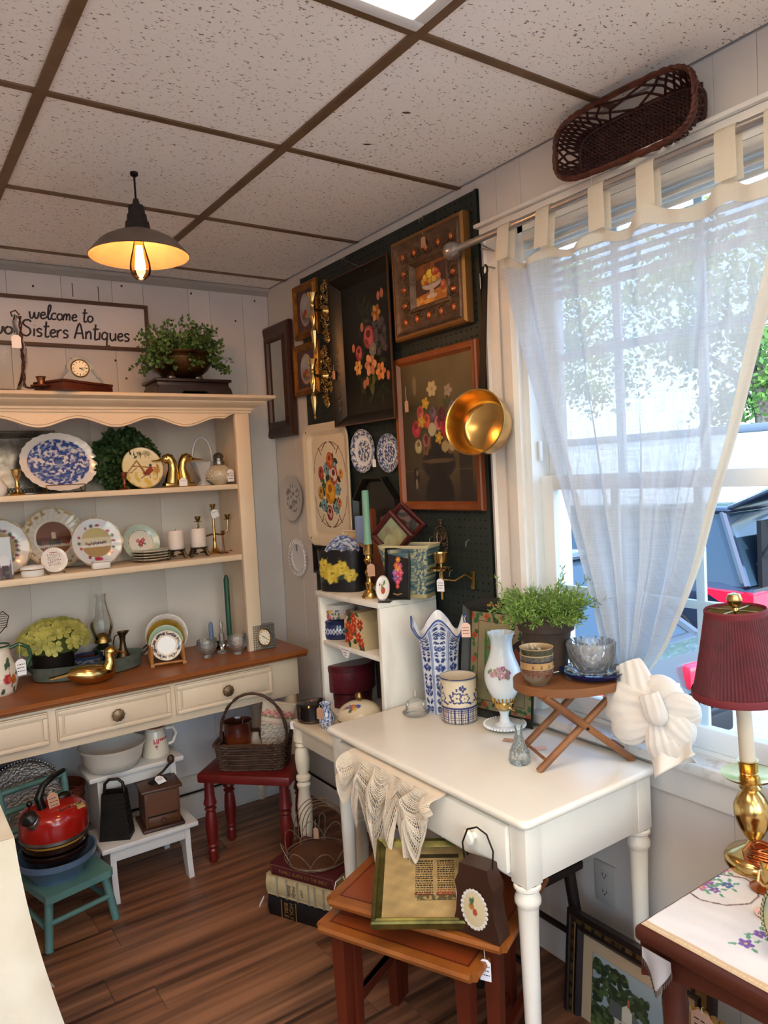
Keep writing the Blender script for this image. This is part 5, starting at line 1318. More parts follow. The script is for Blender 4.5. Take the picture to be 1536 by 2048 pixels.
# ---------------------------------------------------------------- pendant lamp
def pendant():
 a = at(268,347,z=H); x,y = a.x,a.y
 zt = at(270,400,y=y).z; zn0 = at(270,398,y=y).z; zs = at(277,462,y=y).z; zr = at(277,512,y=y).z
 t = thing('pendant_lamp','dark metal barn pendant lamp with a glowing filament bulb','pendant lamp',(x,y,H))
 m = mat('gunmetal','#7a6c62',.42,.45,col2='#695c53',scale=10)
 W(MB().tube([(x,y,H + .005),(x,y,zn0)],.003,8),'cord',IRON,t)
 W(MB().lathe([(0,.012),(.011,.012),(.011,0),(.006,-.004)],16,(x,y,H - .005)),'ceiling_cap',IRON,t)
 hh = zn0 - zs
 W(MB().lathe([(0,0),(.007,0),(.010,-.12 * hh),(.009,-.2 * hh),(.021,-.22 * hh),(.023,-.3 * hh),(.023,-.48 * hh),(.027,-.5 * hh),(.029,-.72 * hh),(.033,-.74 * hh),(.036,-1.0 * hh),(.038,-1.04 * hh)],28,(x,y,zn0)),'neck',mat('dark_neck','#2d2826',.5,.4),t)
 Rr = 98 * mpp((x,y,zr)); d = zs - zr
 prof = [(.038,0),(.06,-.12 * d),(.075,-.2 * d),(Rr * .7,-.38 * d),(Rr * .78,-.5 * d),(Rr * .98,-.95 * d),(Rr,-1.0 * d),(Rr * .985,-1.02 * d),(Rr * .965,-.97 * d),(Rr * .76,-.54 * d),(Rr * .66,-.44 * d),(.07,-.26 * d),(.036,-.1 * d)]
 W(MB().lathe(prof,56,(x,y,zs)),'shade',m,t)
 zb = zr + .018
 W(MB().lathe([(.013,.05),(.014,.02),(.02,-.005),(.028,-.035),(.03,-.055),(.026,-.072),(.014,-.084),(0,-.086)],28,(x,y,zb)),'bulb_glass',thinglass('bulb_glass','#ffe9c4',.18,.02),t)
 em = mat('glowing_filament','#ffd9a0',.5,emit='#ffbe7c',estr=BULB); k = MB()
 for i in range(8):
  b = 2 * PI * i / 8; k.tube([(x + .006 * math.cos(b),y + .006 * math.sin(b),zb + .01),(x + .012 * math.cos(b + .4),y + .012 * math.sin(b + .4),zb - .055)],.0028,6)
 W(k,'filament',em,t); W(MB().lathe([(0,.06),(.015,.06),(.015,.03),(0,.03)],16,(x,y,zb)),'socket',IRON,t)
pendant()
# ================================================================== things on the hutch
ZT,Z1,Z2,ZC = 1.8385,1.4785,1.1815,.7665
def sh(px,py,y,z): p = at(px,py,y=y); return Vector((p.x,y,z))
def scatter_leaves(P,D,size,rnd,asp=.55,fold=.25):
 """diamond leaves at points P pointing along D"""
 g = rnd; n = len(P); P = np.asarray(P,float); D = np.asarray(D,float); D /= np.linalg.norm(D,axis=1)[:,None] + 1e-9
 e = np.cross(D,g.normal(0,1,(n,3))); e /= np.linalg.norm(e,axis=1)[:,None] + 1e-9; u = np.cross(e,D)
 s = (size * g.uniform(.7,1.25,n))[:,None]
 v = np.stack([P,P + D * s * .5 + e * s * asp * .5 + u * s * fold * .3,P + D * s,P + D * s * .5 - e * s * asp * .5 + u * s * fold * .3],1).reshape(-1,3)
 m = MB(); m.v = [tuple(p) for p in v]; m.f = [(4 * i,4 * i + 1,4 * i + 2,4 * i + 3) for i in range(n)]; return m
def lobj(name,label,cat,prof,m,loc,n=32,rz=0,group=None,**k):
 o = MB().lathe(prof,n,**k).build(name,m); place(o,loc,rz); return tagp(o,label,cat,group)
GREEN1 = mat('fern_green','#4d6b35',.55,col2='#39552a',scale=60); GREEN2 = mat('box_green','#2f4a24',.5,col2='#22391b',scale=60)
CERW = mat('white_ceramic','#dcd8d4',.2,coat=.3); SILVER = mat('tarnished_silver','#8f8a84',.3,.9,col2='#5a5550',scale=30); COPPER = mat('aged_copper','#8a5236',.3,.9)

# ---- on top
def hurricane():
 c = sh(6,786,-.3,ZT); t = thing('hurricane_shade','clear glass hurricane shade in a twisted iron holder above the hutch','candle lantern',c)
 MB().lathe([(.052,0),(.075,.05),(.088,.11),(.086,.16),(.07,.21),(.06,.245),(.068,.27)],40).build('glass_shade',GLASS,t)
 p = [(.055,-.02,.02 + i * .006 + .0) for i in range(40)]
 k = MB()
 for ph in (0,PI): k.tube([(.057 + .0035 * math.cos(i * .55 + ph),-.09 + .0035 * math.sin(i * .55 + ph),.014 + i * .0062) for i in range(40)],.003,5)
 k.tube([(.057,-.09,.014),(.07,-.09,.010),(.105,-.09,.012)],.004,6).tube([(.057,-.09,.26),(.045,-.09,.275),(.03,-.085,.268),(.035,-.08,.255)],.003,5)
 k.build('twisted_rod',mat('rusty_iron','#4a2c20',.6,.5),t)
 MB().lathe([(0,.012),(.034,.016),(.036,.02),(.012,.02),(.012,.024),(.013,.045),(.018,.05),(.016,.05),(.01,.026),(0,.026)],24,(.11,-.09,0)).build('candle_cup',COPPER,t)
 MB().lathe([(.05,0),(.058,.006),(.05,.01)],24).build('base_ring',MATS['rusty_iron'],t)
 price_tag(t,c + Vector((.04,-.095,.2)),(.03,.045),PAPER,(0,0),.01,0)
hurricane()
def box_clock():
 c = sh(150,787,-.33,ZT); t = thing('wooden_box','flat reddish wooden box under the crystal clock above the hutch','box',c,33)
 m = mat('red_box_wood','#5a2c1e',.4,col2='#42190f',scale=10,stretch=(.3,1,1))
 MB().box(-.12,.12,-.07,.07,0,.028,.003).build('body',m,t); MB().box(-.122,.122,-.072,.072,.029,.038,.003).build('lid',m,t)
 q = sh(160,768,-.335,ZT + .0385); k = thing('crystal_clock','arched crystal mantel clock with gold dial on a wooden box','clock',q)
 cm = mat('crystal_body','#dfe3e4',.12,trans=.75,ior=1.5)
 out = [(-.08,0),(.08,0),(.078,.012),(.06,.022),(.056,.035),(.045,.042)] + [(.045 * math.cos(a * PI / 12),.055 + .04 * math.sin(a * PI / 12)) for a in range(0,13)] + [(-.045,.042),(-.056,.035),(-.06,.022),(-.078,.012)]
 MB().prism(out,-.014,.014).build('case',cm,k,20)
 f = MB()
 for s in (-1,1):
  for i in range(7): f.ball((s * (.074 - .005 * i),-.015,.008 + .006 * i),.006,7,5)
  f.build('cut_scroll',cm,k); f = MB()
 dial(k,(0,-.015,.052),.033,4,14)
def dial(par,c,r,hh,mm,m=None):
 d = MB().lathe([(0,.002),(r * .9,.002),(r * .9,0),(0,0)],32).move(rx=90).build('dial',mat('dial_cream','#e6dcc4',.5),par); d.location = c
 MB().tube([(r * .94 * math.cos(a * PI / 18),-.001,r * .94 * math.sin(a * PI / 18)) for a in range(36)],r * .09,6,True).build('bezel',m or mat('bezel_gold','#b08a48',.25,.9),d)
 k = MB()
 for i in range(12): a = i * PI / 6; k.add([(r * q * math.sin(a) + s * r * .035 * math.cos(a),-.0025,r * q * math.cos(a) - s * r * .035 * math.sin(a)) for q,s in ((.62,-1),(.62,1),(.8,1),(.8,-1))],[(0,1,2,3)])
 for ang,L,w in ((hh * 30,.45,.04),(mm * 6,.68,.03)):
  a = R(ang); k.add([(r * q * math.sin(a) + s * r * w * math.cos(a),-.003,r * q * math.cos(a) - s * r * w * math.sin(a)) for q,s in ((-.1,-1),(-.1,1),(L,1),(L,-1))],[(0,1,2,3)])
 k.build('hands_and_numerals',INK,d,0); return d
box_clock()
def fern():
 c = sh(375,788,-.31,ZT); t = thing('wooden_stand','dark carved wooden plinth under the brass fern bowl','stand',c)
 m = mat('ebony_stain','#2b1a18',.35,col2='#1e1110',scale=8)
 MB().box(-.155,.155,-.09,.09,.048,.06,.004).box(-.145,.145,-.08,.08,.03,.048,.003).build('top',m,t)
 pr = [(-.155,0),(-.06,0),(-.045,.012),(.045,.012),(.06,0),(.155,0),(.15,.02),(.14,.032),(-.14,.032),(-.15,.02)]
 MB().prism(pr,-.09,-.07).prism(pr,.07,.09).box(-.152,-.13,-.07,.07,0,.03).box(.13,.152,-.07,.07,0,.03).build('base',m,t,25)
 q = sh(363,758,-.31,ZT + .0605); b = thing('fern_bowl','fluted brass bowl planted with a leafy maidenhair fern','potted plant',q)
 bm_ = mat('antique_brass_bowl','#5e4426',.35,.85,col2='#2f2114',scale=18)
 MB().lathe([(0,.012),(.05,.012),(.075,.018),(.105,.04),(.122,.068),(.125,.082),(.118,.094),(.126,.1),(.128,.106),(.118,.104),(.11,.08),(0,.07)],72,ripple=lambda a,i: 1 + (.018 * math.sin(36 * a) if 3 <= i <= 5 else 0)).build('bowl',bm_,b)
 for a in (0.6,2.5,3.8,5.6): MB().ball((.07 * math.cos(a),.07 * math.sin(a),.008),(.02,.014,.011),8,6).build('foot',SILVER,b)
 g = np.random.default_rng(4); P,D = [],[]; st = MB()
 for i in range(170):
  a = g.uniform(0,2 * PI); r = g.uniform(.3,1) ** .6; L = g.uniform(.08,.15) * (1.0 if g.random() < .85 else 1.25); up = g.uniform(.05,.95)
  d = np.array([math.cos(a) * (.92 - up * .45),math.sin(a) * .6,up * 1.0]); d *= L * 1.12
  p0 = np.array([.06 * r * math.cos(a),.06 * r * math.sin(a),.09]); pts = []
  for j in range(7):
   f = j / 6; p = p0 + d * f + np.array([0,0,-.055 * f * f * (1.2 - up)]); pts.append(tuple(p))
   if j > 0:
    for k in range(6): P.append(p + g.normal(0,.007,3)); D.append(g.normal(0,1,3) + d / L * .8)
  st.tube(pts,.0008,3,caps=False)
 f = scatter_leaves(P,D,.0155,g,.95).build('fern_leaves',GREEN1,b,0); f['kind'] = 'stuff'
 s_ = st.build('fern_stems',mat('fern_stem','#3a3a22',.6),b); s_['kind'] = 'stuff'
fern()

# ---- first shelf
def shelf_one():
 z = Z1
 c = sh(18,992,-.075,z); t = thing('serving_tray','rectangular tray with pierced silver rail leaning behind the blue platter','tray',c,0,rx=-8)
 w,h = .36,.245
 panel('panel',Cv(1,.7,'#6d5a4c',60).blotch('#57463a',3,20,.2,.6),-w / 2,w / 2,0,h,0,mat('tray_wood_print','#6a574a',.35,col2='#58463a',scale=3,stretch=(.2,1,9)),t,30)
 k = MB()
 for zz in (.0,.028,h - .028,h): k.box(-w / 2 - .004,w / 2 + .004,-.02,-.004,zz - .002,zz + .002)
 for zz in (.014,h - .014):
  for i in range(30): x = -w / 2 + w * (i + .5) / 30; k.tube([(x + .0045 * math.cos(a * PI / 4),-.013,zz + .009 * math.sin(a * PI / 4)) for a in range(8)],.0016,4,True)
 k.build('pierced_rail',SILVER,t); MB().box(-w / 2 - .004,w / 2 + .004,-.004,.004,-.003,h + .003).build('back',SILVER,t,0)
 pr = [(0,0),(.024,0),(.026,.004),(.02,.01),(.008,.014),(.006,.02),(.01,.03),(.007,.04),(.008,.06),(.011,.066),(.014,.072),(.016,.09),(.02,.094),(.013,.092),(.011,.075),(0,.074)]
 lobj('candlestick','short brass candlestick on the top shelf left of the blue platter','candlestick',pr,BRASS,sh(36,995,-.25,z),24)
 lobj('milk_glass_vase','white milk glass vase at the left end of the top shelf','vase',[(0,0),(.02,0),(.03,.012),(.034,.03),(.026,.046),(.012,.056),(.015,.07),(.012,.07),(0,.05)],CERW,sh(-4,996,-.24,z),24)
 # blue transfer platter
 cv = Cv(2,2,'#dfd6d0',230); d = np.hypot((cv.X - 1) / .8,(cv.Y - 1) / .8); mk = (d < 1).astype(float)
 cv.put(mk * 1.0,'#d3cdd0').blotch('#7f8cb4',2,26,-.1,.9,mask=mk).blotch('#3f5596',5,34,.05,1,mask=mk).blotch('#2f4486',8,44,.25,1,mask=mk)
 cv.blotch('#dcd4d2',12,30,.62,.9,mask=mk * (cv.Y > .9)); cv.ell(1,1.0,.1,.12,'#56689e').rect(.92,1.08,.82,.95,'#8a98bc').ell(1.0,1.12,.14,.05,'#2f4486')
 c = sh(128,990,-.17,z + .006); o = plate('platter','large oval platter with a blue castle scene on the top shelf',.145,cvcol(cv),c,6,14,oval=.8,n=110,rings=60,ripple=lambda a: 1 + .012 * math.cos(26 * a),rim=.06,well=.78)
 e = thing('plate_easel','brass wire easel holding up the blue oval platter','plate stand',sh(128,992,-.17,z),6); k = MB()
 for s in (-1,1): k.tube([(s * .07,.09,.002),(s * .07,-.005,.003),(s * .07,-.03,.004),(s * .07,-.038,.016),(s * .072,-.032,.03)],.0022,6).tube([(s * .07,.0,.003),(s * .05,.045,.1)],.002,5)
 k.tube([(-.07,-.034,.03),(.07,-.034,.03)],.0016,5); k.build('wire',OLDBRASS,e)
 # boxwood
 c = sh(258,982,-.13,z); t = thing('boxwood_ball','dense round boxwood plant on the top shelf behind the pheasant plate','plant',c)
 g = np.random.default_rng(9); n = 5200; u = g.normal(0,1,(n,3)); u /= np.linalg.norm(u,axis=1)[:,None]; P = u * g.uniform(.72,1.0,(n,1)) * np.array([.125,.075,.12]) * (1 + .07 * np.sin(9 * u[:,:1] + 7 * u[:,2:])) + np.array([0,0,.118]); P = P[P[:,2] > .002]
 f = scatter_leaves(P,(P - np.array([0,0,.118])) + g.normal(0,.06,P.shape),.021,g,.8).build('leaves',GREEN2,t,0); f['kind'] = 'stuff'
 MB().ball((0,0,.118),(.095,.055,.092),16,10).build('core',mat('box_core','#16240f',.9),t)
 lobj('candlestick','small copper candlestick in front of the boxwood','candlestick',[(q[0] * .75,q[1] * .72) for q in pr],COPPER,sh(250,982,-.27,z),20)
 # pheasant plate
 cv = Cv(2,2,'#d9cba0',190); d = np.hypot(cv.X - 1,cv.Y - 1)
 cv.put((cv.Y - 1.25) * 2,'#e2dabd').blotch('#c3a64a',4,12,.35,.7,mask=(cv.Y < .8).astype(float)).line([(.2,.75),(.75,1.35),(1.05,.7)],.06,'#8a6038').line([(.5,1.1),(1.9,.95)],.05,'#7d5a3a').line([(.75,1.35),(1.1,.75)],.07,'#96683a').line([(.3,.7),(.7,1.0)],.05,'#8a6038')
 for x in (.95,1.2,1.35): cv.ell(x,1.7,.12,.12,'#8a8468',a=.6).line([(x,1.45),(x,1.7)],.025,'#5c5038')
 cv.ell(1.3,.85,.2,.13,'#8e3f2c',20).ell(1.15,.72,.16,.1,'#7a3a2c').ell(1.38,1.1,.07,.09,'#2c4a5c').ell(1.4,1.0,.05,.05,'#b03028').ell(1.65,.85,.16,.14,'#b0854a').ell(1.72,1.05,.07,.1,'#a87a44').line([(1.2,.7),(.85,.5)],.04,'#7a5230').line([(1.3,.72),(1.28,.5)],.03,'#5c4028').line([(1.65,.7),(1.62,.48)],.03,'#5c4028').blotch('#cfa83c',7,14,.55,.8,mask=(cv.Y < .5).astype(float)).put((d - .95) * 20,'#6e5c34')
 plate('pheasant_plate','round cream plate painted with two pheasants by a fence',.085,cvcol(cv),sh(292,978,-.24,z),4,12,n=72,rings=40,rim=.02,well=.9)
 # duck head bookends
 def duck(px,sgn,label):
  c = sh(px,975,-.22,z); t = thing('duck_bookend',label,'bookend',c,0 if sgn < 0 else 180)
  MB().box(-.032,.032,-.026,.026,0,.018,.006).build('base',BRASS,t)
  k = MB().tube([(.004,0,.015),(.008,0,.045),(.012,0,.075),(.009,0,.1),(-.002,0,.118),(-.014,0,.124)],[.03,.026,.019,.018,.02,.016],18)
  k.ball((-.008,0,.116),(.026,.018,.02),16,10); k.build('head_and_neck',BRASS,t)
  b = MB().grid(lambda u,v: (-.03 - .045 * v,(.011 - .003 * v) * math.cos(2 * PI * u),.113 - .010 * v + (.007 - .005 * v) * math.sin(2 * PI * u) + .006 * v * v),12,8,cu=True).build('bill',BRASS,t)
  MB().ball((-.018,-.017,.121),.003,6,4).ball((-.018,.017,.121),.003,6,4).build('eye',IRON,t); return t
 d1 = duck(343,-1,'brass duck head bookend facing left beside the pheasant plate'); d2 = duck(373,1,'brass duck head bookend facing right, tagged, by the white basket')
 price_tag(d2,sh(366,955,-.25,z) + Vector((0,0,.04)),(.034,.032),PAPER,(0,0),.006,1)
 # white glass basket
 c = sh(408,972,-.16,z); t = thing('glass_basket','white glass basket with a tall handle on the top shelf','basket',c); wg = mat('milky_glass','#c9c8ca',.15,trans=.25,coat=.4)
 MB().lathe([(0,0),(.03,0),(.028,.008),(.014,.02),(.016,.03),(.034,.06),(.05,.1),(.046,.1),(.03,.062),(0,.034)],40,ripple=lambda a,i: 1 + (.09 * math.cos(10 * a) if i in (6,7) else 0)).build('bowl',wg,t)
 MB().tube([(-.045 * math.cos(a * PI / 12),0,.09 + .115 * math.sin(a * PI / 12) ** .8) for a in range(13)],.006,10).build('handle',wg,t)
 # jar with metal cap
 c = sh(440,968,-.2,z); t = thing('hobnail_jar','squat cream jar with a metal cap and tag on the top shelf','jar',c)
 hm = mat('cream_hobnail','#c8b9a0',.2,trans=.15,coat=.4); MB().lathe([(0,0),(.026,0),(.03,.004),(.05,.022),(.057,.042),(.052,.06),(.034,.078),(.022,.084),(0,.084)],36).build('body',hm,t)
 k = MB()
 for j in range(4):
  for i in range(18):
   a = 2 * PI * (i + .5 * (j % 2)) / 18; zz = .024 + .012 * j; r = (.0515,.056,.0565,.053)[j]; k.ball((r * math.cos(a),r * math.sin(a),zz),.0032,5,4)
 k.build('hobnails',hm,t); MB().lathe([(.02,.083),(.024,.086),(.024,.1),(.02,.102),(.02,.112),(.024,.116),(.02,.128),(.01,.136),(0,.138)],24).build('cap',SILVER,t)
 price_tag(t,c + Vector((.03,-.05,.09)),(.032,.052),PAPER,(10,0),.028)
shelf_one()

# ---- second shelf
def flower_ring(cv,n,r,cols,s,seed=1):
 g = random.Random(seed)
 for i in range(n):
  a = 2 * PI * i / n; cv.ell(1 + r * math.cos(a) + g.uniform(-.02,.02),1 + r * math.sin(a) + g.uniform(-.02,.02),s * g.uniform(.7,1.2),s * g.uniform(.7,1.2),cols[i % len(cols)])
 return cv
def shelf_two():
 z = Z2; y = -.12
 cv = flower_ring(Cv(2,2,'#c5c8cc',140).ring(1,1,.98,.98,.03,'#9a7a4a').put((.6 - np.hypot(Cv(2,2,'#000000',140).X - 1,Cv(2,2,'#000000',140).Y - 1)) * 9,'#9c8a68'),22,.6,['#7a3c4c','#5a5a40','#8a4a5c','#4c5a48'],.07).blotch('#6f6a48',6,16,.3,.8,mask=(np.hypot(Cv(2,2,'#000000',140).X - 1,Cv(2,2,'#000000',140).Y - 1) < .5).astype(float))
 plate('floral_plate','pale plate with a flower wreath at the left end of the lower shelf',.108,cvcol(cv),sh(10,1150,-.15,z),14,14,n=84,rings=34,ripple=lambda a: 1 + .02 * abs(math.sin(5 * a)))
 cv = Cv(1,2.5,'#b9c4cf',60).rect(.1,.9,0,1.1,'#5a4452').ell(.5,1.0,.35,.4,'#c9ccd4').rect(.3,.7,.0,.8,'#3a2c38').blotch('#4e5a3c',3,18,.4,.9,mask=(Cv(1,2.5,'#000000',60).Y < .5).astype(float))
 o = panel('house_tile',cv,-.022,.03,0,.15,0,PORC,None,50); solid(o,.012,1); place(o,sh(8,1152,-.27,z),8,-6); tagp(o,'upright painted tile of a doorway at the left end of the lower shelf','tile')
 t = thing('trinket_box','small white oval trinket box with a gold lid line','box',sh(66,1154,-.27,z)); MB().lathe([(0,0),(.036,0),(.039,.004),(.039,.024),(0,.024)],32,sy=.75).build('body',CERW,t); MB().lathe([(.041,.026),(.041,.034),(.034,.039),(0,.042)],32,sy=.75).build('lid',CERW,t); MB().lathe([(.0405,.023),(.042,.025),(.0405,.027)],32,sy=.75).build('gold_band',mat('gold_line','#b48a40',.3,.8),t)
 # big plate with a banquet scene
 cv = Cv(2,2,'#cdc5ba',210); d = np.hypot(cv.X - 1,cv.Y - 1); th = np.arctan2(cv.Y - 1,cv.X - 1)
 cv.put(((d > .62) & (np.sin(24 * th + 6 * d) > .3)).astype(float),'#bfb6aa',.7).blotch('#9a7c48',3,34,.25,.9,mask=((d > .8) & (d < .95)).astype(float)).ring(1,1,.97,.97,.02,'#a88a50')
 m = (d < .56); cv.put(m.astype(float),'#5a3a30').put((m & (cv.Y > 1.05)).astype(float),'#6f4a3a').put((m & (cv.Y < .82) & (cv.Y > .72)).astype(float),'#b9a89c').put((m & (cv.Y < .72)).astype(float),'#8a5a40').rect(.93,1.07,1.0,1.2,'#b9a08c')
 g = random.Random(3)
 for i in range(13): cv.ell(.58 + .07 * i,.86 + g.uniform(-.02,.03),.035,.07,g.choice(['#7a3c34','#4a4a5c','#8a6a3c','#5c5a40']))
 plate('banquet_plate','large fluted white plate with a brown banquet table scene',.122,cvcol(cv),sh(118,1148,-.10,z),8,12,n=110,rings=46,ripple=lambda a: 1 + .012 * math.cos(30 * a))
 # tiny verse plate
 cv = Cv(2,2,'#d8d0ca',150); d = np.hypot(cv.X - 1,cv.Y - 1)
 for i in range(9):
  x = .5 + .03 * (i % 3)
  while x < 1.45: L = g.uniform(.05,.14); cv.rect(x,x + L,1.42 - i * .105,1.46 - i * .105,'#6a5a54'); x += L + .05
 cv.rect(.7,1.3,1.56,1.62,'#8a4a44')
 plate('verse_plate','tiny white plate printed with a verse on the lower shelf',.047,cvcol(cv),sh(112,1142,-.26,z + .004),4,14,n=48,rings=40,rim=.05,well=.8)
 e = thing('plate_easel','clear stand under the tiny verse plate','plate stand',sh(112,1143,-.258,z)); MB().box(-.03,-.024,-.02,.03,0,.006,.001).box(.024,.03,-.02,.03,0,.006,.001).box(-.03,.03,.014,.02,0,.004).build('feet',GLASS,e)
 # handled plate
 cv = Cv(2,2,'#c6c9cf',200); d = np.hypot(cv.X - 1,cv.Y - 1); m = (d < .6)
 cv.put(m.astype(float),'#b8b29c').put((m & (cv.Y > 1.2)).astype(float),'#a39a70').put((m & (cv.Y < .92) & (cv.Y > .82)).astype(float),'#c8c4be').put((m & (cv.Y < .82)).astype(float),'#9a7c4c')
 for i in range(12): cv.ell(.6 + .07 * i,.96 + g.uniform(-.02,.03),.035,.06,g.choice(['#6a4a5c','#4c5a4c','#8a5a3c','#56607a']))
 flower_ring(cv,18,.68,['#8a3448','#5a6248','#a0485a','#c6c9cf'],.07).ell(1,.32,.12,.08,'#a8284c').ring(1,1,.98,.98,.025,'#9a7a4a')
 plate('handled_plate','lobed white plate with gold edge and a garden table scene',.098,cvcol(cv),sh(200,1136,-.20,z),4,13,n=96,rings=44,ripple=lambda a: 1 + .035 * max(0,math.cos(2 * a)) ** 8 + .014 * math.cos(12 * a))
 t = thing('ring_box','tiny white flowered porcelain box in front of the handled plate','box',sh(202,1137,-.28,z)); o = MB().box(-.034,.034,-.018,.018,0,.028,.008).build('body',PORC,t)
 cv2 = Cv(1,.5,'#d4cdc8',60).flower(.5,.25,.12,5,'#9a3c58','#c9a050').leaf(.2,.25,.18,.05,10,'#5a6a4a').leaf(.62,.22,.2,.05,-10,'#5a6a4a'); paint(o,lambda c: cv2.at((c[:,0] + .034) / .068,c[:,2] / .028 * .5))
 MB().box(-.03,.03,-.016,.016,.028,.032,.003).build('lid',CERW,t)
 # mint rimmed plates
 cv = Cv(2,2,'#d2ccc0',130); d = np.hypot(cv.X - 1,cv.Y - 1); cv.put((d - .66) * 12,'#a9b8ac').put((d - .93) * 20,'#d2ccc0').ring(1,1,.66,.66,.018,'#8a8270').ring(1,1,.98,.98,.015,'#9a8050')
 cv.flower(1,.95,.18,5,'#a04058','#c9a050').flower(.86,1.1,.12,5,'#b86a78','#c9a050').flower(1.14,1.12,.12,5,'#a8505c','#c9a050').leaf(1,.9,.2,.05,250,'#6a7a58').leaf(1.1,.95,.2,.05,-20,'#6a7a58')
 plate('mint_plate','upright plate with a mint green rim and rose centre',.078,cvcol(cv),sh(288,1122,-.14,z),4,16,n=64,rings=34)
 for i in range(4):
  o = plate('mint_plate','mint rimmed plate lying flat, number %s in the pile from the shelf up' % ('one','two','three','four')[i],.076,cvcol(cv),(0,0,0),0,0,n=56,rings=12,group='pile of mint rimmed plates')
  q = sh(304,1122,-.19,z + .006 + .0105 * i); o.rotation_euler = (R(-90),0,0); o.location = (q.x,q.y - .076,q.z)
 # pillar candles
 wax = mat('white_wax','#d9cdc6',.5,sss=.3); leaf = mat('bronze_leaf','#4a3f2c',.4,.7)
 for px,lab in ((354,'white pillar candle on a leafy stand, left of the pair'),(399,'white pillar candle on a leafy stand, next to the candelabra')):
  c = sh(px,1112,-.21,z); t = thing('pillar_candle',lab,'candle',c,0,'pillar candles'); zz = .04
  MB().lathe([(0,zz),(.029,zz),(.031,zz + .004),(.031,zz + .074),(.028,zz + .078),(.02,zz + .074),(0,zz + .073)],32).build('wax',wax,t); MB().tube([(0,0,zz + .072),(.001,0,zz + .084)],.0012,5).build('wick',IRON,t)
  k = MB()
  for a in range(4):
   b = a * PI / 2 + .6; k.tube([(.012 * math.cos(b),.012 * math.sin(b),zz - .006),(.04 * math.cos(b),.03 * math.sin(b),.028),(.052 * math.cos(b),.036 * math.sin(b),.004),(.05 * math.cos(b),.035 * math.sin(b),0)],[.003,.006,.008,.002],6)
   for q in range(3): k.ball((.034 * math.cos(b + .3 * (q - 1)),.028 * math.sin(b + .3 * (q - 1)),.02 - .003 * q),(.011,.008,.004),7,4)
  k.lathe([(0,zz - .008),(.034,zz - .006),(.038,zz - .001),(0,zz)],24); k.build('leafy_stand',leaf,t)
 # candelabra and slender holders
 c = sh(431,1109,-.15,z); t = thing('candelabra','three-armed brass candelabra on the lower shelf, tagged','candelabra',c)
 cup = [(0,0),(.016,.001),(.017,.003),(.006,.004),(.008,.008),(.012,.016),(.013,.024),(.010,.024),(.006,.01),(0,.01)]
 MB().lathe([(0,0),(.03,0),(.031,.004),(.018,.012),(.009,.03),(.0075,.06),(.009,.065),(.006,.07),(.005,.19),(0,.19)],24).build('stem',BRASS,t)
 for dx,dz in ((-.07,.142),(0,.19),(.065,.142)):
  k = MB().lathe(cup,20,(dx,0,dz))
  if dx: k.tube([(0,0,.085),(dx * .55,0,.078),(dx * .95,0,.095),(dx,0,dz)],.0042,8)
  k.build('arm',OLDBRASS,t)
 price_tag(t,c + Vector((-.005,-.02,.2)),(.034,.036),PAPER,(5,0),.01,1,-18)
 for px,hgt in ((448,.098),(470,.12)):
  lobj('slender_candlestick','slender brass candlestick at the right end of the lower shelf, %s of the two' % ('shorter' if hgt < .1 else 'taller'),'candlestick',[(0,0),(.022,0),(.022,.003),(.004,.008),(.003,hgt - .02),(.01,hgt - .014),(.006,hgt - .012),(.0085,hgt),(.006,hgt),(0,hgt - .01)],COPPER,sh(px,1109,-.2 if hgt < .1 else -.12,z),18)
shelf_two()
# ================================================================== hutch worktop
def wicker(name,L,Wd,Hh,m,par,rows=12,flare=1.1,r=.0042,stakes=26,loc=(0,0,0),kind=True,rr=.25):
 def per(s,f):
  n = 4; a = 2 * PI * s; c,sn = math.cos(a),math.sin(a)
  return (math.copysign(abs(c) ** rr,c) * L / 2 * f,math.copysign(abs(sn) ** rr,sn) * Wd / 2 * f)
 k = MB(); n = stakes * 4
 for j in range(rows):
  z = Hh * (j + .5) / rows; f = 1 + (flare - 1) * z / Hh
  pts = []
  for i in range(n):
   p = per(i / n,f); o = 1 + (.022 if ((i // 2) + j) % 2 else -.012); pts.append((loc[0] + p[0] * o,loc[1] + p[1] * o,loc[2] + z + .0012 * math.sin(i * 1.3)))
  k.tube(pts,r,5,True)
 for i in range(stakes * 2):
  a,b = per(i / (stakes * 2),1),per(i / (stakes * 2),flare); k.tube([(loc[0] + a[0],loc[1] + a[1],loc[2]),(loc[0] + b[0],loc[1] + b[1],loc[2] + Hh)],r * .75,4)
 for ph in (0,2.1,4.2): k.tube([(loc[0] + per(i / n,flare + .03)[0] + .003 * math.cos(i * .6 + ph),loc[1] + per(i / n,flare + .03)[1] + .003 * math.cos(i * .6 + ph),loc[2] + Hh + .005 * math.sin(i * .6 + ph)) for i in range(n)],r,5,True)
 o = k.build(name,m,par); o['kind'] = 'stuff'
 b = MB(); pts = [per(i / 40,.98) for i in range(40)]; b.prism([(loc[0] + p[0],loc[1] + p[1]) for p in pts],loc[2],loc[2] + .004,'z'); b.build(name + '_floor',m,par)
 return o
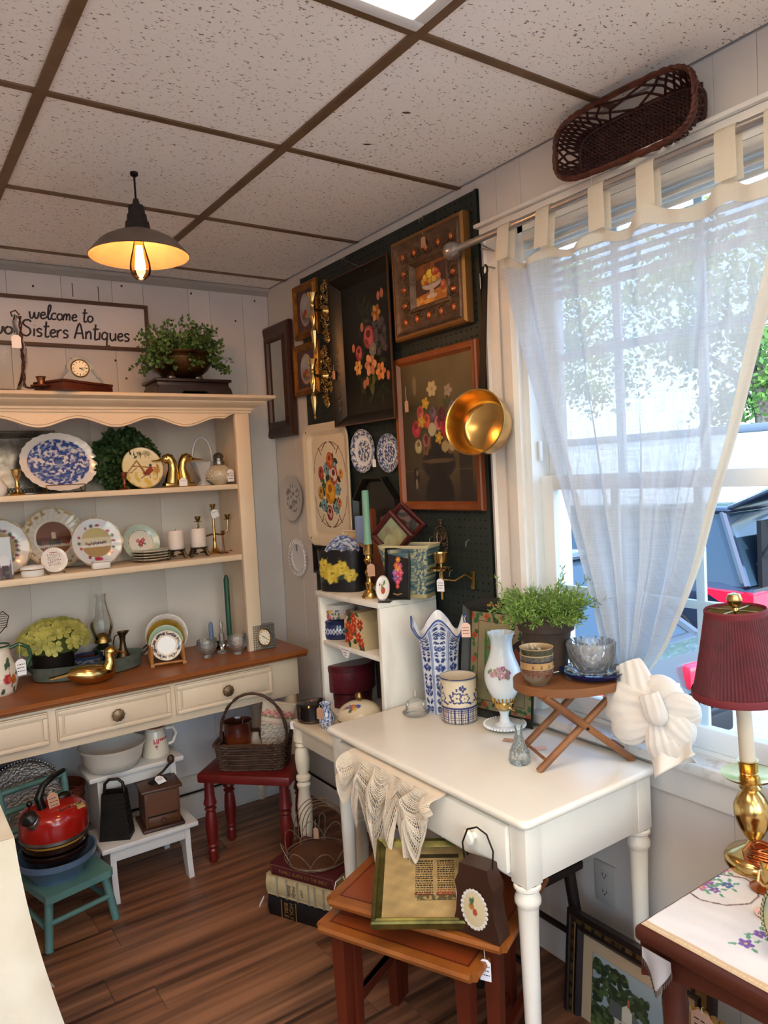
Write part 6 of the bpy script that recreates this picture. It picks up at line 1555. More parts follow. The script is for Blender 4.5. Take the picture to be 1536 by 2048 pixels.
def counter():
 z = ZC; zinc = mat('galvanised_metal','#76837a',.45,.5,col2='#5c6860',scale=30)
 tx,ty = -.955,-.165
 t = thing('galvanised_tray','oval corrugated galvanised tray holding the hydrangea and oil lamp','tray',(tx,ty,z),-3)
 MB().lathe([(0,.002),(.19,.002),(.198,.006),(.212,.056),(.215,.059),(.210,.059),(.194,.008),(0,.006)],160,sy=.5,ripple=lambda a,i: 1 + (.006 * math.sin(80 * a) if i in (2,3) else 0)).build('pan',zinc,t)
 for s in (-1,1): MB().tube([(s * .2,-.025,.04),(s * .222,-.022,.06),(s * .245,-.012,.082),(s * .248,.012,.082),(s * .222,.022,.06),(s * .2,.025,.04)],.004,8).build('handle',IRON,t)
 def T(px,y): return Vector((at(px,1310,y=y).x,y,z + .0065))
 c = T(106,-.150); t = thing('hydrangea_pot','lime green hydrangea blooms in a dark metal pot','potted plant',c)
 MB().lathe([(0,0),(.066,0),(.068,.004),(.076,.09),(.079,.098),(.074,.098),(.07,.09),(0,.085)],36).build('pot',mat('dark_pot','#1b1512',.5,.4),t)
 g = np.random.default_rng(3); k = MB()
 for i in range(125):
  a = g.uniform(0,2 * PI); e = g.uniform(-.25,1.35); ctr = np.array([.125 * math.cos(a) * math.cos(e) + .01,.085 * math.sin(a) * math.cos(e),.105 + .085 * math.sin(e) + .03]); nn = Vector((math.cos(a) * math.cos(e),math.sin(a) * math.cos(e) - .35,math.sin(e) + .25)).normalized()
  q = nn.to_track_quat('Z','Y').to_matrix(); sp = g.uniform(0,6.28); s = g.uniform(.019,.026)
  for p in range(4):
   b = sp + p * PI / 2; v = []
   for uu,vv,h in ((0,0,0),(.6,-.5,.12),(1.05,-.28,.22),(1.1,.28,.22),(.6,.5,.12)):
    x,y = uu * math.cos(b) - vv * math.sin(b),uu * math.sin(b) + vv * math.cos(b); v.append(tuple(Vector(ctr) + q @ Vector((x * s,y * s,h * s * .7))))
   k.add(v,[(0,1,2,3,4)])
 f = k.build('blooms',mat('hydrangea_petal','#aca650',.6,col2='#7d7a30',scale=25,sheen=.2),t,0); f['kind'] = 'stuff'
 MB().ball((.01,0,.13),(.1,.065,.07),16,10).build('inner_leaves',mat('hydrangea_inner','#4c5222',.8),t)
 c = T(176,-.165); t = thing('sponge_pot','small dark blue spongeware pot in the galvanised tray','pot',c)
 o = MB().lathe([(0,0),(.046,0),(.05,.004),(.054,.062),(.056,.066),(.051,.066),(.048,.01),(0,.008)],90,fine=.003).build('pot',PORC,t)
 cvp = Cv(2,1,'#6c7078',120).blotch('#2c3448',3,50,-.05,.9).rect(0,2,.82,1,'#28324e'); paint(o,lambda q: np.where((np.hypot(q[:,0],q[:,1]) < .0505)[:,None] & (q[:,2] > .005)[:,None],rgb('#4a2a22'),cvp.at((np.arctan2(q[:,1],q[:,0]) / PI + 1),q[:,2] / .066)))
 c = T(208,-.11); t = thing('oil_lamp','oil lamp with clear glass chimney behind the brass duck','oil lamp',c)
 gl = mat('dark_green_glass','#1e2a22',.1,trans=.5); MB().lathe([(0,0),(.04,0),(.042,.008),(.02,.02),(.025,.03),(.045,.045),(.042,.07),(.018,.085),(0,.085)],32).build('font',gl,t)
 MB().lathe([(.018,.083),(.022,.09),(.035,.096),(.034,.102),(.03,.118),(.014,.132),(0,.134)],28).build('burner',OLDBRASS,t); MB().tube([(-.03,0,.098),(-.045,0,.098)],.002,5).tube([(-.034,0,.1),(-.036,0,.115)],.0018,5).build('wick_key',OLDBRASS,t)
 MB().lathe([(.03,.1),(.036,.125),(.046,.16),(.045,.185),(.03,.23),(.022,.27),(.026,.292)],36).build('chimney',thinglass('chimney_glass','#f4f6f4',.3,.02),t)
 c = T(247,-.165); t = thing('brass_ewer','slim aged brass ewer with a looped handle in the galvanised tray','pitcher',c)
 MB().lathe([(0,0),(.03,0),(.035,.01),(.034,.024),(.02,.05),(.013,.075),(.0105,.1),(.013,.118),(.02,.136),(.018,.136),(.010,.118),(0,.1)],28,ripple=lambda a,i: 1 + (.5 * max(0,math.cos(a)) ** 4 if i in (8,9) else 0)).build('body',mat('old_bronze','#5c4a34',.35,.85,col2='#43341f',scale=20),t)
 MB().tube([(-.012,0,.128),(-.03,0,.12),(-.037,0,.09),(-.03,0,.065),(-.024,0,.055),(-.032,0,.045)],.0028,7).build('handle',MATS['old_bronze'],t)
 # brass duck
 c = at(188,1366,z=z); t = thing('brass_duck','polished brass duck figurine in front of the galvanised tray','figurine',(c.x,-.345,z),0)
 def body(u,v):
  a = 2 * PI * u; f = v; x = -.095 + .175 * f
  w = .04 * math.sin(PI * min(1,f * 1.02)) ** .7 + .002; zc = .036 + .012 * (1 - f) ** 2 - .006 * f; hh = (.034 * math.sin(PI * min(1,f * 1.0)) ** .55 + .002)
  return (x,w * math.cos(a),max(0.0,zc + hh * math.sin(a)))
 MB().grid(body,28,24,cu=True).build('body',BRASS,t)
 k = MB().tube([(.052,0,.045),(.062,0,.07),(.062,0,.085),(.06,0,.1),(.066,0,.112)],[.026,.02,.0165,.017,.016],18).ball((.067,0,.108),(.024,.018,.02),18,12); k.build('neck_and_head',BRASS,t)
 MB().grid(lambda u,v: (.088 + .034 * v,(.009 - .002 * v) * math.cos(2 * PI * u),.106 - .014 * v + (.005 - .003 * v) * math.sin(2 * PI * u)),10,6,cu=True).build('bill',BRASS,t)
 MB().prism([(-.09,.046),(-.15,.044),(-.152,.048),(-.085,.056)],-.012,.012).build('tail',BRASS,t)
 # apple pitcher and wire stake
 c = at(-2,1388,z=z); t = thing('apple_pitcher','cream pitcher painted with red apples, green handle, at the left edge','pitcher',(c.x,c.y,z))
 o = MB().lathe([(0,0),(.05,0),(.058,.01),(.068,.05),(.062,.1),(.048,.14),(.044,.16),(.05,.178),(.046,.178),(.04,.16),(0,.1)],110,fine=.004).build('body',PORC,t)
 cvp = Cv(2,.6,'#d4c8b8',180).ell(1.62,.2,.07,.06,'#a8202c').ell(1.74,.19,.06,.06,'#b0602c').ell(1.66,.2,.04,.04,'#c8803c',a=.6)
 for x,y,a in ((1.6,.32,60),(1.7,.34,120),(1.66,.4,30),(1.8,.24,20),(1.58,.1,220),(1.5,.2,150),(1.75,.1,300)): cvp.leaf(x,y,.1,.03,a,'#3a5240')
 cvp.line([(1.68,.14),(1.72,.08),(1.66,.3),(1.7,.4)],.012,'#4a3424').rect(0,2,.575,.6,'#23492e')
 paint(o,lambda q: cvp.at(np.mod(np.arctan2(q[:,1],q[:,0]) / PI + 2.0,2),q[:,2] / .178 * .6))
 MB().tube([(.044,-.005,.16),(.075,-.008,.172),(.105,-.01,.155),(.112,-.01,.12),(.095,-.008,.085),(.066,-.004,.065)],[.006,.007,.0075,.0075,.007,.006],10).build('handle',mat('green_glaze','#1f4a2c',.2,coat=.4),t)
 price_tag(t,(c.x + .075,c.y - .02,z + .172),(.036,.06),PAPER,(10,0),.055)
 k = MB().tube([(0,0,.12),(.005,0,.2),(0,0,.215)],.002,5)
 for s in (-1,1): k.tube([(0,0,.21),(s * .03,0,.24),(s * .04,0,.275),(s * .022,0,.295),(0,0,.28)],.002,5)
 for i in range(7): k.tube([(-.034 + .001 * i,0,.235 + .008 * i),(.034,0,.236 + .008 * i)],.0012,4)
 o = k.build('wire_heart_stake',mat('rust_wire','#4c3a2c',.5,.5)); place(o,(c.x + .012,c.y + .01,z),0); tagp(o,'rusty wire heart on a stake standing in the apple pitcher','garden stake')
 # plate rack
 c = at(345,1330,z=z); rx,ry = c.x,c.y + .07; t = thing('plate_rack','small light wood plate rack holding four plates upright','plate rack',(rx,ry,z),-12)
 wd = mat('pine_rack','#b5793c',.5,col2='#9a6230',scale=12)
 for s in (-1,1):
  MB().box(s * .062 - .006,s * .062 + .006,-.075,.075,.004,.016,.002).build('rail',wd,t)
  for y in (-.068,-.03,.01,.05): MB().tube([(s * .062,y,.014),(s * .062 - s * .002,y + .004,.082)],.0055,8).build('peg',wd,t)
  MB().box(s * .062 - .008,s * .062 + .008,-.08,-.06,0,.014,.003).build('foot',wd,t); MB().box(s * .062 - .008,s * .062 + .008,.06,.08,0,.014,.003).build('foot',wd,t)
 MB().box(-.056,.056,-.073,-.064,.008,.016,.002).box(-.056,.056,.064,.073,.008,.016,.002).build('cross_bar',wd,t)
 def rp(y,dx=0): q = Matrix.Rotation(R(-12),3,'Z') @ Vector((dx,y,0)); return (rx + q.x,ry + q.y,z + .0165)
 cv = Cv(2,2,'#c5bfb8',120).blotch('#aaa39c',4,50,-.1,.6).ring(1,1,.97,.97,.02,'#e0dad2')
 plate('rack_plate','white lace glass plate at the back of the plate rack',.086,cvcol(cv),rp(.045,.012),-12,10,n=60,rings=20)
 plate('rack_plate','olive yellow plate third in the plate rack',.077,cvcol(Cv(2,2,'#8a6a1e',60).noise(.08)),rp(.018,.006),-12,10,n=60,rings=12)
 plate('rack_plate','mint green plate second in the plate rack',.068,cvcol(Cv(2,2,'#9ab59e',60).ring(1,1,.97,.97,.03,'#c9c8b8')),rp(-.012,.002),-12,10,n=60,rings=12)
 cv = Cv(2,2,'#dcd0c0',140); flower_ring(cv,26,.8,['#3a3038','#7a4a38','#38423c','#4a3a50','#2c3446'],.09,5); flower_ring(cv,30,.88,['#dcd0c0','#3c4438','#8a5a44'],.05,7)
 plate('rack_plate','small plate with a dark berry border at the front of the rack',.06,cvcol(cv),rp(-.045,0),-12,10,n=64,rings=30)
 # chamberstick with blue candle
 c = at(412,1290,z=z); t = thing('chamberstick','black metal chamberstick with a blue taper candle','candle holder',(c.x,-.12,z))
 MB().lathe([(0,.002),(.05,.004),(.06,.014),(.062,.016),(.056,.016),(.048,.008),(0,.006)],32).lathe([(.012,.005),(.012,.035),(.022,.037),(.022,.04),(.01,.04)],20).build('dish',IRON,t)
 MB().lathe([(0,.03),(.0105,.03),(.0095,.1),(.006,.112),(0,.114)],16).build('blue_candle',mat('blue_wax','#63799c',.5,sss=.2),t)
 # glasses
 def cutbowl(name,label,px,py,r,h,waist=.4):
  c = at(px,py,z=z); o = thing(name,label,'bowl',(c.x,c.y,z)); m = thinglass('pressed_glass','#fdfefd',.32,.05,'#ffffff',.06)
  MB().lathe([(0,0),(r * .5,0),(r * .5,.005),(r * waist,.01),(r * .75,h * .35),(r,h * .7),(r * .95,h),(r * .88,h),(r * .92,h * .7),(r * .6,h * .35),(0,h * .25)],60,ripple=lambda a,i: 1 + (.035 * math.cos(20 * a) if i in (4,5) else .02 * math.cos(12 * a) if i == 6 else 0)).build('bowl',m,o)
  k = MB()
  for j in range(3):
   for i in range(14): a = 2 * PI * (i + .5 * (j % 2)) / 14; rr = r * (.82,.96,1.0)[j]; k.ball((rr * math.cos(a),rr * math.sin(a),h * (.42,.58,.74)[j]),r * .07,6,4)
  k.build('cut_pattern',m,o)
 cutbowl('footed_glass_bowl','small footed cut glass bowl beside the plate rack',415,1314,.042,.072)
 cutbowl('glass_candle_bowl','cut glass rose bowl beside the crystal clock',476,1307,.041,.078)
 c = at(445,1304,z=z); t = thing('crystal_perfume','tall slim crystal bottle with faceted stopper on the hutch worktop','bottle',(c.x,c.y,z)); m = thinglass('pressed_glass')
 MB().lathe([(0,0),(.03,0),(.03,.004),(.008,.01),(.006,.022),(.012,.03),(.013,.075),(.007,.085),(.006,.1),(0,.1)],8).build('bottle',m,t,20); MB().lathe([(0,.1),(.007,.102),(.009,.118),(.004,.134),(0,.136)],8).build('stopper',m,t,20)
 c = at(462,1283,z=z); t = thing('green_taper','tall dark green taper candle in a glass holder on the hutch','candle',(at(460,1283,y=-.15).x,-.15,z)); MB().lathe([(0,0),(.026,0),(.024,.006),(.01,.012),(.014,.03),(.01,.03),(0,.014)],20).build('holder',m,t)
 MB().lathe([(0,.02),(.0115,.02),(.0115,.295),(.006,.312),(0,.316)],18).build('taper',mat('dark_green_wax','#1f4a36',.45,sss=.15),t)
 c = at(527,1297,z=z); t = thing('crystal_desk_clock','square cut crystal clock with an oval dial at the end of the hutch','clock',(c.x,c.y,z),-8); cm = mat('smoky_crystal','#8f8a82',.12,trans=.6)
 k = MB(); w,h = .098,.106
 for i in range(10):
  for j in range(11): k.box(-w / 2 + w * i / 10 + .0006,-w / 2 + w * (i + 1) / 10 - .0006,-.019,-.013,h * j / 11 + .0006,h * (j + 1) / 11 - .0006,.0016)
 k.build('cut_front',cm,t); MB().box(-w / 2,w / 2,-.014,.014,0,h).build('block',cm,t,0)
 d = dial(t,(0,-.022,h * .5),.033,10,20); d.scale = (.86,1,1.1)
counter()

# ================================================================== under the hutch
def under():
 # wash bowl and jug on the top step
 en = mat('white_enamel','#cdc4b8',.25,coat=.3)
 c = at(228,1535,z=.4255); t = thing('enamel_basin','white enamel basin on the top step of the white stool','basin',(c.x,-.315,.4255))
 MB().lathe([(0,0),(.075,0),(.09,.008),(.108,.04),(.116,.08),(.124,.088),(.125,.092),(.118,.092),(.11,.08),(.1,.04),(.08,.014),(0,.008)],48).build('basin',en,t)
 c = at(316,1512,z=.4255); t = thing('white_jug','white jug with red stitched decoration behind the coffee grinder','jug',(c.x,-.30,.4255)); o = MB().lathe([(0,0),(.05,0),(.052,.006),(.046,.05),(.04,.085),(.036,.1),(.042,.112),(.044,.118),(.038,.118),(.032,.1),(0,.06)],110,fine=.003).build('body',PORC,t)
 cvp = Cv(2,.5,'#cfc3b0',160)
 for i in range(9): cvp.rect(1.36 + .06 * i,1.4 + .06 * i,.28,.31,'#a8283c')
 cvp.rect(1.36,1.5,.24,.27,'#a8283c').rect(1.4,1.46,.18,.23,'#a8283c').rect(1.42,1.44,.14,.18,'#a8283c').rect(0,2,.47,.5,'#8a4a34')
 paint(o,lambda q: cvp.at(np.mod(np.arctan2(q[:,1],q[:,0]) / PI + 2,2),q[:,2] / .118 * .5)); MB().tube([(.04,-.01,.1),(.068,-.016,.1),(.08,-.018,.075),(.066,-.014,.04),(.048,-.01,.035)],.007,10).build('handle',en,t)
 # coffee grinder
 c = at(322,1662,z=.2055); t = thing('coffee_grinder','old wooden box coffee grinder with crank and drawer on the white step','coffee grinder',(-.792,-.415,.2055),-6)
 w1 = mat('grinder_wood','#4a2c1c',.45,col2='#341d12',scale=9,stretch=(.3,1,1)); w2 = mat('grinder_panel','#5e3820',.45,col2='#48280f',scale=9,stretch=(.3,1,1))
 MB().box(-.078,.078,-.078,.078,0,.014,.006).build('base',w1,t); MB().box(-.064,.064,-.064,.064,.014,.145,.002).build('box',w2,t); MB().box(-.076,.076,-.076,.076,.145,.158,.005).build('top',w1,t)
 MB().box(-.054,.054,-.0655,-.06,.058,.138).build('front_panel',w2,t,0); MB().box(-.056,.056,-.066,-.06,.053,.057).build('drawer_gap',mat('deep_shadow','#080606',.9),t,0)
 d = MB().box(-.054,.054,-.069,-.06,.018,.052,.002).build('drawer',w2,t); MB().lathe([(0,0),(.006,0),(.01,.008),(.009,.012),(0,.014)],16).move(rx=90).build('knob',w1,d).location = (0,-.069,.035)
 k = MB()
 for i in range(12): k.box(-.064,-.058,-.0655,-.0635,.06 + .0065 * i,.0625 + .0065 * i).box(.058,.064,-.0655,-.0635,.06 + .0065 * i,.0625 + .0065 * i)
 k.build('finger_joints',w1,t,0); MB().lathe([(0,.17),(.02,.17),(.034,.165),(.036,.158),(0,.158)],24).build('iron_cap',IRON,t)
 MB().tube([(-.01,-.02,.168),(-.006,-.02,.182),(.02,-.01,.195),(.045,.0,.212),(.055,.005,.215)],[.006,.006,.005,.005,.004],8).build('crank',IRON,t); MB().ball((.055,.005,.23),(.014,.014,.018),14,10).build('crank_knob',w1,t)
 price_tag(t,(-.80,-.44,.395),(.036,.036),PAPER,(20,-60),.003,2)
 # box grater
 t = thing('box_grater','dark metal box grater with a top handle on the white step','grater',(-.955,-.425,.2055),-30); gm = mat('dark_tin','#2b241f',.5,.6,col2='#1d1815',scale=20)
 def fr(z): f = 1 - .28 * z / .17; return .055 * f,.035 * f
 (a0,b0),(a1,b1) = fr(0),fr(.17)
 MB().add([(-a0,-b0,0),(a0,-b0,0),(a0,b0,0),(-a0,b0,0),(-a1,-b1,.17),(a1,-b1,.17),(a1,b1,.17),(-a1,b1,.17)],[(0,1,5,4),(1,2,6,5),(2,3,7,6),(3,0,4,7)]).build('body',gm,t,0)
 k = MB(); k2 = MB()
 for j in range(9):
  for i in range(5):
   z = .02 + .016 * j; a,b = fr(z); x = a * (-.7 + .35 * i) + (.006 if j % 2 else 0)
   if abs(x) < a * .85: k.ball((x,-b,z),(.004,.0025,.0035),6,4)
   y = b * (-.7 + .35 * i); k.ball((a,y,z),(.0025,.004,.0035),6,4)
 k.build('grating_holes',mat('deep_shadow'),t); MB().tube([(-a1 * .9,0,.165),(-a1 * .8,0,.2),(-a1 * .4,0,.215),(a1 * .4,0,.215),(a1 * .8,0,.2),(a1 * .9,0,.165)],.006,8).build('handle',gm,t)
 # kettle and bowls on the child's chair
 kc = Vector((-1.18,-.515,0)); z0 = .183
 def bowl(nm,lab,r,h,z,m,rim=None,foot=.6):
  o = MB().lathe([(0,0),(r * foot,0),(r * foot,.004),(r * .72,h * .3),(r * .93,h * .72),(r * .97,h * .76),(r,h),(r * .95,h),(r * .9,h * .7),(r * .6,h * .18),(0,h * .12)],56).build(nm,m,None); place(o,(kc.x,kc.y,z)); tagp(o,lab,'bowl',None); return o
 bowl('mixing_bowl','wide pale blue stoneware bowl at the bottom of the stack on the teal chair',.13,.082,z0,mat('blue_stoneware','#5d7590',.3,col2='#4c647f',scale=8,coat=.3))
 bowl('mixing_bowl','dark brown bowl resting inside the blue stoneware bowl',.106,.076,z0 + .03,mat('brown_glaze','#1f0d0a',.2,coat=.5))
 bowl('mixing_bowl','second dark brown bowl nested in the stack',.103,.064,z0 + .064,mat('brown_glaze'))
 bowl('mixing_bowl','yellow rimmed bowl directly under the red kettle',.102,.042,z0 + .098,mat('yellow_ware','#b58a3c',.3,coat=.3))
 zk = z0 + .141; t = thing('red_kettle','red enamel kettle with black handle on top of the stacked bowls','kettle',(kc.x,kc.y,zk),20); t.scale = (1.08,1.08,1.08); re = mat('red_enamel','#a3160f',.2,col2='#8c0f0a',scale=4,coat=.5)
 MB().lathe([(0,0),(.092,0),(.098,.004),(.1,.012),(.101,.06),(.096,.078),(.08,.092),(.05,.1),(0,.104)],56).build('body',re,t); MB().lathe([(.0985,-.001),(.103,.004),(.1025,.012),(.1,.013)],56).build('steel_band',SILVER,t)
 bk = mat('black_bakelite','#0c0b0b',.3)
 MB().lathe([(.02,0),(.024,.004),(.022,.03),(.018,.034)],20).move(x=-.075,y=-.03,z=.07,rx=20,ry=-42).build('spout',SILVER,t); MB().lathe([(.023,0),(.025,.012),(.014,.026),(0,.03)],20).move(x=-.094,y=-.037,z=.092,rx=20,ry=-42).build('spout_cap',bk,t)
 MB().ball((-.1,-.05,.145),.0095,10,8).tube([(-.1,-.05,.14),(-.1,-.042,.115)],.002,5).build('whistle_knob',bk,t)
 MB().tube([(-.04,-.012,.096),(-.05,-.012,.135),(-.03,-.005,.165),(.01,.005,.178),(.055,.015,.182)],[.014,.013,.01,.009,.007],12).build('handle',bk,t); MB().ball((.045,.012,.102),(.028,.018,.012),12,8).build('lid_grip',bk,t)
 lb = MB().grid(lambda u,v: (-.02 + .08 * u,-.062 - .022 * (1 - v) - 0,.0945 - .0135 * (1 - v) ** 1.3 + .0015),10,6).build('paper_label',mat('kraft_label','#a88a54',.7),t)
 text('label_lettering','Royal Chef',.017,INK,lb,(.02,-.0695,.0958),(27,0,0)); MB().tube([(-.01 + .006 * i,-.0795,.0902 + .0012 * math.sin(i * 2.2)) for i in range(12)],.0006,4).build('label_line',INK,lb)
 price_tag(t,(kc.x - .005,kc.y - .03,zk + .16),(.036,.055),KRAFT,(15,-20),.008)
 # silver rope-edged tray leaning behind the chair, blue tray, slat basket
 t = thing('rope_edge_tray','round silver tray with a twisted rope edge behind the red kettle','tray',(-1.225,-.33,.30),0,rx=-14); MB().lathe([(0,0),(.12,0),(.135,.006),(.132,.009),(.118,.004),(0,.004)],56).move(rx=90).move(z=.0).build('tray',mat('hammered_silver','#8a8078',.3,.8,bump=.8,bscale=120),t)
 k = MB()
 for i in range(80): a = 2 * PI * i / 80; k.ball((.137 * math.cos(a),-.008,.137 * math.sin(a)),(.0045,.004,.0045),6,4)
 k.build('rope_edge',SILVER,t)
 t.location.z = .36; t.location.y = -.225
 t = thing('blue_rim_tray','picture tray with a dark blue rim leaning on the wall under the hutch','tray',(-1.39,-.135,.17),0,rx=-9); w,h = .46,.45
 def rr2(d,r): return [(cx + r * math.cos(a),cz + r * math.sin(a)) for cx,cz,s in [(w / 2 - d - r,h - d - r,0),(-w / 2 + d + r,h - d - r,90),(-w / 2 + d + r,d + r,180),(w / 2 - d - r,d + r,270)] for a in [R(s + 15 * q) for q in range(7)]]
 lay = [(0,0,.06),(0,.022,.06),(.008,.026,.055),(.024,.006,.045),(.026,.004,.045)]; P = [[(p[0],-y,p[1]) for p in rr2(d,r)] for d,y,r in lay]; n = len(P[0])
 MB().add([p for q in P for p in q],[(i * n + a,i * n + (a + 1) % n,(i + 1) * n + (a + 1) % n,(i + 1) * n + a) for i in range(4) for a in range(n)]).build('rim',mat('blue_tin','#163a5c',.35),t); panel('picture',Cv(1,.8,'#2c3030',60).blotch('#5a3438',3,12,.3,.9).blotch('#4c5a4c',6,14,.3,.9),-w / 2 + .025,w / 2 - .025,.025,h - .025,-.004,TOLE,t,50)
 t.location.z = 0.001
 t = thing('slat_basket','tall reddish wooden slat basket behind the teal chair','basket',(-1.095,-.2,0)); bm_ = mat('basket_slat','#6a3516',.5,col2='#4e240d',scale=14,stretch=(.3,.3,2)); hgt = .36
 for j in range(11):
  z = hgt * j / 11; f = lambda zz: .06 + .024 * zz / hgt
  MB().lathe([(f(z),z + .002),(f(z + hgt / 11) + .002,z + hgt / 11 - .002),(f(z + hgt / 11) - .001,z + hgt / 11 - .002),(f(z) - .003,z + .002)],28).build('slat',bm_,t)
 MB().lathe([(0,.004),(.058,.004)],24).build('floor_disc',bm_,t); MB().lathe([(.084,hgt - .01),(.089,hgt),(.084,hgt + .008),(.08,hgt)],28).build('rim',mat('basket_rim','#56180f',.5),t)
under()

# ================================================================== red stool: handled basket, crock, oven mitt
def red_stool_items():
 z = .3625; c = Vector((-.425,-.5,z)); t = thing('handled_basket','brown wicker basket with a hooped handle on the red stool','basket',c,-40)
 wk = mat('brown_willow','#4a3122',.6,col2='#2f1d13',scale=40,bump=.3,bscale=150); wicker('woven_body',.25,.165,.1,wk,t,10,1.1,.005,24,kind=True)
 k = MB()
 for ph in (0,PI): k.tube([(-.135 * math.cos(PI * i / 40) + .003 * math.cos(i * .7 + ph),.003 * math.sin(i * .7 + ph),.09 + .19 * math.sin(PI * i / 40) ** .85) for i in range(41)],.0048,6)
 k.build('hoop_handle',wk,t)
 def loc(x,y,zz): q = Matrix.Rotation(R(-40),3,'Z') @ Vector((x,y,0)); return Vector((c.x + q.x,c.y + q.y,z + zz))
 p = loc(-.06,-.01,.006); t = thing('kitchen_crock','brown and tan KITCHEN crock standing in the handled basket','crock',p,-25)
 o = MB().lathe([(0,0),(.05,0),(.054,.006),(.054,.075),(.052,.08),(.0545,.085),(.0555,.14),(.054,.165),(.057,.17),(.052,.17),(.049,.16),(.049,.02),(0,.015)],56).build('body',PORC,t)
 def crock(q): r = np.hypot(q[:,0],q[:,1])[:,None]; zz = q[:,2:3]; return np.where((r < .0515) & (zz > .01),rgb('#2a100a'),np.where(zz < .082,rgb('#a87c50'),np.where(zz < .125,rgb('#6f3216'),rgb('#3d1710'))))
 paint(o,crock)
 tx = text('lettering','KITCHEN',.022,INK,t,(0,0,.062),(90,0,0),ext=.0002,bold=.0006)
 for v in tx.data.vertices: a = v.co.x / .055; v.co.x,v.co.z = .0552 * math.sin(a),.0552 * math.cos(a) + v.co.z
 MB().tube([(.0,-.02,.03),(.022,-.015,.178)],.0016,5).build('whisk_wire',SILVER,t)
 p = loc(.055,.02,.008); t = thing('oven_mitt','flowered cotton oven mitt standing in the handled basket','oven mitt',p,-20,rx=-6,ry=14)
 def mitt(u,v):
  a = 2 * PI * u; h = .225 * v; w = .052 + .018 * v - .02 * (1 - v) ** 3; th = .02 + .006 * math.sin(PI * v)
  if v > .97: th = .012
  return (w * math.cos(a),th * math.sin(a),h)
 o = MB().grid(mitt,64,64,cu=True).build('mitt',CLOTHV,t); cvm = Cv(1,2,'#8e9384',170).blotch('#6a7a6c',3,60,.1,.8).blotch('#b8857c',7,60,.35,.9).blotch('#c9c2b4',9,60,.4,.9); cvm.rect(0,1,1.25,1.32,'#b89890').rect(0,1,1.32,2,'#c3b6a2')
 for i in range(9): cvm.flower(.12 + .1 * i,1.55 + .1 * (i % 2),.09,5,'#b05a5c','#c9a08c','#c88a84').leaf(.14 + .1 * i,1.5,.1,.03,200,'#6a7a58')
 paint(o,lambda q: cvm.at(q[:,0] / .15 + .5,q[:,2] / .225 * 2))
 MB().tube([(-.045,-.012,.02),(-.075,-.014,.07),(-.078,-.012,.1)],[.02,.02,.012],12).build('thumb',mat('mitt_thumb','#8e9384',.9,col2='#a8857c',scale=90),t)
red_stool_items()

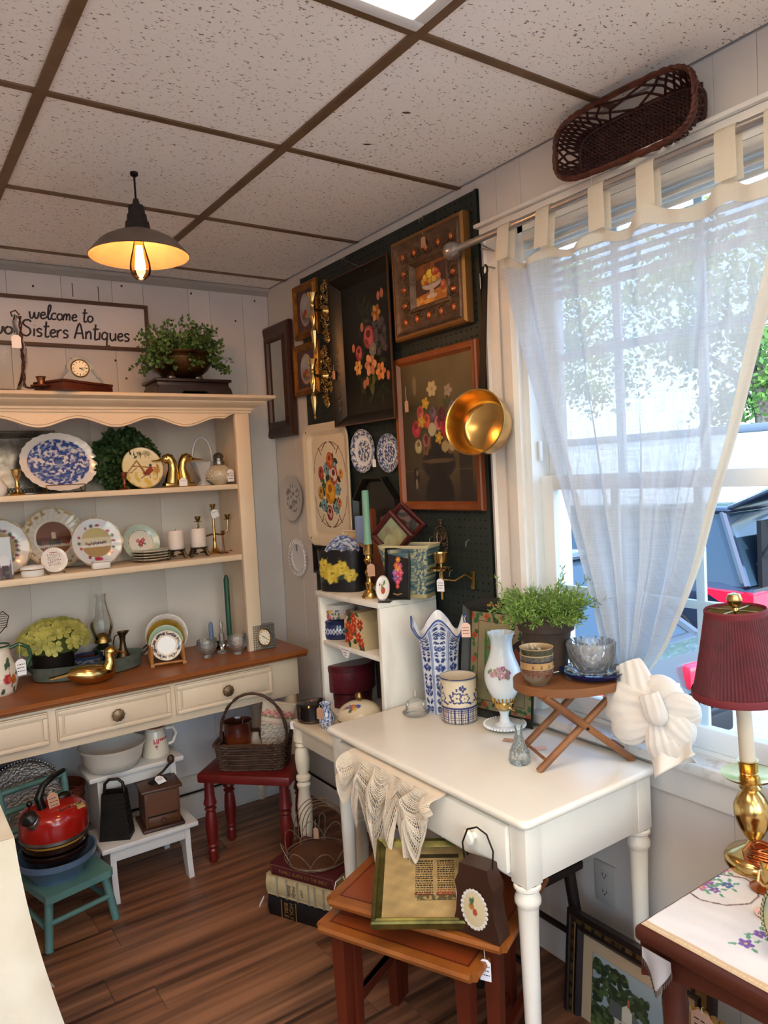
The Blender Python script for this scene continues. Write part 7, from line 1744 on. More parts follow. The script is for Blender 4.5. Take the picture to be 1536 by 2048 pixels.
# ================================================================== books and wire basket on the floor
def books():
 a,b = at(538,1828,z=0),at(668,1868,z=0); d = (b - a).normalized(); rz = math.degrees(math.atan2(d.y,d.x))
 def book(nm,lab,off,L,th,z,w,cm,fn):
  t = thing(nm,lab,'book',(a.x + d.x * off,a.y + d.y * off,z),rz,'books stacked on the floor')
  MB().box(0,L,.003,w,th - .005,th,.001).box(0,L,.003,w,0,.005,.001).build('cover',cm,t)
  MB().grid(lambda u,v: (L * u,.008 * (1 - math.sin(PI * v)) - .002,th * v),4,10).build('spine',cm,t); MB().box(.004,L - .004,.008,w - .006,.005,th - .005).build('pages',mat('page_edges','#a98c5c',.8),t,0); fn(t,L,th); return t
 gold = mat('gilt_stamp','#a5804a',.4,.6)
 def f1(t,L,th):
  [MB().box(x,x + .003,-.004,-.0025,.003,th - .003).build('gold_band',gold,t,0) for x in (.058,.118)]
  text('lettering','HOLY\nBIBLE',.022,gold,t,(.089,-.0035,th / 2),(90,90,0))
 t = book('bible','thick black HOLY BIBLE at the bottom of the floor stack',0,.30,.07,0,.21,mat('black_leather','#0b0a0c',.45),f1)
 price_tag(t,(a.x - .01,a.y + .01,.062),(.024,.034),PAPER,(60,30),.001,0)
 def f2(t,L,th):
  k = MB()
  for x in (.045,.085,.13,.175,.2,.235): k.box(x,x + .006,-.0035,-.0022,.002,th - .002)
  k.build('spine_bands',mat('band_grey','#8c8470',.6),t,0); text('lettering','Holy\nBible',.02,mat('brown_ink','#5a4632',.7),t,(.108,-.0035,th / 2),(90,90,0),shear=.2)
  MB().tube([(.15 + .005 * math.cos(i),-.003,th / 2 + .012 * math.sin(i * .8)) for i in range(9)],.0008,4).build('ornament',mat('brown_ink'),t)
 book('bible','cream gilt-topped Holy Bible in the middle of the floor stack',-.004,.285,.072,.0705,.21,mat('cream_leather','#b9a67e',.5,col2='#a8946a',scale=30),f2)
 def f3(t,L,th):
  k = MB()
  for q in ((.006,L - .006,.005,.0062),(.006,L - .006,th - .0062,th - .005)): k.box(q[0],q[1],-.004,-.003,q[2],q[3])
  k.box(.006,.0072,-.004,-.003,.005,th - .005).box(L - .0072,L - .006,-.004,-.003,.005,th - .005); k.build('gold_frame',gold,t,0)
  text('lettering','FAMILY GUIDE TO THE BIBLE',.0165,gold,t,(L * .52,-.0045,th / 2),(90,0,0),sx=.92)
 book('family_bible_guide','dark red FAMILY GUIDE TO THE BIBLE on top of the floor stack',.018,.265,.045,.143,.2,mat('maroon_cloth','#4a0f16',.55),f3)
 # wire basket
 z = .1885; q = Vector((a.x + d.x * .15 + .085,a.y + d.y * .15 + .04,z)); t = thing('wire_basket','rusty white wire egg basket standing on the stacked books','basket',q,rz); wm = mat('rusty_wire','#8f7c68',.5,.4,col2='#6a513e',scale=60)
 k = MB(); r = .105
 for rr_,zz in ((.105,.004),(.112,.012)): k.tube([(rr_ * math.cos(i * PI / 24),rr_ * math.sin(i * PI / 24),zz) for i in range(48)],.0017,5,True)
 for i in range(8):
  b0 = i * PI / 4; k.tube([((r + .02 * math.sin(PI * f)) * math.cos(b0 + (f - .5) * .9),(r + .02 * math.sin(PI * f)) * math.sin(b0 + (f - .5) * .9),.008 + .06 * math.sin(PI * f)) for f in [j / 12 for j in range(13)]],.0015,5)
 k.build('looped_sides',wm,t); k = MB()
 for j in range(4):
  rr_ = .128 - .011 * j; k.tube([(rr_ * math.cos(PI * f * 1.1 - .15),.045 + .008 * j,.04 + rr_ * 1.15 * max(-.3,math.sin(PI * f * 1.1 - .15))) for f in [i / 36 for i in range(37)]],.0017,5)
 k.tube([(0,.045,.19),(0,.075,.15)],.0015,5).tube([(-.05,.08,.01),(-.045,.085,.1),(-.03,.085,.115),(-.02,.085,.1),(-.025,.08,.01)],.0015,5); k.build('arched_hoops',wm,t)
 MB().lathe([(0,.001),(.098,.001),(.1,.006),(.097,.009),(0,.009)],40).build('leather_disc',mat('tan_leather','#5a3420',.5,col2='#48281a',scale=12),t)
 price_tag(t,q + Vector((.03,.06,.1)),(.018,.04),KRAFT,(-45,0),.03,0)
books()
# ================================================================== small shelf unit and side table
SX0,SX1,SY0,SY1,SZ = SU
def onshelf(px,py,z,x=None):
 """where the pixel column px meets height z at depth x"""
 if x is None: return at(px,py,z=z)
 p = at(px,py,x=x); return Vector((x,p.y,z))
def shelf_top():
 z = SZ + .0006
 # black tole planter with yellow flowers
 c = onshelf(688,1180,z,-.2); t = thing('tole_planter','black scalloped tole planter painted with yellow flowers, plates inside','planter',c,-62)
 w,d,h = .092,.055,.145
 def wall(u,v,o=1.0):
  a = 2 * PI * u; x,y = w * math.copysign(abs(math.cos(a)) ** .7,math.cos(a)),d * math.copysign(abs(math.sin(a)) ** .7,math.sin(a)); f = .93 + .1 * v
  return (x * f * o,y * f * o,(h + .010 * abs(math.sin(7 * a))) * v)
 o = MB().grid(wall,120,40,cu=True).build('body',TOLE,t); solid(o,.003,-1)
 cv = Cv(2,1.6,'#121318',170); g = random.Random(5)
 for i in range(12): cv.leaf(1 + g.uniform(-.6,.6),.7 + g.uniform(-.3,.2),.3,.07,g.uniform(150,390),g.choice(['#2c3a30','#3c4a3c','#26322a']))
 for x,y,r in ((.8,.72,.4),(.44,1.05,.26),(.34,.76,.22),(1.3,.95,.28),(1.62,.66,.26)): cv.flower(x,y,r,7,'#b39a34','#8a6a24','#c9b24a').ell(x,y,r * .42,r * .36,'#c9b448').ell(x + .02,y,r * .2,r * .14,'#7a6424')
 for x in (.7,1.2): cv.line([(x - .12,1.25),(x,1.35),(x + .12,1.25)],.02,'#6a5428')
 paint(o,lambda q: np.where((q[:,1] < 0)[:,None],cv.at(q[:,0] / w + 1,q[:,2] / h * 1.55),rgb('#121318')))
 MB().prism([(w * .9 * math.copysign(abs(math.cos(a)) ** .7,math.cos(a)),d * .9 * math.copysign(abs(math.sin(a)) ** .7,math.sin(a))) for a in [i * PI / 20 for i in range(40)]],0,.003,'z').build('bottom',BLACKP,t)
 rot = Matrix.Rotation(R(-62),3,'Z')
 for i,(px,yy,r,lab) in enumerate(((-.01,.02,.074,'blue flowered plate at the back of the black planter'),(-.025,.0,.07,'blue flowered plate in the middle of the black planter'),(.012,-.02,.066,'blue flowered plate at the front of the black planter'))):
  q = rot @ Vector((px,yy,0)); plate('small_plate',lab,r,cvcol(bluewhite(11 + i,'#cdd0d8','#34477c',.66,.1)),(c.x + q.x,c.y + q.y,z + (.053,.036,.028)[i]),-62,8,n=56,rings=22,group='plates in the black planter',ripple=lambda a: 1 + .015 * math.cos(14 * a))
 # brass candlestick with green candle
 c = onshelf(741,1192,z,-.235); t = thing('tall_candlestick','tall brass candlestick with a sage green candle on the white shelf unit','candlestick',c)
 MB().prism([(.03 * math.cos(a),.03 * math.sin(a)) for a in [PI / 8 + i * PI / 4 for i in range(8)]],0,.008,'z').lathe([(.026,.008),(.024,.016),(.01,.03),(.013,.04),(.016,.05),(.008,.06),(.007,.07),(.014,.082),(.016,.09),(.009,.1),(.007,.112),(.012,.122),(.017,.13),(.012,.136),(.01,.145),(.0165,.15),(.0175,.182),(.019,.184),(.0125,.184),(.0115,.16),(0,.16)],28).build('stick',BRASS,t)
 MB().lathe([(0,.162),(.0135,.162),(.0155,.19),(.0125,.2),(.012,.365),(.0085,.368),(0,.366)],20).build('candle',mat('sage_wax','#6f9a84',.5,sss=.2),t)
 price_tag(t,c + Vector((-.005,-.02,.13)),(.026,.042),KRAFT,(-50,0),.012,0)
 # oval plate on clear stand
 c = onshelf(765,1196,z,-.262); cv = Cv(2,2,'#d8d2c8',90).ell(1.05,.8,.3,.28,'#a8442c').ell(.9,1.0,.16,.16,'#b0583c').leaf(1.05,1.2,.5,.13,60,'#5a7a4a').leaf(1.0,1.0,.4,.1,120,'#6a8a52').ell(.55,1.25,.1,.1,'#b03a34').ring(1,1,.96,.96,.03,'#8a4a3c')
 o = plate('oval_plate','small oval plate with red flowers on a clear stand at the shelf edge',.024,cvcol(cv),c + Vector((0,0,.006)),-50,14,oval=1.72,n=48,rings=26)
 e = thing('plate_easel','clear plastic stand under the small oval plate','plate stand',c + Vector((.012,0,0)),-50); MB().box(-.02,.02,-.02,.02,0,.005,.001).box(-.02,.02,-.022,-.019,0,.016,.001).build('stand',GLASS,e)
 # small black tray with a flower column
 c = onshelf(795,1190,z,-.2); t = thing('flower_tray','small upright black tray with an orange and purple flower column','tray',c,-58,rx=-10); w,h = .09,.172
 cv = Cv(w,h,'#121015',130)
 for x,y,r,c1 in ((.5,.8,.011,'#c8742c'),(.42,.68,.012,'#c05030'),(.58,.66,.012,'#b0486c'),(.5,.58,.015,'#d0802c'),(.36,.52,.012,'#8a58a0'),(.63,.52,.013,'#c04a70'),(.5,.45,.014,'#b83860'),(.38,.4,.011,'#6a4a8c'),(.62,.4,.01,'#a8486c'),(.5,.33,.011,'#c04468'),(.5,.23,.008,'#c05040')): cv.flower(x * w,y * h,r,6,c1,'#d8b050')
 cv.line([(.3 * w,.9 * h),(.5 * w,.94 * h),(.7 * w,.9 * h)],.004,'#9a7a3a').line([(.3 * w,.08 * h),(.5 * w,.05 * h),(.7 * w,.08 * h)],.004,'#9a7a3a')
 panel('painted_floor',cv,-w / 2 + .008,w / 2 - .008,.008,h - .008,-.003,TOLE,t,120); rectframe(w,h,[(0,0),(0,.012),(.004,.013),(.009,.003)]).build('rim',BLACKP,t,20); MB().box(-w / 2 + .003,w / 2 - .003,-.002,.0,.003,h - .003).build('back',BLACKP,t,0)
 # toile tin
 c = onshelf(822,1172,z,-.125); t = thing('toile_tin','flared tin with a blue toile print behind the small black tray','tin',c,-62); cv = Cv(1,1,'#a8a37c',130).blotch('#4a6470',4,40,.1,.9).blotch('#33505e',8,44,.3,.9).rect(0,1,0,.08,'#a89a6c').rect(0,1,.94,1,'#b5a884')
 o = MB().grid(lambda u,v: ((.075 + .022 * v * v) * math.copysign(abs(math.cos(2 * PI * u)) ** .25,math.cos(2 * PI * u)),(.045 + .016 * v * v) * math.copysign(abs(math.sin(2 * PI * u)) ** .25,math.sin(2 * PI * u)),.178 * v),160,60,cu=True).build('body',TOLE,t); solid(o,.002,-1); paint(o,lambda q: cv.at(q[:,0] / .2 + .5,q[:,2] / .178)); MB().box(-.07,.07,-.04,.04,0,.003).build('bottom',BLACKP,t,0)
 # diamond frames leaning on the tin
 def diamond(lab,px,py,x,s,rz,cvx):
  p = at(px,py,x=x); t = thing('diamond_frame',lab,'picture frame',p,rz,'diamond hung frames'); k = rectframe(s,s,[(0,0),(0,.014),(.006,.018),(.016,.012),(.018,.006)]).move(z=-s / 2); k.move(ry=45)
  k.build('frame',mat('mahogany_frame','#4e1a18',.35,col2='#38100f',scale=8),t,30)
  o = MB().grid(lambda u,v: ((u - .5) * (s - .03),-.006,(v - .5) * (s - .03)),70,70).move(ry=45).build('picture',ART,t); paint(o,lambda q: cvx.at(q[:,0] / s * .71 + .5,q[:,2] / s * .71 + .5)); MB().box(-s / 2 + .002,s / 2 - .002,-.003,0,-s / 2 + .002,s / 2 - .002).move(ry=45).build('backing',MATS['frame_backing'],t,0)
 cv = Cv(1,1,'#7a7a58',100).put((Cv(1,1,'#000000',100).Y - .45) * 3,'#8a9078').ell(.55,.25,.25,.2,'#8e8456').ell(.45,.35,.14,.16,'#b0a07c',a=.8).ell(.62,.42,.12,.22,'#9a9068',a=.7).ell(.4,.6,.07,.06,'#86604a',a=.6)
 diamond('brown diamond-hung frame with a pale pastoral picture on top of the toile tin',786,1070,-.14,.125,-68,cv.noise(.05))
 diamond('second diamond-hung frame half hidden behind the pastoral one',806,1050,-.09,.12,-50,Cv(1,1,'#2c2420',60).blotch('#6a4a40',3,14,.3,.9))
 # cream card tray with red flowers
 c = onshelf(708,1120,z,-.09); t = thing('cream_card_tray','cream tray with red flowers leaning behind the blue flowered plates','tray',c,-84,rx=-8); w,h = .17,.2
 cv = Cv(w,h,'#d5bd94',130).rect(.03,.033,.02,h - .01,'#a8744a').rect(.05,.052,.02,h - .02,'#b5602c').rect(.05,w - .02,h - .024,h - .022,'#b5602c'); g = random.Random(3)
 for i in range(70): cv.ell(.105 + g.gauss(0,.022),.125 + g.gauss(0,.03),.006,.006,g.choice(['#b02c2c','#c8482c','#d88a3c','#8e1f24']))
 for i in range(12): cv.ell(.115 + g.gauss(0,.012),.07 + g.gauss(0,.02),.01,.012,g.choice(['#d08a2c','#c0682c']))
 panel('painted_floor',cv,-w / 2,w / 2,0,h,-.004,TOLE,t,120); rectframe(w + .016,h + .016,[(0,0),(0,.01),(.006,.011),(.009,.003)]).move(z=-.008).build('rim',mat('cream_tole'),t,30)
shelf_top()

def shelf_inside():
 zs,zb = .8815,.6165
 # stacked tins
 c = onshelf(680,1265,zs,SX0 + .085); o = thing('lattice_tin','navy blue round tin with a white lattice band on the middle shelf','tin',c); k = MB().lathe([(0,0),(.066,0),(.07,.006),(.072,.03),(.068,.055),(.07,.066),(.064,.072),(0,.074)],150,fine=.003).build('tin',PORC,o)
 cv = Cv(6,1,'#18244e',300)
 for i in range(19): x = i * .34; cv.line([(x,.3),(x + .17,.55),(x + .34,.3)],.05,'#b9bfd0').line([(x,.55),(x + .17,.3),(x + .34,.55)],.05,'#b9bfd0')
 paint(k,lambda q: cv.at((np.arctan2(q[:,1],q[:,0]) / PI + 1) * 3,q[:,2] / .074))
 t = thing('floral_tin','white lidded tin printed with pink and yellow flowers on the blue tin','tin',c + Vector((.004,.004,.0745))); k = MB().lathe([(0,0),(.064,0),(.066,.004),(.066,.04)],130,fine=.003).build('tin',PORC,t); cv2 = Cv(6,.6,'#c9bcb4',240); g = random.Random(2)
 for i in range(46): cv2.flower(g.uniform(0,6),g.uniform(.05,.55),g.uniform(.1,.17),5,g.choice(['#a8485c','#c9a03c','#7a4a6c','#b86a6c','#5a6a8a']),'#d8b860').leaf(g.uniform(0,6),g.uniform(.1,.5),.2,.05,g.uniform(0,360),'#4c6248')
 paint(k,lambda q: cv2.at((np.arctan2(q[:,1],q[:,0]) / PI + 1) * 3,q[:,2] / .04 * .6)); MB().lathe([(.067,.036),(.068,.052),(.06,.056),(0,.057)],56).build('lid',mat('tin_lid_white','#cfc8c0',.3),t)
 # red poinsettia box
 c = onshelf(730,1290,zs,SX0 + .055); t = thing('flower_box','house-shaped cream box covered with painted red flowers','box',c,-88); w,h = .118,.128; cv = Cv(w,h,'#c9b48a',150); g = random.Random(9)
 for i in range(26): cv.leaf(g.uniform(0,w),g.uniform(0,h),.03,.009,g.uniform(0,360),g.choice(['#2c4a2c','#3a5a34','#23402a']))
 for x,y in ((.2,.62),(.5,.84),(.48,.58),(.3,.36),(.7,.34),(.12,.25),(.82,.7),(.85,.2)):
  for q in range(7): a = q * 51 + g.uniform(0,30); cv.leaf(x * w,y * h,.022,.0055,a,g.choice(['#b8341c','#c8482a','#a02a18']))
  cv.ell(x * w,y * h,.004,.004,'#d0a03c')
 out = [(-w / 2,0),(w / 2,0),(w / 2,h * .75),(w * .2,h),(-w * .2,h),(-w / 2,h * .75)]
 MB().prism(out,-.043,.043).build('box',mat('cream_box_wood','#b9a47c',.6),t,20)
 o = MB().grid(lambda u,v: ((u - .5) * w,-.0435,v * h),100,110); o.f = [f for f in o.f if all(o.v[i][2] < h * (.75 + .25 * min(1,max(0,(.5 * w - abs(o.v[i][0])) / (.3 * w)))) + 1e-4 for i in f)]
 paint(o.build('painted_front',TOLE,t),lambda q: cv.at(q[:,0] + w / 2,q[:,2]))
 # lace-edged note hanging over the shelf edge
 p = at(690,1290,x=SX0 - .004); t = thing('lace_note','lace-edged paper note with handwriting hanging from the shelf edge','note',(SX0 - .004,p.y,.882),-90); out = [(-.045,.002),(.045,.002),(.03,-.012),(.022,-.03),(.01,-.038),(-.004,-.034),(-.014,-.03),(-.022,-.016),(-.034,-.01)]
 MB().prism(out,-.001,0).build('paper',PAPER,t,0); MB().tube([(-.026 + .004 * i,-.0014,-.008 + .002 * math.sin(i * 2.3)) for i in range(14)],.0007,4).tube([(-.012 + .003 * i,-.0014,-.018 + .002 * math.sin(i * 2.7)) for i in range(9)],.0007,4).tube([(-.006 + .003 * i,-.0014,-.027 + .0015 * math.sin(i * 2.1)) for i in range(6)],.0007,4).build('handwriting',INK,t)
 # burgundy tins
 m = mat('burgundy_tin','#5a1522',.4,col2='#481019',scale=30,bump=.3,bscale=260); 
 for r,h,zz,lab in ((.083,.055,zb,'lower burgundy round tin at the bottom of the shelf unit'),(.1,.1,zb + .0625,'upper wide burgundy round tin with embossed side in the shelf unit')):
  c = onshelf(697,1330,zz,SX0 + .118); o = thing('burgundy_tin',lab,'tin',c,0,'burgundy tins'); MB().lathe([(0,0),(r - .003,0),(r,.004),(r,h - .018)],56).build('tin',m,o); MB().lathe([(r + .002,h - .022),(r + .003,h - .002),(r - .002,h + .003),(0,h + .005)],56).build('lid',mat('burgundy_lid','#4a101a',.35),o)
shelf_inside()

def side_table_items():
 z = .6006
 c = onshelf(622,1430,z,-.34); t = thing('round_black_tin','round black tin with gold scrollwork and flowered lid on the cream table','tin',(c.x,-.84,z)); k = MB().lathe([(0,0),(.052,0),(.056,.004),(.056,.05)],120,fine=.003).build('tin',PORC,t); cv = Cv(6,1,'#0f0d0e',260)
 for i in range(40): x = i * .15; cv.line([(x,.12),(x + .04,.22 + .08 * math.sin(i)),(x + .1,.14),(x + .13,.2)],.025,'#8a5f2c')
 paint(k,lambda q: cv.at((np.arctan2(q[:,1],q[:,0]) / PI + 1) * 3,q[:,2] / .05)); l = MB().lathe([(.057,.044),(.058,.062),(.052,.068)] + [(.052 - .052 * i / 14,.068 + .004 * math.sin(i / 14 * PI / 2)) for i in range(1,15)],64).build('lid',PORC,t); cl = Cv(2,2,'#16110f',100).flower(1,1,.22,6,'#7c4a4a','#a08048').flower(.7,1.1,.16,5,'#6a5a50','#8a7448').flower(1.3,.95,.16,5,'#7a4044','#8a7448').leaf(.8,.8,.3,.08,200,'#3c4634').leaf(1.2,.8,.3,.08,-30,'#3c4634'); paint(l,lambda q: np.where((q[:,2] > .064)[:,None],cl.at(q[:,0] / .056 + 1,q[:,1] / .056 + 1),cv.at((np.arctan2(q[:,1],q[:,0]) / PI + 1) * 3,q[:,2] / .068 * .4)))
 price_tag(t,(-.404,-.81,.606),(.028,.03),PAPER,(-60,0),.004,1)
 p = Vector((-.345,-.955,z)); t = thing('delft_vase','small blue and white vase with a kraft tag on the cream table','vase',p); k = MB().lathe([(0,0),(.016,0),(.024,.012),(.03,.032),(.024,.052),(.014,.068),(.018,.084),(.024,.09),(.02,.09),(.012,.07),(0,.06)],80,fine=.003).build('vase',PORC,t); cv = Cv(2,1,'#c6ccd6',90).blotch('#3c5690',3,46,.1,.9); paint(k,lambda q: cv.at(np.arctan2(q[:,1],q[:,0]) / PI + 1,q[:,2] / .09)); price_tag(t,p + Vector((-.028,-.004,.088)),(.03,.042),KRAFT,(-65,0),.008,0)
 c = Vector((-.235,-.96,z)); t = thing('black_jug','small black jug half hidden behind the delft vase','jug',c); MB().lathe([(0,0),(.026,0),(.032,.02),(.028,.05),(.02,.065),(.022,.075),(0,.075)],28).build('body',BLACKP,t); MB().tube([(0,-.026,.06),(0,-.042,.055),(0,-.042,.03),(0,-.03,.02)],.004,7).build('handle',BLACKP,t)
 c = Vector((-.30,-1.105,z)); t = thing('enamel_casserole','cream enamel casserole with flowered domed lid beside the desk','casserole',c); k = MB().lathe([(0,0),(.064,0),(.07,.008),(.074,.04),(.074,.058),(.078,.06),(.076,.064),(0,.064)],150,fine=.003).build('pot',PORC,t); cv = Cv(6,1,'#cdbc9c',260); g = random.Random(7)
 for i in range(24): cv.flower(g.uniform(0,6),g.uniform(.2,.6),.14,5,g.choice(['#b0582c','#3c4c84','#c0803c','#a03c2c']),'#d0a850').leaf(g.uniform(0,6),g.uniform(.15,.6),.2,.05,g.uniform(0,360),'#46583c')
 cv.rect(0,6,.84,.92,'#5a4c34'); paint(k,lambda q: cv.at((np.arctan2(q[:,1],q[:,0]) / PI + 1) * 3,q[:,2] / .064)); l = MB().lathe([(.08,.064),(.081,.069)] + [(.078 * math.cos(i * PI / 40),.07 + .052 * math.sin(i * PI / 40)) for i in range(0,20)] + [(0,.122)],64).build('lid',PORC,t); cl = Cv(2,2,'#cdbfa2',150); g = random.Random(4)
 for x,y,r,c1 in ((.55,.75,.15,'#b0582c'),(.42,.9,.12,'#3c4c94'),(.7,.62,.12,'#3c4c94'),(.5,.6,.1,'#c0923c'),(.35,.7,.09,'#46583c'),(.3,1.05,.09,'#b07a3c')): cl.flower(x,y,r,6,c1,'#d0a850')
 paint(l,lambda q: np.where((q[:,2] < .07)[:,None],rgb('#6a5a3c'),cl.at(q[:,0] / .08 + 1,q[:,1] / .08 + 1))); MB().lathe([(.006,.12),(.008,.128),(.014,.134),(.014,.142),(.008,.15),(0,.152)],20).build('knob',OLDBRASS,t)
 for s in (-1,1): k = MB().tube([(s * .0 - .03 * s,s * .075,.05),(-.03 * s,s * .1,.055),(.02 * s,s * .1,.055),(.02 * s,s * .075,.05)],.006,8).build('side_handle',PAPER,t)
side_table_items()
# ================================================================== on the desk
DZ = .7165
def desk_items():
 # glass butter dome
 c = at(832,1430,z=DZ); t = thing('glass_dome','small glass dome dish with a knob at the left end of the desk','glass dish',(c.x,c.y,DZ)); gm = thinglass('dish_glass','#fbfcfa',.25,.03,'#ffffff',.08)
 MB().lathe([(0,.003),(.036,.003),(.042,.008),(.043,.011),(.038,.011),(0,.007)],40).build('plate',gm,t); MB().lathe([(.032,.011),(.033,.02),(.031,.03),(.0315,.034),(.026,.046),(.014,.054),(.006,.058),(.007,.064),(.005,.07),(.0065,.078),(0,.08)],40).build('dome',gm,t)
 # tall blue and white vase with a scalloped lip
 c = Vector((-.145,-1.36,DZ)); t = thing('tall_blue_vase','tall blue and white vase with a scalloped lip and pink tag','vase',c,-38)
 def sq(a,p): cs,sn = math.cos(a),math.sin(a); return (abs(cs) ** p + abs(sn) ** p) ** (-1 / p)
 prof = [(.05,0),(.052,.01),(.053,.06),(.056,.12),(.059,.18),(.063,.22),(.072,.25),(.086,.272),(.092,.28)]
 def vz(u,v):
  a = 2 * PI * u + PI / 8; i = v * (len(prof) - 1); k = min(int(i),len(prof) - 2); f = i - k; r = prof[k][0] * (1 - f) + prof[k + 1][0] * f; z = prof[k][1] * (1 - f) + prof[k + 1][1] * f
  lip = max(0,(z - .2) / .08); oc = 1 / math.cos(((2 * PI * u) % (PI / 4)) - PI / 8) * math.cos(PI / 8)
  return (r * oc * math.cos(a),r * oc * math.sin(a),z + .03 * lip ** 2 * math.cos(4 * (2 * PI * u + PI / 8) + 0) - .0 * lip)
 o = MB().grid(vz,256,150,cu=True).build('body',PORC,t); solid(o,.0045,-1)
 cv = Cv(4,5.2,'#cfd4dc',420); ink,ink2 = '#25366e','#5a6ea4'
 for pnl in range(8):       # eight faceted panels of scrolling leaves, mirrored left to right
  x = pnl * .5 + .25; g = random.Random(3)
  for s in (-1,1):
   for i in range(15):
    y = .35 + i * .3; cv.leaf(x + s * .03,y,.17,.06,90 - s * (55 + 25 * math.sin(i * 1.7)),ink).leaf(x + s * .16,y + .12,.13,.04,90 + s * (40 + 30 * math.cos(i)),ink,.95)
    cv.line([(x + s * .05,y + .1),(x + s * .14,y + .2),(x + s * .19,y + .12),(x + s * .13,y + .08)],.028,ink)
   cv.line([(x + s * .235,0),(x + s * .235,5.2)],.018,ink2)
  for y in (.7,1.5,2.3,3.1,3.9): cv.ell(x,y,.09,.13,ink2).flower(x,y,.1,6,ink,'#cfd4dc',ink2)
  cv.rect(x - .22,x + .22,0,.1,ink)
 cv.rect(0,4,4.74,4.8,'#cfd4dc').rect(0,4,4.8,4.84,ink).rect(0,4,4.84,5.0,'#d4d9e0').rect(0,4,5.0,5.2,'#3a54a0')
 me = o.data; uvs = [((i % 256) / 256,(i // 256) / 149) for i in range(len(me.vertices))]; U = np.array(uvs); zz = U[:,1]
 paint(o,lambda q: cv.at(np.mod(U[:,0] * 4,4),U[:,1] * 5.2))
 MB().lathe([(0,.003),(.044,.003)],24).build('bottom',PAPER,t)
 MB().grid(lambda u,v: tuple(np.array(vz(u,.45 + .55 * v)) * np.array([.93,.93,1])),96,30,cu=True).build('inner_glaze',mat('white_glaze','#e4e8ee',.2,coat=.4),t)
 price_tag(t,at(931,1243,x=c.x - .085) + Vector((0,0,.018)),(.026,.042),PINKTAG,(-45,0),.022)
 # crock with blue flowers
 c = at(924,1448,z=DZ); c = Vector((c.x + .022,c.y + .035,DZ)); t = thing('blue_crock','straight cream crock with a blue flower and checked band','crock',c,-36)
 o = MB().lathe([(0,0),(.049,0),(.052,.004)] + [(.0545 + .0015 * i / 60,.006 + .126 * i / 60) for i in range(61)] + [(.058,.134),(.0585,.138),(.0565,.14),(.053,.138),(.051,.12),(.05,.02),(0,.015)],220).build('body',PORC,t)
 cv = Cv(4,1.7,'#d6c6aa',420); ink = '#26356a'
 for i in range(56):
  x = i * 4 / 56; cv.rect(x,x + .012,0,.62,ink)
 for i in range(16): x = i * .25; cv.rect(x,x + .045,0,.62,ink)
 for j in range(9): cv.rect(0,4,.04 + .068 * j,.055 + .068 * j,ink)
 for j in range(9):
  for i in range(56): cv.ell((i + .5) * 4 / 56,.04 + .068 * j,.018,.018,ink)
 cv.rect(0,4,.6,.64,ink)
 for i in range(60): cv.ell(i * 4 / 60,.69,.014,.014,'#a8785a')
 for fx in (1.0,1.95,2.9,.1,3.8):
  for dx,dy,r in ((-.12,1.0,.2),(.16,.98,.17)):
   cv.flower(fx + dx,dy,r * 1.15,6,ink,ink).flower(fx + dx,dy,r * .85,6,'#d6c6aa',ink)
  cv.flower(fx + .1,1.34,.13,4,ink,'#d6c6aa')
  for a in range(7): cv.leaf(fx - .38 + .06 * a,1.0 + .06 * a,.11,.034,60 + 20 * (a % 2) * 4,ink)
  for a in range(5): cv.leaf(fx - .2 - .05 * a,.92 - .03 * a,.1,.03,200 - 40 * (a % 2),ink); cv.leaf(fx + .26 + .03 * a,.84 - .01 * a,.09,.028,-60 + 50 * (a % 2),ink)
 cv.rect(0,4,1.6,1.7,'#26356a')
 paint(o,lambda q: np.where(((np.hypot(q[:,0],q[:,1]) < .0532) & (q[:,2] > .01))[:,None],rgb('#dccbb0'),np.where((q[:,2] > .1355)[:,None],rgb('#26356a'),cv.at(np.mod((np.arctan2(q[:,1],q[:,0]) / PI + 1) * 2 + .0,4),np.minimum(q[:,2] / .14 * 1.7,1.58)))))
 # green tole tray leaning by the window
 yl,yr = -1.40,-1.60; c = at(985,1405,x=-.07); t = thing('green_tole_tray','old green tole tray with orange lilies leaning beside the window','tray',(-.068,-1.548,DZ),-80,rx=-7)
 w,h = .235,.30; cv = Cv(w,h,'#8e8262',260); b = .026; cv.rect(b,w - b,b,h - b,'#8f8465').rect(b,b + .003,b,h - b,'#5c3420').rect(w - b - .003,w - b,b,h - b,'#5c3420').rect(b,w - b,h - b - .003,h - b,'#5c3420').rect(b,w - b,b,b + .003,'#5c3420').noise(.06); g = random.Random(8)
 for s0 in range(4):
  for i in range(16):
   f = i / 16; x,y = [(f * w,b / 2),(w - b / 2,f * h),(f * w,h - b / 2),(b / 2,f * h)][s0]
   if i % 4 == 0: cv.flower(x,y,.011,6,'#b0482c','#3c4a2c')
   else: cv.leaf(x,y,.02,.006,g.uniform(0,360),'#3f6238')
 for i in range(10): cv.leaf(.07 + .004 * i,.05 + .008 * i,.2 - .01 * i,.009,94 - 2.5 * i,g.choice(['#47683a','#3a5830','#5a7a46']))
 for x,y,l_,wd,a in ((.13,.1,.1,.02,70),(.16,.05,.12,.022,80),(.15,.16,.08,.016,60),(.1,.05,.06,.014,40)): cv.leaf(x,y,l_,wd,a,'#2c2a24')
 for x,y,r in ((.13,.15,.026),(.18,.17,.022),(.09,.19,.018),(.15,.24,.014),(.11,.1,.014),(.08,.12,.012)):
  for q in range(6): cv.leaf(x,y,r * 1.5,r * .36,q * 60 + g.uniform(-15,15),g.choice(['#8a3f24','#a0522c','#75301c']))
 for i in range(8): cv.leaf(.13 + g.uniform(-.03,.05),.22 + g.uniform(-.02,.05),.03,.008,g.uniform(0,180),'#35482f')
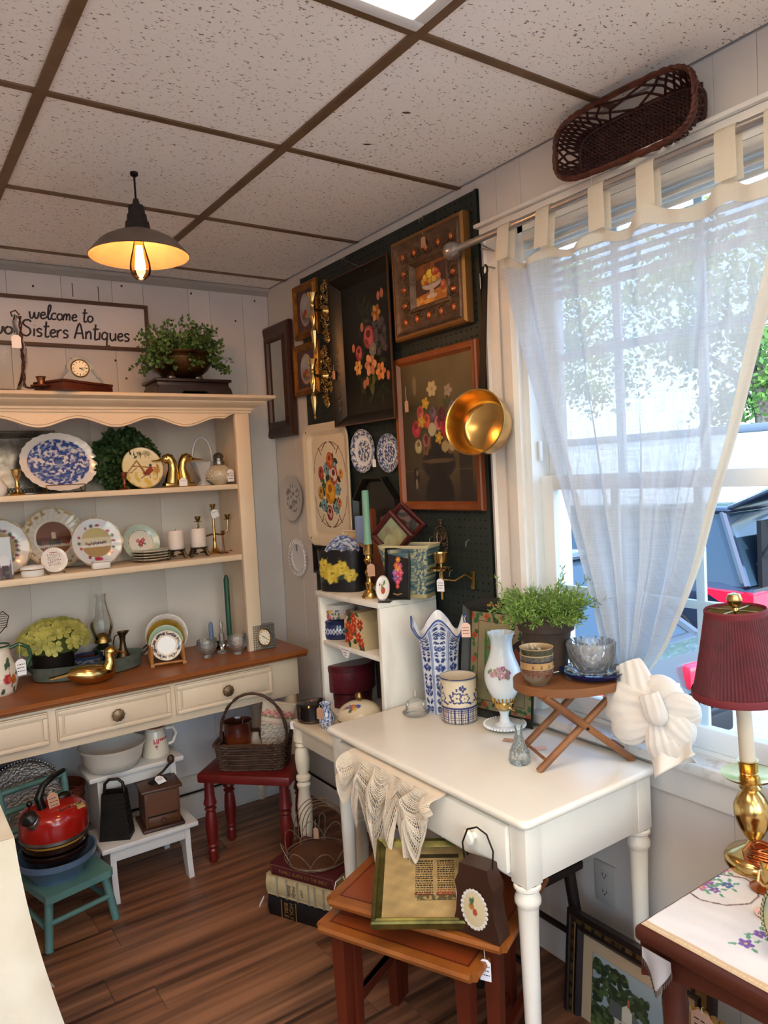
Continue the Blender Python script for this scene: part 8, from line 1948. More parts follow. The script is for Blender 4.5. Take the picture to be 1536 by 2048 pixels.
 panel('painted_floor',cv,-w / 2,w / 2,.018,h + .018,-.006,TOLE,t,260)
 def rim(d,y,bul): return [(-w / 2 - d,-y,.018 - d),(w / 2 + d,-y,.018 - d),(w / 2 + d,-y,h + .018 + d)] + [(w / 2 - w * i / 12 + d * (1 - 2 * i / 12),-y,h + .018 + d + bul * math.sin(PI * i / 12)) for i in range(13)] + [(-w / 2 - d,-y,h + .018 + d)]
 lay = [(0,.006,0),(.006,.02,.012),(.02,.03,.03),(.021,.028,.031),(.003,.001,.012)]; P = [rim(*l) for l in lay]; n = len(P[0])
 MB().add([p for q in P for p in q],[(i * n + a,i * n + (a + 1) % n,(i + 1) * n + (a + 1) % n,(i + 1) * n + a) for i in range(4) for a in range(n)]).build('rim',mat('dark_tole_rim','#2d2b26',.45),t,50)
 k = MB()
 for i in range(9): k.ball((-.04 + .01 * i,-.027,h + .044 + .003 * (i % 2)),(.0045,.001,.0035),6,4)
 k.build('rim_flowers',mat('rim_orange','#a8502c',.5),t)
 # milk glass hurricane lamp on a beaded saucer foot
 c = at(1016,1462,z=DZ); c = Vector((c.x + .012,c.y + .025,DZ)); t = thing('milk_glass_lamp','milk glass hurricane lamp with pink roses and a brass collar','table lamp',c)
 mg = mat('opal_glass','#dfe4e6',.18,coat=.4,sss=.3); MB().lathe([(0,0),(.04,0),(.055,.008),(.06,.014),(.054,.016),(.03,.012),(.016,.02),(.012,.04),(.016,.052),(.02,.056),(0,.056)],48).build('saucer_foot',mg,t)
 k = MB()
 for i in range(40): a = i * PI / 20; k.ball((.06 * math.cos(a),.06 * math.sin(a),.013),.0045,7,5)
 k.build('beads',mg,t)
 MB().lathe([(.018,.056),(.022,.06),(.03,.066),(.031,.078),(.028,.082)],36).build('collar',BRASS,t); k = MB()
 for i in range(18): a = i * PI / 9; k.tube([(.03 * math.cos(a),.03 * math.sin(a),.078),(.034 * math.cos(a),.034 * math.sin(a),.096),(.035 * math.cos(a),.035 * math.sin(a),.1)],[.002,.003,.001],5)
 k.build('pronged_gallery',BRASS,t); MB().tube([(0,-.02,.065),(0,-.045,.062)],.0025,6).build('switch_key',BRASS,t)
 o = MB().lathe([(.026,.082)] + [(r,z) for r,z in ((.036,.098),(.047,.118),(.0535,.14),(.055,.16),(.052,.18),(.044,.2),(.036,.22),(.032,.24),(.031,.258),(.034,.274),(.041,.288),(.0385,.288),(.03,.27))],96,ripple=lambda a,i: 1 + (.05 * math.cos(12 * a) if i in (12,11) else 0)).build('shade',PORC,t)
 md = o.modifiers.new('smooth','SUBSURF'); md.levels = 1; md.render_levels = 1
 cv = Cv(2,1,'#dde3e6',200); g = random.Random(6)
 cv.put((Cv(2,1,'#000000',200).Y - .72) * 5,'#b7cfdc',.5).put((.16 - Cv(2,1,'#000000',200).Y) * 6,'#b4ccdc',.6)
 def shade(q):
  base = cv.at(np.mod(np.arctan2(q[:,1],q[:,0]) / PI + 1,2),(q[:,2] - .08) / .21); return base
 paint(o,shade)
 fl = MB(); fm = [('#c9a0a8',MB()),('#a86a80',MB()),('#7f8a62',MB())]    # rose spray as thin raised enamel
 ang0 = math.atan2(CAM.y - c.y,CAM.x - c.x) - .15
 def on_shade(da,zz,k=1.012):
  pr_ = [(.0535,.14),(.055,.16),(.052,.18),(.044,.2),(.036,.22)]; r = np.interp(zz,[p[1] for p in pr_],[p[0] for p in pr_]) * k; a = ang0 + da; return (r * math.cos(a),r * math.sin(a),zz)
 for da,dz,r,w_ in ((-.2,.178,.012,0),(.1,.172,.012,0),(-.05,.186,.01,0),(.35,.17,.009,1),(-.45,.172,.009,0),(.5,.178,.007,1),(.2,.19,.008,1)):
  for p in range(5): b = p * 1.257 + da * 5; fm[w_][1].ball(on_shade(da + .6 * r / .055 * math.cos(b),dz + .6 * r * math.sin(b)),(r * .42,r * .42,r * .42),7,5)
 for i in range(14): fm[2][1].ball(on_shade(g.uniform(-.7,.7),.172 + g.uniform(-.018,.018),1.0),(.004,.004,.006),6,4)
 for col,b in fm: b.build('rose_spray',mat('enamel_' + col,col,.4),t)
 # folding wooden stool
 t = thing('folding_stool','small oval folding wooden stool with crossed legs on the desk','stool',(-.14,-1.897,DZ)); wm = mat('stool_wood','#8c5a34',.5,col2='#724424',scale=9,stretch=(1,.3,1))
 zt = .908
 ln = .305; ang = math.atan2(-.37,.93); mid = Vector((-.14,-1.897,0))
 W(MB().prism([(mid.x + ln / 2 * math.cos(s) * math.cos(ang) - .118 * math.sin(s) * math.sin(ang),mid.y + ln / 2 * math.cos(s) * math.sin(ang) + .118 * math.sin(s) * math.cos(ang)) for s in [2 * PI * i / 48 for i in range(48)]],zt,zt + .022,'z'),'seat',wm,t,30)
 u = Vector((math.cos(ang),math.sin(ang),0)); n = Vector((-u.y,u.x,0))
 for s in (-1,1):
  for q in (-1,1):
   p1 = mid + u * (q * ln * .42) + n * (s * (.08 if q > 0 else .066)); p2 = mid - u * (q * ln * .36) + n * (s * (.08 if q > 0 else .066)); W(MB().tube([(p1.x,p1.y,DZ + .0005),(p2.x,p2.y,zt + .002)],.0095,10),'leg',wm,t)
  pv = mid + n * (s * .088); W(MB().ball((pv.x,pv.y,(DZ + zt) / 2 + .005),.0045,8,6),'pivot_rivet',IRON,t)
 for q in (-1,1): p1,p2 = mid + u * (q * ln * .36) + n * -.066,mid + u * (q * ln * .36) + n * .066; W(MB().tube([(p1.x,p1.y,DZ + .03),(p2.x,p2.y,DZ + .03)],.004,8),'cross_dowel',wm,t)
 ZS = zt + .0225
 # bowls on the stool
 c = at(1063,1322,z=ZS); bx = mid - u * ln * .35 - n * .035
 cols = [('#6a5844','#6a2a24','lowest brown spongeware bowl in the stack on the folding stool','#c9a97c'),('#a8855a','#2b2f4a','tan bowl with blue checks, second in the stack on the stool','#2b2f4a'),('#6a5c44','#2c3850','blue sponge-banded bowl, third in the stack on the stool','#c9b088'),('#4a4430','#2c3224','dark green banded bowl on top of the stack on the stool','#c9a97c')]
 for i,(c1,c2,lab,rimc) in enumerate(cols):
  o = MB().lathe([(0,0),(.024,0),(.026,.004),(.036,.018),(.0405,.032)] + [(.041 + .001 * j / 10,.032 + .014 * j / 10) for j in range(11)] + [(.043,.047),(.04,.047),(.036,.03),(.02,.01),(0,.008)],72).build('cereal_bowl',PORC,None); place(o,(bx.x,bx.y,ZS + .0165 * i)); tagp(o,lab,'bowl','stacked spongeware bowls'); cvb = Cv(6,1,c1,240).blotch(c2,5 + i,120,.0,.9,mask=((Cv(6,1,'#000000',240).Y > .3) & (Cv(6,1,'#000000',240).Y < .85)).astype(float))
  if i == 1:
   cvb = Cv(6,1,'#b08a58',240); [cvb.line([(x * .5 - .06,.7),(x * .5,.5),(x * .5 + .06,.7)],.05,'#2b2f4a').line([(x * .5,.35),(x * .5,.52)],.05,'#2b2f4a') for x in range(12)]
  paint(o,lambda q: np.where(((np.hypot(q[:,0],q[:,1]) < .0395) & (q[:,2] > .009) & (q[:,2] < .046) & (np.hypot(q[:,0],q[:,1]) < .036 + .1 * (q[:,2] - .03)))[:,None],rgb('#3a1c14'),np.where((q[:,2] > .0455)[:,None],rgb(rimc),cvb.at((np.arctan2(q[:,1],q[:,0]) / PI + 1) * 3,np.clip((q[:,2] - .024) / .023,0,.99)))))
 # plant in a clay pot on the sill side
 c = Vector((mid.x,mid.y,ZS)) + n * .068 - u * .03; t = thing('asparagus_plant','feathery green plant in a brown clay pot at the back of the folding stool','potted plant',c)
 hp = .165
 MB().lathe([(0,0),(.052,0),(.066,hp * .68),(.075,hp * .7),(.08,hp),(.074,hp),(.068,hp * .85),(0,hp * .8)],44).build('clay_pot',mat('brown_clay','#4a3a30',.75,col2='#382b24',scale=18),t)
 g = np.random.default_rng(12); k = MB(); P = []; D = []
 for i in range(260):
  a = g.uniform(0,2 * PI); up = g.uniform(.1,1); L = g.uniform(.05,.11) * (1.0 if i % 9 else 1.45); d = np.array([math.cos(a) * (1.05 - .6 * up),math.sin(a) * (1.05 - .6 * up),.25 + up * .8]); d /= np.linalg.norm(d); q0 = np.array([.066 * math.cos(a) * g.random(),.066 * math.sin(a) * g.random(),hp * .9]); pts = []
  for j in range(8): f = j / 7; q = q0 + d * L * f + np.array([0,0,-.03 * f * f]) + g.normal(0,.0025,3); pts.append(q); [(P.append(q + g.normal(0,.004,3)),D.append(d + g.normal(0,.9,3))) for _ in range(5) if j > 1]
  k.tube([tuple(q) for q in pts],.0008,3,caps=False)
 o = k.build('stems',mat('plant_stem','#6a7a3c',.6),t); o['kind'] = 'stuff'; f = scatter_leaves(P,D,.0165,g,.22).build('needles',mat('fresh_green','#7d9a46',.55,col2='#5d7d34',scale=50),t,0); f['kind'] = 'stuff'
 # blue glass plate, crystal plate and crystal bowl
 q = mid + u * ln * .16 - n * .035; t = thing('blue_glass_plate','cobalt blue glass plate under the cut crystal on the folding stool','plate',(q.x,q.y,ZS)); MB().lathe([(0,.002),(.05,.002),(.068,.008),(.082,.02),(.083,.022),(.079,.021),(.066,.011),(.05,.005),(0,.005)],64).build('plate',thinglass('cobalt_glass','#4258b8',.35,.03,'#2a3a8a',.35),t)
 cg = thinglass('crystal','#ffffff',.36,.03,'#ffffff',.1)
 t = thing('crystal_dish','scalloped cut crystal saucer between the blue plate and crystal bowl','plate',(q.x,q.y,ZS + .0085)); MB().lathe([(0,0),(.04,0),(.055,.006),(.07,.016),(.067,.018),(.05,.009),(0,.005)],72,ripple=lambda a,i: 1 + (.06 * math.cos(14 * a) if i in (3,4) else .03 * math.cos(14 * a))).build('saucer',cg,t); k = MB()
 for i in range(28): a = i * PI / 14; k.ball((.06 * math.cos(a),.06 * math.sin(a),.014),(.004,.004,.003),6,4)
 k.build('cut_beads',cg,t)
 t = thing('crystal_bowl','cut crystal bowl with a diamond pattern on the folding stool','bowl',(q.x - .004,q.y,ZS + .0175)); hb = .078; rb = .062
 MB().lathe([(0,0),(.036,0),(.038,.004),(.048,.014),(.058,.034),(rb,hb - .004),(.06,hb),(.055,hb),(.055,.04),(.03,.008),(0,.006)],72,ripple=lambda a,i: 1 + (.025 * math.cos(24 * a) if i in (4,5,6) else 0)).build('bowl',cg,t); k = MB()
 for i in range(16):
  for s in (-1,1): k.tube([((.052 + .011 * f) * math.cos(i * PI / 8 + s * f * .8),(.052 + .011 * f) * math.sin(i * PI / 8 + s * f * .8),.014 + (hb - .02) * f) for f in [j / 6 for j in range(7)]],.0012,4)
 k.build('diamond_cuts',cg,t)
 MB().lathe([(0,.03),(.02,.03),(.028,.045),(.03,.078),(.027,.078),(.02,.05),(0,.036)],48,ripple=lambda a,i: 1 + .04 * math.cos(16 * a)).build('small_bowl_inside',cg,t)
 st = MB().tube([at(1118,1343,x=-.22),at(1080,1350,x=-.24),at(1066,1362,x=-.245)],.0009,5).build('tag_string',STRING); adopt(st,t)
 # small glass bottle with two tags
 c = at(1042,1532,z=DZ); c = Vector((c.x + .012,c.y + .016,DZ)); t = thing('glass_bud_vase','small embossed glass bud vase shaped like a tree near the desk front','vase',c); bg = thinglass('bottle_glass','#fbfdfb',.34,.04,'#f4faf4',.08)
 MB().lathe([(0,0),(.022,0),(.026,.004),(.027,.018),(.024,.034),(.016,.048),(.0105,.06),(.009,.085),(.011,.098),(.009,.098),(.007,.08),(0,.05)],40,ripple=lambda a,i: 1 + (.05 * math.cos(11 * a) if i in (2,3,4,5) else 0)).build('bottle',bg,t); k = MB(); g = random.Random(1)
 for i in range(70): f = (i / 70) ** .8; a = i * 2.4; r = .027 - .017 * f; k.ball((r * math.cos(a),r * math.sin(a),.008 + .062 * f),.0032,6,4)
 k.build('embossed_beads',bg,t)
 for px,py,m_,rzz in ((1016,1478,KRAFT,-60),(1080,1494,PINKTAG,-20)):
  pp = at(px,py,z=DZ + .004); o = MB().prism([(-.014,-.012),(.014,-.012),(.02,0),(.014,.012),(-.014,.012)],0,.0006,'z').build('price_tag',m_); place(o,(pp.x,pp.y,DZ + .0012),rzz); adopt(o,t)
desk_items()

# ================================================================== hanging from / under the desk
def crochet():
 x = -.512; ztop = .684
 t = thing('crochet_runner','cream crocheted lace runner spilling over the desk drawer','lace runner',(-.52,-1.45,ztop)); m = mat('crochet_cotton','#dccbb4',.9,sheen=.2,bump=.4,bscale=200)
 ya,yb = at(705,1500,x=x).y,at(888,1590,x=x).y; k = MB(); g = random.Random(3); W_ = ya - yb
 # a hanging net whose lower edge falls in pointed leaf-shaped lobes
 lobes = [(.05,.12),(.17,.17),(.30,.235),(.43,.27),(.57,.235),(.70,.24),(.83,.17),(.95,.05)]
 def low(u):
  return max(L * max(0,1 - (abs(u - c) / .085) ** 1.35) for c,L in lobes) * 1.0 + .02
 def P(u,v):
  d = .045 * (.5 + .5 * math.sin(u * 2 * PI * 5.3 + 1)) * min(1,v * 3) + .006; L = low(u) if v > 0 else 0
  sag = .03 * math.sin(PI * u); return (x - .012 - d * (1 - .35 * v) - .012 * v,ya - W_ * u + .01 * math.sin(9 * v + 6 * u),ztop + .004 - .02 * min(1,v * 5) * 0 - max(.05,low(u)) * v)
 NU,NV = 160,46
 for i in range(NU + 1):
  u = i / NU; k.tube([P(u + .0025 * math.sin(j * PI / 1.0),j / NV) for j in range(NV + 1)],.001,3,caps=False)
 for j in range(1,NV + 1):
  if j % 2 and j < 40 and (j // 4) % 2: continue
  k.tube([P(i / 300,j / NV) for i in range(301)],.0012 if j < NV - 2 else .002,3,caps=False)
 o = W(k,'crochet_net',m,t); o['kind'] = 'stuff'
 def sheet(u,v): p = P(.01 + .98 * u,v * .985); return (p[0] + .0016,p[1],p[2])
 W(MB().grid(lambda u,v: (P(u,0)[0] * (1 - v) + (x + .05) * v,P(u,0)[1],P(u,0)[2] + .004 * math.sin(PI * v)),60,5),'fold_into_drawer',m,t)
 price_tag(t,at(821,1725,x=-.56) + Vector((0,0,.02)),(.03,.044),PAPER,(-60,0),.035)
crochet()

def blessing():
 # frame leaning: low edge on the nesting table, top against the desk rail
 bl,br,tl = at(742,1862,z=.432),at(965,1860,z=.432),at(770,1680,z=.50)
 ux = (br - bl); w = ux.length; ux.normalize(); dz = Vector((-ux.y,ux.x,0)).normalized()
 up = at(787,1690,z=.505) - bl; up -= ux * up.dot(ux); h = min(up.length,.33); up.normalize(); nrm = ux.cross(up)
 t = thing('blessing_frame','gold framed HOUSE BLESSING print propped on the nesting table','picture frame',bl)
 M = Matrix(((ux.x,-nrm.x,up.x,0),(ux.y,-nrm.y,up.y,0),(ux.z,-nrm.z,up.z,0),(0,0,0,1))); t.matrix_basis = Matrix.Translation(bl + ux * w / 2 + Vector((0,0,.003))) @ M
 gm = mat('green_gold_frame','#7a7038',.3,.8,col2='#4f4a26',scale=20); rectframe(w,h,[(0,0),(0,.016),(.004,.02),(.009,.017),(.013,.02),(.02,.014),(.024,.01)]).build('frame',gm,t,30); MB().box(-w / 2 + .003,w / 2 - .003,-.004,0,.003,h - .003).build('backing',MATS['frame_backing'],t,0)
 cv = Cv(w,h,'#a58b5c',240).noise(.08,seed=4); g = random.Random(5)
 for col in (.42,.68):
  for i in range(17):
   y = h - .06 - .0085 * i; x = col * w - .012
   while x < col * w + .04: L = g.uniform(.003,.009); cv.rect(x,min(x + L,col * w + .042),y,y + .0045,'#8a2c1c' if (i > 12 and col > .5) else '#2c2418'); x += L + .0018
 cv.rect(.4 * w,.9 * w,.058,.078,'#5a5030').blotch('#a58b5c',4,40,.3,.9,mask=((cv.Y > .06) & (cv.Y < .076) & (cv.X > .41 * w)).astype(float)).rect(.4 * w,.9 * w,h - .045,h - .03,'#3c3424')
 panel('print',cv,-w / 2 + .024,w / 2 - .024,.024,h - .024,-.01,ART,t,230); text('lettering','HOUSE · BLESSING',.0105,mat('red_ink','#8e2a1c',.6),t,(.05 * w + .012,-.0108,.09),(90,0,0),space=1.25)
 price_tag(t,at(968,1876,z=.43),(.026,.05),PAPER,(-60,0),.05)
 # wooden wall pocket with oval decal and wire handle
 p = at(975,1872,z=.4262); o = thing('wooden_pocket','dark wooden pocket with a lace-edged oval medallion and wire handle','wooden box',(p.x + .0,p.y + .02,.4262),-72); wd = mat('pocket_walnut','#3e2418',.4,col2='#2c170e',scale=8,stretch=(1,1,.2))
 out = [(-.06,0),(.06,0),(.058,.02),(.05,.05),(.046,.09),(.05,.12),(.04,.14),(.036,.165),(-.036,.165),(-.04,.14),(-.05,.12),(-.046,.09),(-.05,.05),(-.058,.02)]
 MB().prism(out,-.025,.025).build('body',wd,o,30); MB().tube([(-.036,0,.155),(-.04,0,.2),(-.025,0,.235),(0,0,.246),(.025,0,.235),(.04,0,.2),(.036,0,.155)],.0022,7).build('wire_handle',IRON,o)
 k = MB()
 for i in range(24): a = i * PI / 12; k.ball((.031 * math.cos(a),-.027,.066 + .043 * math.sin(a)),(.0055,.001,.0055),7,4)
 k.build('lace_edge',mat('lace_white','#cfc4b8',.8),o); k = MB().grid(lambda u,v: (.029 * v * math.cos(2 * PI * u),-.0275 - .002 * (1 - v * v),.066 + .041 * v * math.sin(2 * PI * u)),40,14,cu=True).build('medallion',PORC,o); cm = Cv(2,2,'#cdbb94',80).ell(.8,1.2,.25,.2,'#b5702c').ell(1.1,.9,.2,.2,'#a84a34').leaf(.8,1.3,.5,.14,60,'#3f5a3c').leaf(.9,1.2,.5,.12,120,'#4c6a44'); paint(k,lambda c: cm.at(c[:,0] / .029 + 1,(c[:,2] - .066) / .041 + 1))
 price_tag(o,at(920,1745,x=p.x - .02),(.026,.05),PAPER,(-70,0),.02,0)
 # tag lying on the lower nesting table
 tp = at(703,1812,z=.376); n2 = [q for q in bpy.data.objects if q.name.startswith('nesting_table')][-1]; k = MB().prism([(-.018,-.012),(.018,-.012),(.018,.012),(-.018,.012)],0,.0008,'z').build('price_tag',PAPER); place(k,(tp.x,tp.y,.377),-50); adopt(k,n2); k2 = MB().tube([(tp.x,tp.y + .01,.378),(tp.x + .01,tp.y + .05,.43),(tp.x - .02,tp.y + .04,.43),(tp.x - .05,tp.y + .02,.378)],.001,5).build('string',STRING); adopt(k2,n2)
blessing()
# ================================================================== right edge: mahogany table and what leans below
def right_items():
 zt = .6205
 # embroidered runner
 c = thing('table_runner','white linen runner embroidered with pink, blue and purple flowers','table runner',(-.26,-2.6,zt)); x0,x1,y0,y1 = -.492,-.03,-3.05,-2.36; cv = Cv(x1 - x0,y1 - y0,'#ddd9d6',420).noise(.02,seed=3)
 def q(px,py): p = at(px,py,z=zt); return (p.x - x0,p.y - y0)
 cv.rect(0,.016,0,1,'#c9ac86')
 for i in range(200): cv.ell(.008,.0035 * i,.0022,.0012,'#e0cdb0')
 loop = [q(*p) for p in [(1378,1785),(1400,1800),(1452,1812),(1500,1808),(1517,1795),(1512,1772),(1490,1758),(1440,1750)]]; cv.line(loop,.0035,'#5c3038')
 for px,py,r,c1 in ((1418,1770,.014,'#6d4fa0'),(1410,1762,.013,'#c06a94'),(1455,1771,.012,'#34609a'),(1425,1750,.014,'#34609a'),(1448,1740,.012,'#d07a9a'),(1492,1888,.014,'#7350a0'),(1476,1735,.01,'#d0806a'),(1430,1782,.011,'#6d4fa0'),(1402,1775,.012,'#c06a94'),(1520,1870,.012,'#7350a0'),(1533,1768,.014,'#c0486a')):
  x,y = q(px,py); cv.flower(x,y,r,5,c1,'#d8b850',None)
  for a in (20,140,250,330): cv.leaf(x + r * math.cos(R(a)),y + r * math.sin(R(a)),.016,.0035,a,'#5f9a78')
 o = MB().grid(lambda u,v: (x0 + (x1 - x0) * u,y0 + (y1 - y0) * v,zt + .0012 + .0006 * math.sin(40 * u) * math.sin(31 * v)),230,300).build('cloth',CLOTHV,None); paint(o,lambda p: cv.at(p[:,0] - x0,p[:,1] - y0)); adopt(solid(o,.001,-1),c)
 def drape(u,v): return (x0 - .016 + .004 * math.sin(9 * u) * v,y1 - .012 - .06 * u,zt - .03 - (.02 + .05 * (1 - abs(2 * u - 1))) * v)
 W(MB().grid(drape,20,12),'hanging_corner',mat('shaded_linen','#a9a4a4',.9),c); k = MB()  # shade on the hanging corner is put into its grey colour
 for i in range(20): p = drape(i / 19,1); k.tube([p,(p[0],p[1],p[2] - .012)],.0012,4)
 W(k,'fringe',mat('runner_fringe','#4a3a36',.9),c)
 # lamp
 zt2 = zt + .003; b = at(1512,1745,z=zt2); b = Vector((b.x + .03,b.y + .015,zt2)); t = thing('table_lamp','brass candlestick lamp with a pleated burgundy shade','table lamp',b,0,None,rx=-1.8,ry=-2.6); axis = 0
 zs0,zs1 = at(1470,1378,x=b.x).z,at(1470,1215,x=b.x).z; zc = at(1500,1535,x=b.x).z
 hc,h0,h1 = zc - zt2,zs0 - zt2,zs1 - zt2
 MB().lathe([(0,0),(.058,0),(.062,.006),(.062,.018),(.056,.026),(.046,.03),(.034,.036),(.018,.044),(.013,.056),(.022,.07),(.03,.085),(.036,.11),(.035,.13),(.026,.15),(.016,.162),(.022,.168),(.016,.176),(.012,.19),(.02,.2),(.014,.206),(.013,hc - .02)],44).build('base',BRASS,t)
 MB().lathe([(.013,hc - .02),(.05,hc - .014),(.055,hc - .008),(.05,hc - .01),(.018,hc - .012),(.019,hc + .016),(.021,hc + .02),(.016,hc + .02)],44).build('drip_pan',BRASS,t)
 MB().lathe([(.0155,hc + .015),(.0145,h0 + .03),(0,h0 + .03)],24).build('candle_sleeve',mat('ivory_sleeve','#cdbfa8',.5),t)
 r0,r1 = 92 * mpp(b),56 * mpp(b)
 MB().grid(lambda u,v: tuple((lambda a,r: (r * math.cos(a),r * math.sin(a),h0 + (h1 - h0) * v))(2 * PI * u,(r0 + (r1 - r0) * (v ** .85)) * (1 + .014 * math.sin(2 * PI * u * 80)))),640,10,cu=True).build('pleated_shade',mat('burgundy_pleats','#5a1420',.7,col2='#4a0e18',scale=30,sheen=.2),t)
 bm_ = mat('burgundy_braid','#6b2028',.7); MB().lathe([(r0 * 1.01,h0 - .004),(r0 * 1.02,h0 + .008),(r0 * 1.0,h0 + .012),(r0 * .985,h0)],72).build('lower_braid',bm_,t); MB().lathe([(r1 * 1.03,h1 - .01),(r1 * 1.04,h1 + .002),(r1 * 1.0,h1 + .005),(r1 * .99,h1 - .008)],72).build('upper_braid',bm_,t)
 MB().grid(lambda u,v: (lambda a,r: (r * math.cos(a),r * math.sin(a),h0 + .004 + (h1 - h0 - .006) * v))(2 * PI * u,(r0 + (r1 - r0) * v ** .85) * .95),64,10,cu=True).build('shade_lining',mat('olive_lining','#7a6a3c',.6),t)
 kk = MB().tube([(-r1,0,h1),(r1,0,h1)],.0018,6).tube([(0,-r1,h1),(0,r1,h1)],.0018,6).tube([(0,0,h1),(0,0,h1 - .06)],.003,6); kk.build('spider',OLDBRASS,t); MB().lathe([(0,h1),(.007,h1),(.005,h1 + .006),(.013,h1 + .014),(.0155,h1 + .024),(.012,h1 + .034),(0,h1 + .038)],24).build('finial',BRASS,t)
 MB().lathe([(0,h0 + .03),(.012,h0 + .03),(.02,h0 + .05),(.018,h0 + .075),(0,h0 + .09)],20).build('bulb',mat('unlit_bulb','#d8d4c8',.3),t)
 # copper wire cup, brass cup, pewter plate, black frame
 p = at(1500,1700,z=zt2 + .04)
 o = thing('copper_wire_cup','coiled copper wire cup with a loop handle beside the lamp base','cup',(b.x - .075,b.y - .055,zt2)); k = MB(); cw = mat('copper_wire','#b5683a',.3,.9)
 for i in range(7): r = .026 + .003 * math.sin(i); k.tube([(r * math.cos(a * PI / 12),r * math.sin(a * PI / 12),.055 + .0045 * i + .003 * math.sin(a * .6)) for a in range(24)],.0022,5,True)
 k.lathe([(0,.0),(.024,0),(.026,.004),(.008,.012),(.007,.04),(.024,.052),(.022,.054),(0,.044)],24); k.build('coiled_cup',cw,o); MB().tube([(-.024,.004,.055),(-.045,.01,.07),(-.05,.012,.09),(-.03,.008,.1),(-.018,.004,.085)],.0022,6).build('loop_handle',cw,o)
 pc = at(1520,1795,z=zt2); o = thing('brass_cup','small brass cup on the runner at the right edge','cup',(pc.x + .035,pc.y - .012,zt2)); MB().lathe([(0,0),(.02,0),(.022,.006),(.026,.04),(.033,.07),(.034,.073),(.03,.072),(.022,.02),(0,.012)],36).build('cup',BRASS,o); MB().tube([(-.03,.0,.06),(-.05,.004,.062),(-.055,.004,.045),(-.04,.002,.03),(-.026,0,.03)],.003,7).build('handle',BRASS,o)
 price_tag(o,at(1510,1815,z=zt2 + .006),(.036,.03),PINKTAG,(10,-85),.002,2)
 pp = at(1612,1925,z=zt2 + .03); o = thing('pewter_plate','rope-edged pewter plate leaning at the right edge of the table','plate',(pp.x + .02,pp.y,zt2 + .001),-62,rx=-35); MB().lathe([(0,.0),(.045,0),(.06,.006),(.072,.01),(.07,.013),(.058,.009),(.044,.003),(0,.003)],56).move(rx=90).move(z=.074).build('plate',mat('old_pewter','#7d7a5c',.3,.85,col2='#55523c',scale=25),o); k = MB()
 for i in range(60): a = i * PI / 30; k.ball((.0725 * math.cos(a),-.012,.074 + .0725 * math.sin(a)),.0036,6,4)
 k.build('rope_edge',mat('old_pewter'),o)
 fp = at(1530,1700,z=zt2); o = thing('black_easel_frame','ornate black frame standing at the right edge beside the lamp','picture frame',(fp.x + .05,fp.y - .10,zt2),-40,rx=-8); rectframe(.13,.2,[(0,0),(0,.014),(.008,.018),(.02,.01),(.022,.005)]).build('frame',mat('ornate_black','#17130f',.35,.3,bump=.8,bscale=160),o,30); MB().box(-.05,.05,-.006,0,.015,.185).build('picture',mat('pale_print','#b9aea4',.5),o,0)
 # framed prints leaning below the table
 def cottage(lab,tl,wd,ht,X,nm):
  p = at(*tl,x=X); t = thing(nm,lab,'picture frame',(X + .0,p.y - wd / 2,p.z - ht),-90,None,rx=0); t.rotation_euler = (R(-6),0,R(-90)); t.location.x = X - .02
  rectframe(wd,ht,[(0,0),(0,.02),(.012,.024),(.016,.02)]).build('outer_frame',mat('black_brown_frame','#1d1310',.35),t,30); rectframe(wd - .032,ht - .032,[(0,.018),(.012,.02),(.014,.018)]).move(z=.016).build('gilt_band',mat('worn_gilt','#7a6038',.4,.5,col2='#54401f',scale=30),t,30); rectframe(wd - .06,ht - .06,[(0,.016),(.008,.02),(.02,.012),(.022,.008)]).move(z=.03).build('inner_frame',mat('black_brown_frame'),t,30)
  k = MB().box(-.0045,.0045,-.0225,-.0205,-.0045,.0045).build('frame_block',mat('black_brown_frame'),t,0); k.location = (-wd / 2 + .023,0,ht * .08)
  for i in range(23): q = k.copy(); COL.objects.link(q); q.location = (-wd / 2 + .023,0,ht * (.155 + .075 * i)) if i < 11 else (-wd / 2 + wd * (.06 + .075 * (i - 11)),0,ht - .023)
  MB().box(-wd / 2 + .005,wd / 2 - .005,-.006,0,.005,ht - .005).build('backing',MATS['frame_backing'],t,0)
  cvm = Cv(wd - .1,ht - .1,'#b39c7c',260); W2,H2 = cvm.w,cvm.h; b = .036; cvm.rect(b - .003,W2 - b + .003,b - .003,H2 - b + .003,'#6a5236').rect(b,W2 - b,b,H2 - b,'#8a9aa0'); iw,ih = W2 - 2 * b,H2 - 2 * b
  def f(x,y): return (b + x * iw,b + y * ih)
  cl = cvm.A.copy(); g = random.Random(4)
  cvm.put(((cvm.Y < b + ih * .42)).astype(float),'#5e6a3a').put((cvm.Y - b - ih * .8) * 12,'#a9b0ac',.8)
  for i in range(260): x,y = g.random() * .42,.2 + g.random() * .75; cvm.ell(*f(x,y),.008,.007,g.choice(['#2c3824','#3a4a2c','#253020','#485a34']))
  for i in range(70): x,y = .36 + g.random() * .3,.62 + g.random() * .22; cvm.ell(*f(x,y),.007,.007,g.choice(['#33422a','#43543a','#2c3a24']))
  for i in range(50): x,y = .62 + g.random() * .18,.4 + g.random() * .2; cvm.ell(*f(x,y),.007,.007,g.choice(['#3c4c2c','#52643a','#2f3c24']))
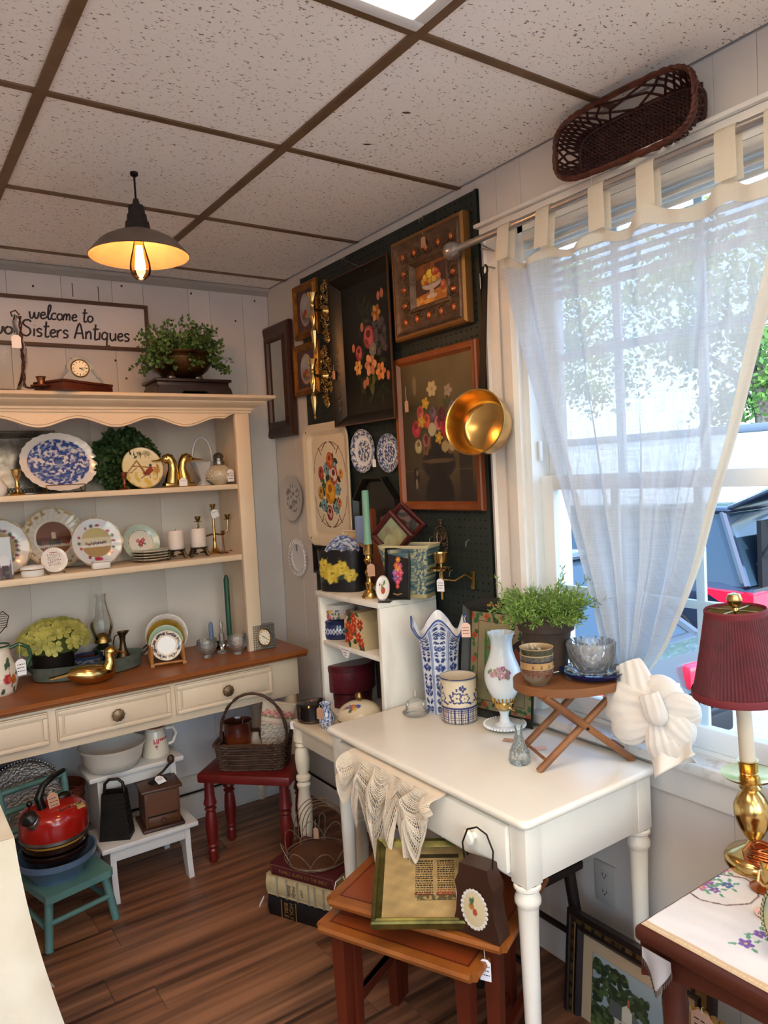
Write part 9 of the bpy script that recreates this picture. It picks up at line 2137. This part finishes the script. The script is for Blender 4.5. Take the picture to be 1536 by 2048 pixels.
  cvm.rect(*[f(.28,0)[0],f(.62,0)[0],f(0,.32)[1],f(0,.5)[1]],'#b5b0a0').put(((cvm.Y > f(0,.5)[1]) & (cvm.Y < f(0,.68)[1] - .0) & (np.abs(cvm.X - f(.42,0)[0]) < (f(0,.68)[1] - cvm.Y) * 1.1)).astype(float),'#c4bfae').put(((cvm.Y > f(0,.48)[1]) & (cvm.Y < f(0,.64)[1]) & (cvm.X > f(.22,0)[0]) & (cvm.X < f(.36,0)[0])).astype(float),'#545a58').put(((cvm.Y > f(0,.48)[1]) & (cvm.X > f(.48,0)[0]) & (cvm.X < f(.64,0)[0]) & (cvm.Y < f(0,.64)[1] - (cvm.X - f(.48,0)[0]) * .7)).astype(float),'#5c625e').rect(f(.42,0)[0],f(.45,0)[0],f(0,.66)[1],f(0,.74)[1],'#9a5a3c')
  for x in (.34,.41,.47,.53,.58): cvm.rect(f(x,0)[0],f(x + .025,0)[0],f(0,.36)[1],f(0,.46)[1],'#4a5250')
  for i in range(60): cvm.ell(*f(g.random() * .6,g.random() * .3),.014,.008,g.choice(['#3c4a28','#566a38','#2c3a20']))
  cvm.blotch('#6f7a44',4,16,.3,.6,mask=(cvm.Y < b + ih * .3).astype(float))
  fr = ((cvm.X < b - .003) | (cvm.X > W2 - b + .003) | (cvm.Y < b - .003) | (cvm.Y > H2 - b + .003))[...,None]; cvm.A = np.where(fr,rgb('#b39c7c'),cvm.A)
  panel('print',cvm,-wd / 2 + .05,wd / 2 - .05,.05,ht - .05,-.009,ART,t,260); return t
 cottage('dark framed print of a white cottage leaning below the window',(1132,1815),.43,.42,-.13,'cottage_print')
 p = at(1405,1960,x=-.25); o = thing('tapestry_pillow','gold pillow with a rope edge and kraft tag under the mahogany table','pillow',(-.3,at(1515,2040,x=-.3).y,.0)); zp = at(1400,2022,x=-.3).z
 def pil(u,v):
  a,b2 = u * 2 - 1,v * 2 - 1; s = (1 - abs(a) ** 4) * (1 - abs(b2) ** 4); return (-.06 * s,-.21 * a * (1 - .06 * b2 * b2),zp / 2 * (b2 * (1 - .06 * a * a) + 1))
 MB().grid(pil,30,30).grid(lambda u,v: (-pil(u,v)[0],pil(u,v)[1],pil(u,v)[2]),30,30).build('cushion',mat('gold_velvet','#8a6a38',.85,col2='#6e5128',scale=30,sheen=.4),o)
 k = MB()
 for ph in (0,PI): k.tube([(.006 * math.cos(i * .8 + ph),.205 - .41 * i / 90,zp * .985 + .006 * math.sin(i * .8 + ph) - .02 * (2 * i / 90 - 1) ** 4) for i in range(91)],.006,6)
 k.build('rope_edge',mat('rope_gold','#a07838',.7),o); price_tag(o,at(1405,2024,x=-.37) + Vector((0,0,.01)),(.05,.06),KRAFT,(-90,0),.01)
 # power outlet on the wall
 p = at(1213,1765,x=0); o = thing('wall_outlet','white duplex power outlet on the wall under the desk','outlet',(-.0015,p.y,p.z),-90); om = mat('outlet_plastic','#b9b2a8',.4); MB().box(-.036,.036,-.006,0,-.058,.058,.003).build('cover_plate',om,o)
 for s in (-1,1):
  r = MB().prism([(.017 * math.cos(a * PI / 8),s * .024 + .014 * math.sin(a * PI / 8)) for a in range(16)],-.008,-.005).build('receptacle',om,o); MB().box(-.007,-.005,-.0085,-.0078,s * .024 - .003,s * .024 + .006).box(.005,.007,-.0085,-.0078,s * .024 - .002,s * .024 + .005).ball((0,-.008,s * .024 - .007),(.0025,.0008,.0025),8,4).build('slots',INK,r)
 # dark chair under the desk
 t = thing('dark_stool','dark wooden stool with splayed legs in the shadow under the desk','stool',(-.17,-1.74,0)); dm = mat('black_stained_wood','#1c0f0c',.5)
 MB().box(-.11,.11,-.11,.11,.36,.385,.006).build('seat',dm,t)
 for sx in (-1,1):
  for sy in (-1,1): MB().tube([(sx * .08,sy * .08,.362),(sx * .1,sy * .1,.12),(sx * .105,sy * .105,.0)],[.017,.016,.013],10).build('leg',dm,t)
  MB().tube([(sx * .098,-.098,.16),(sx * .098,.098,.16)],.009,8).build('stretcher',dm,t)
right_items()
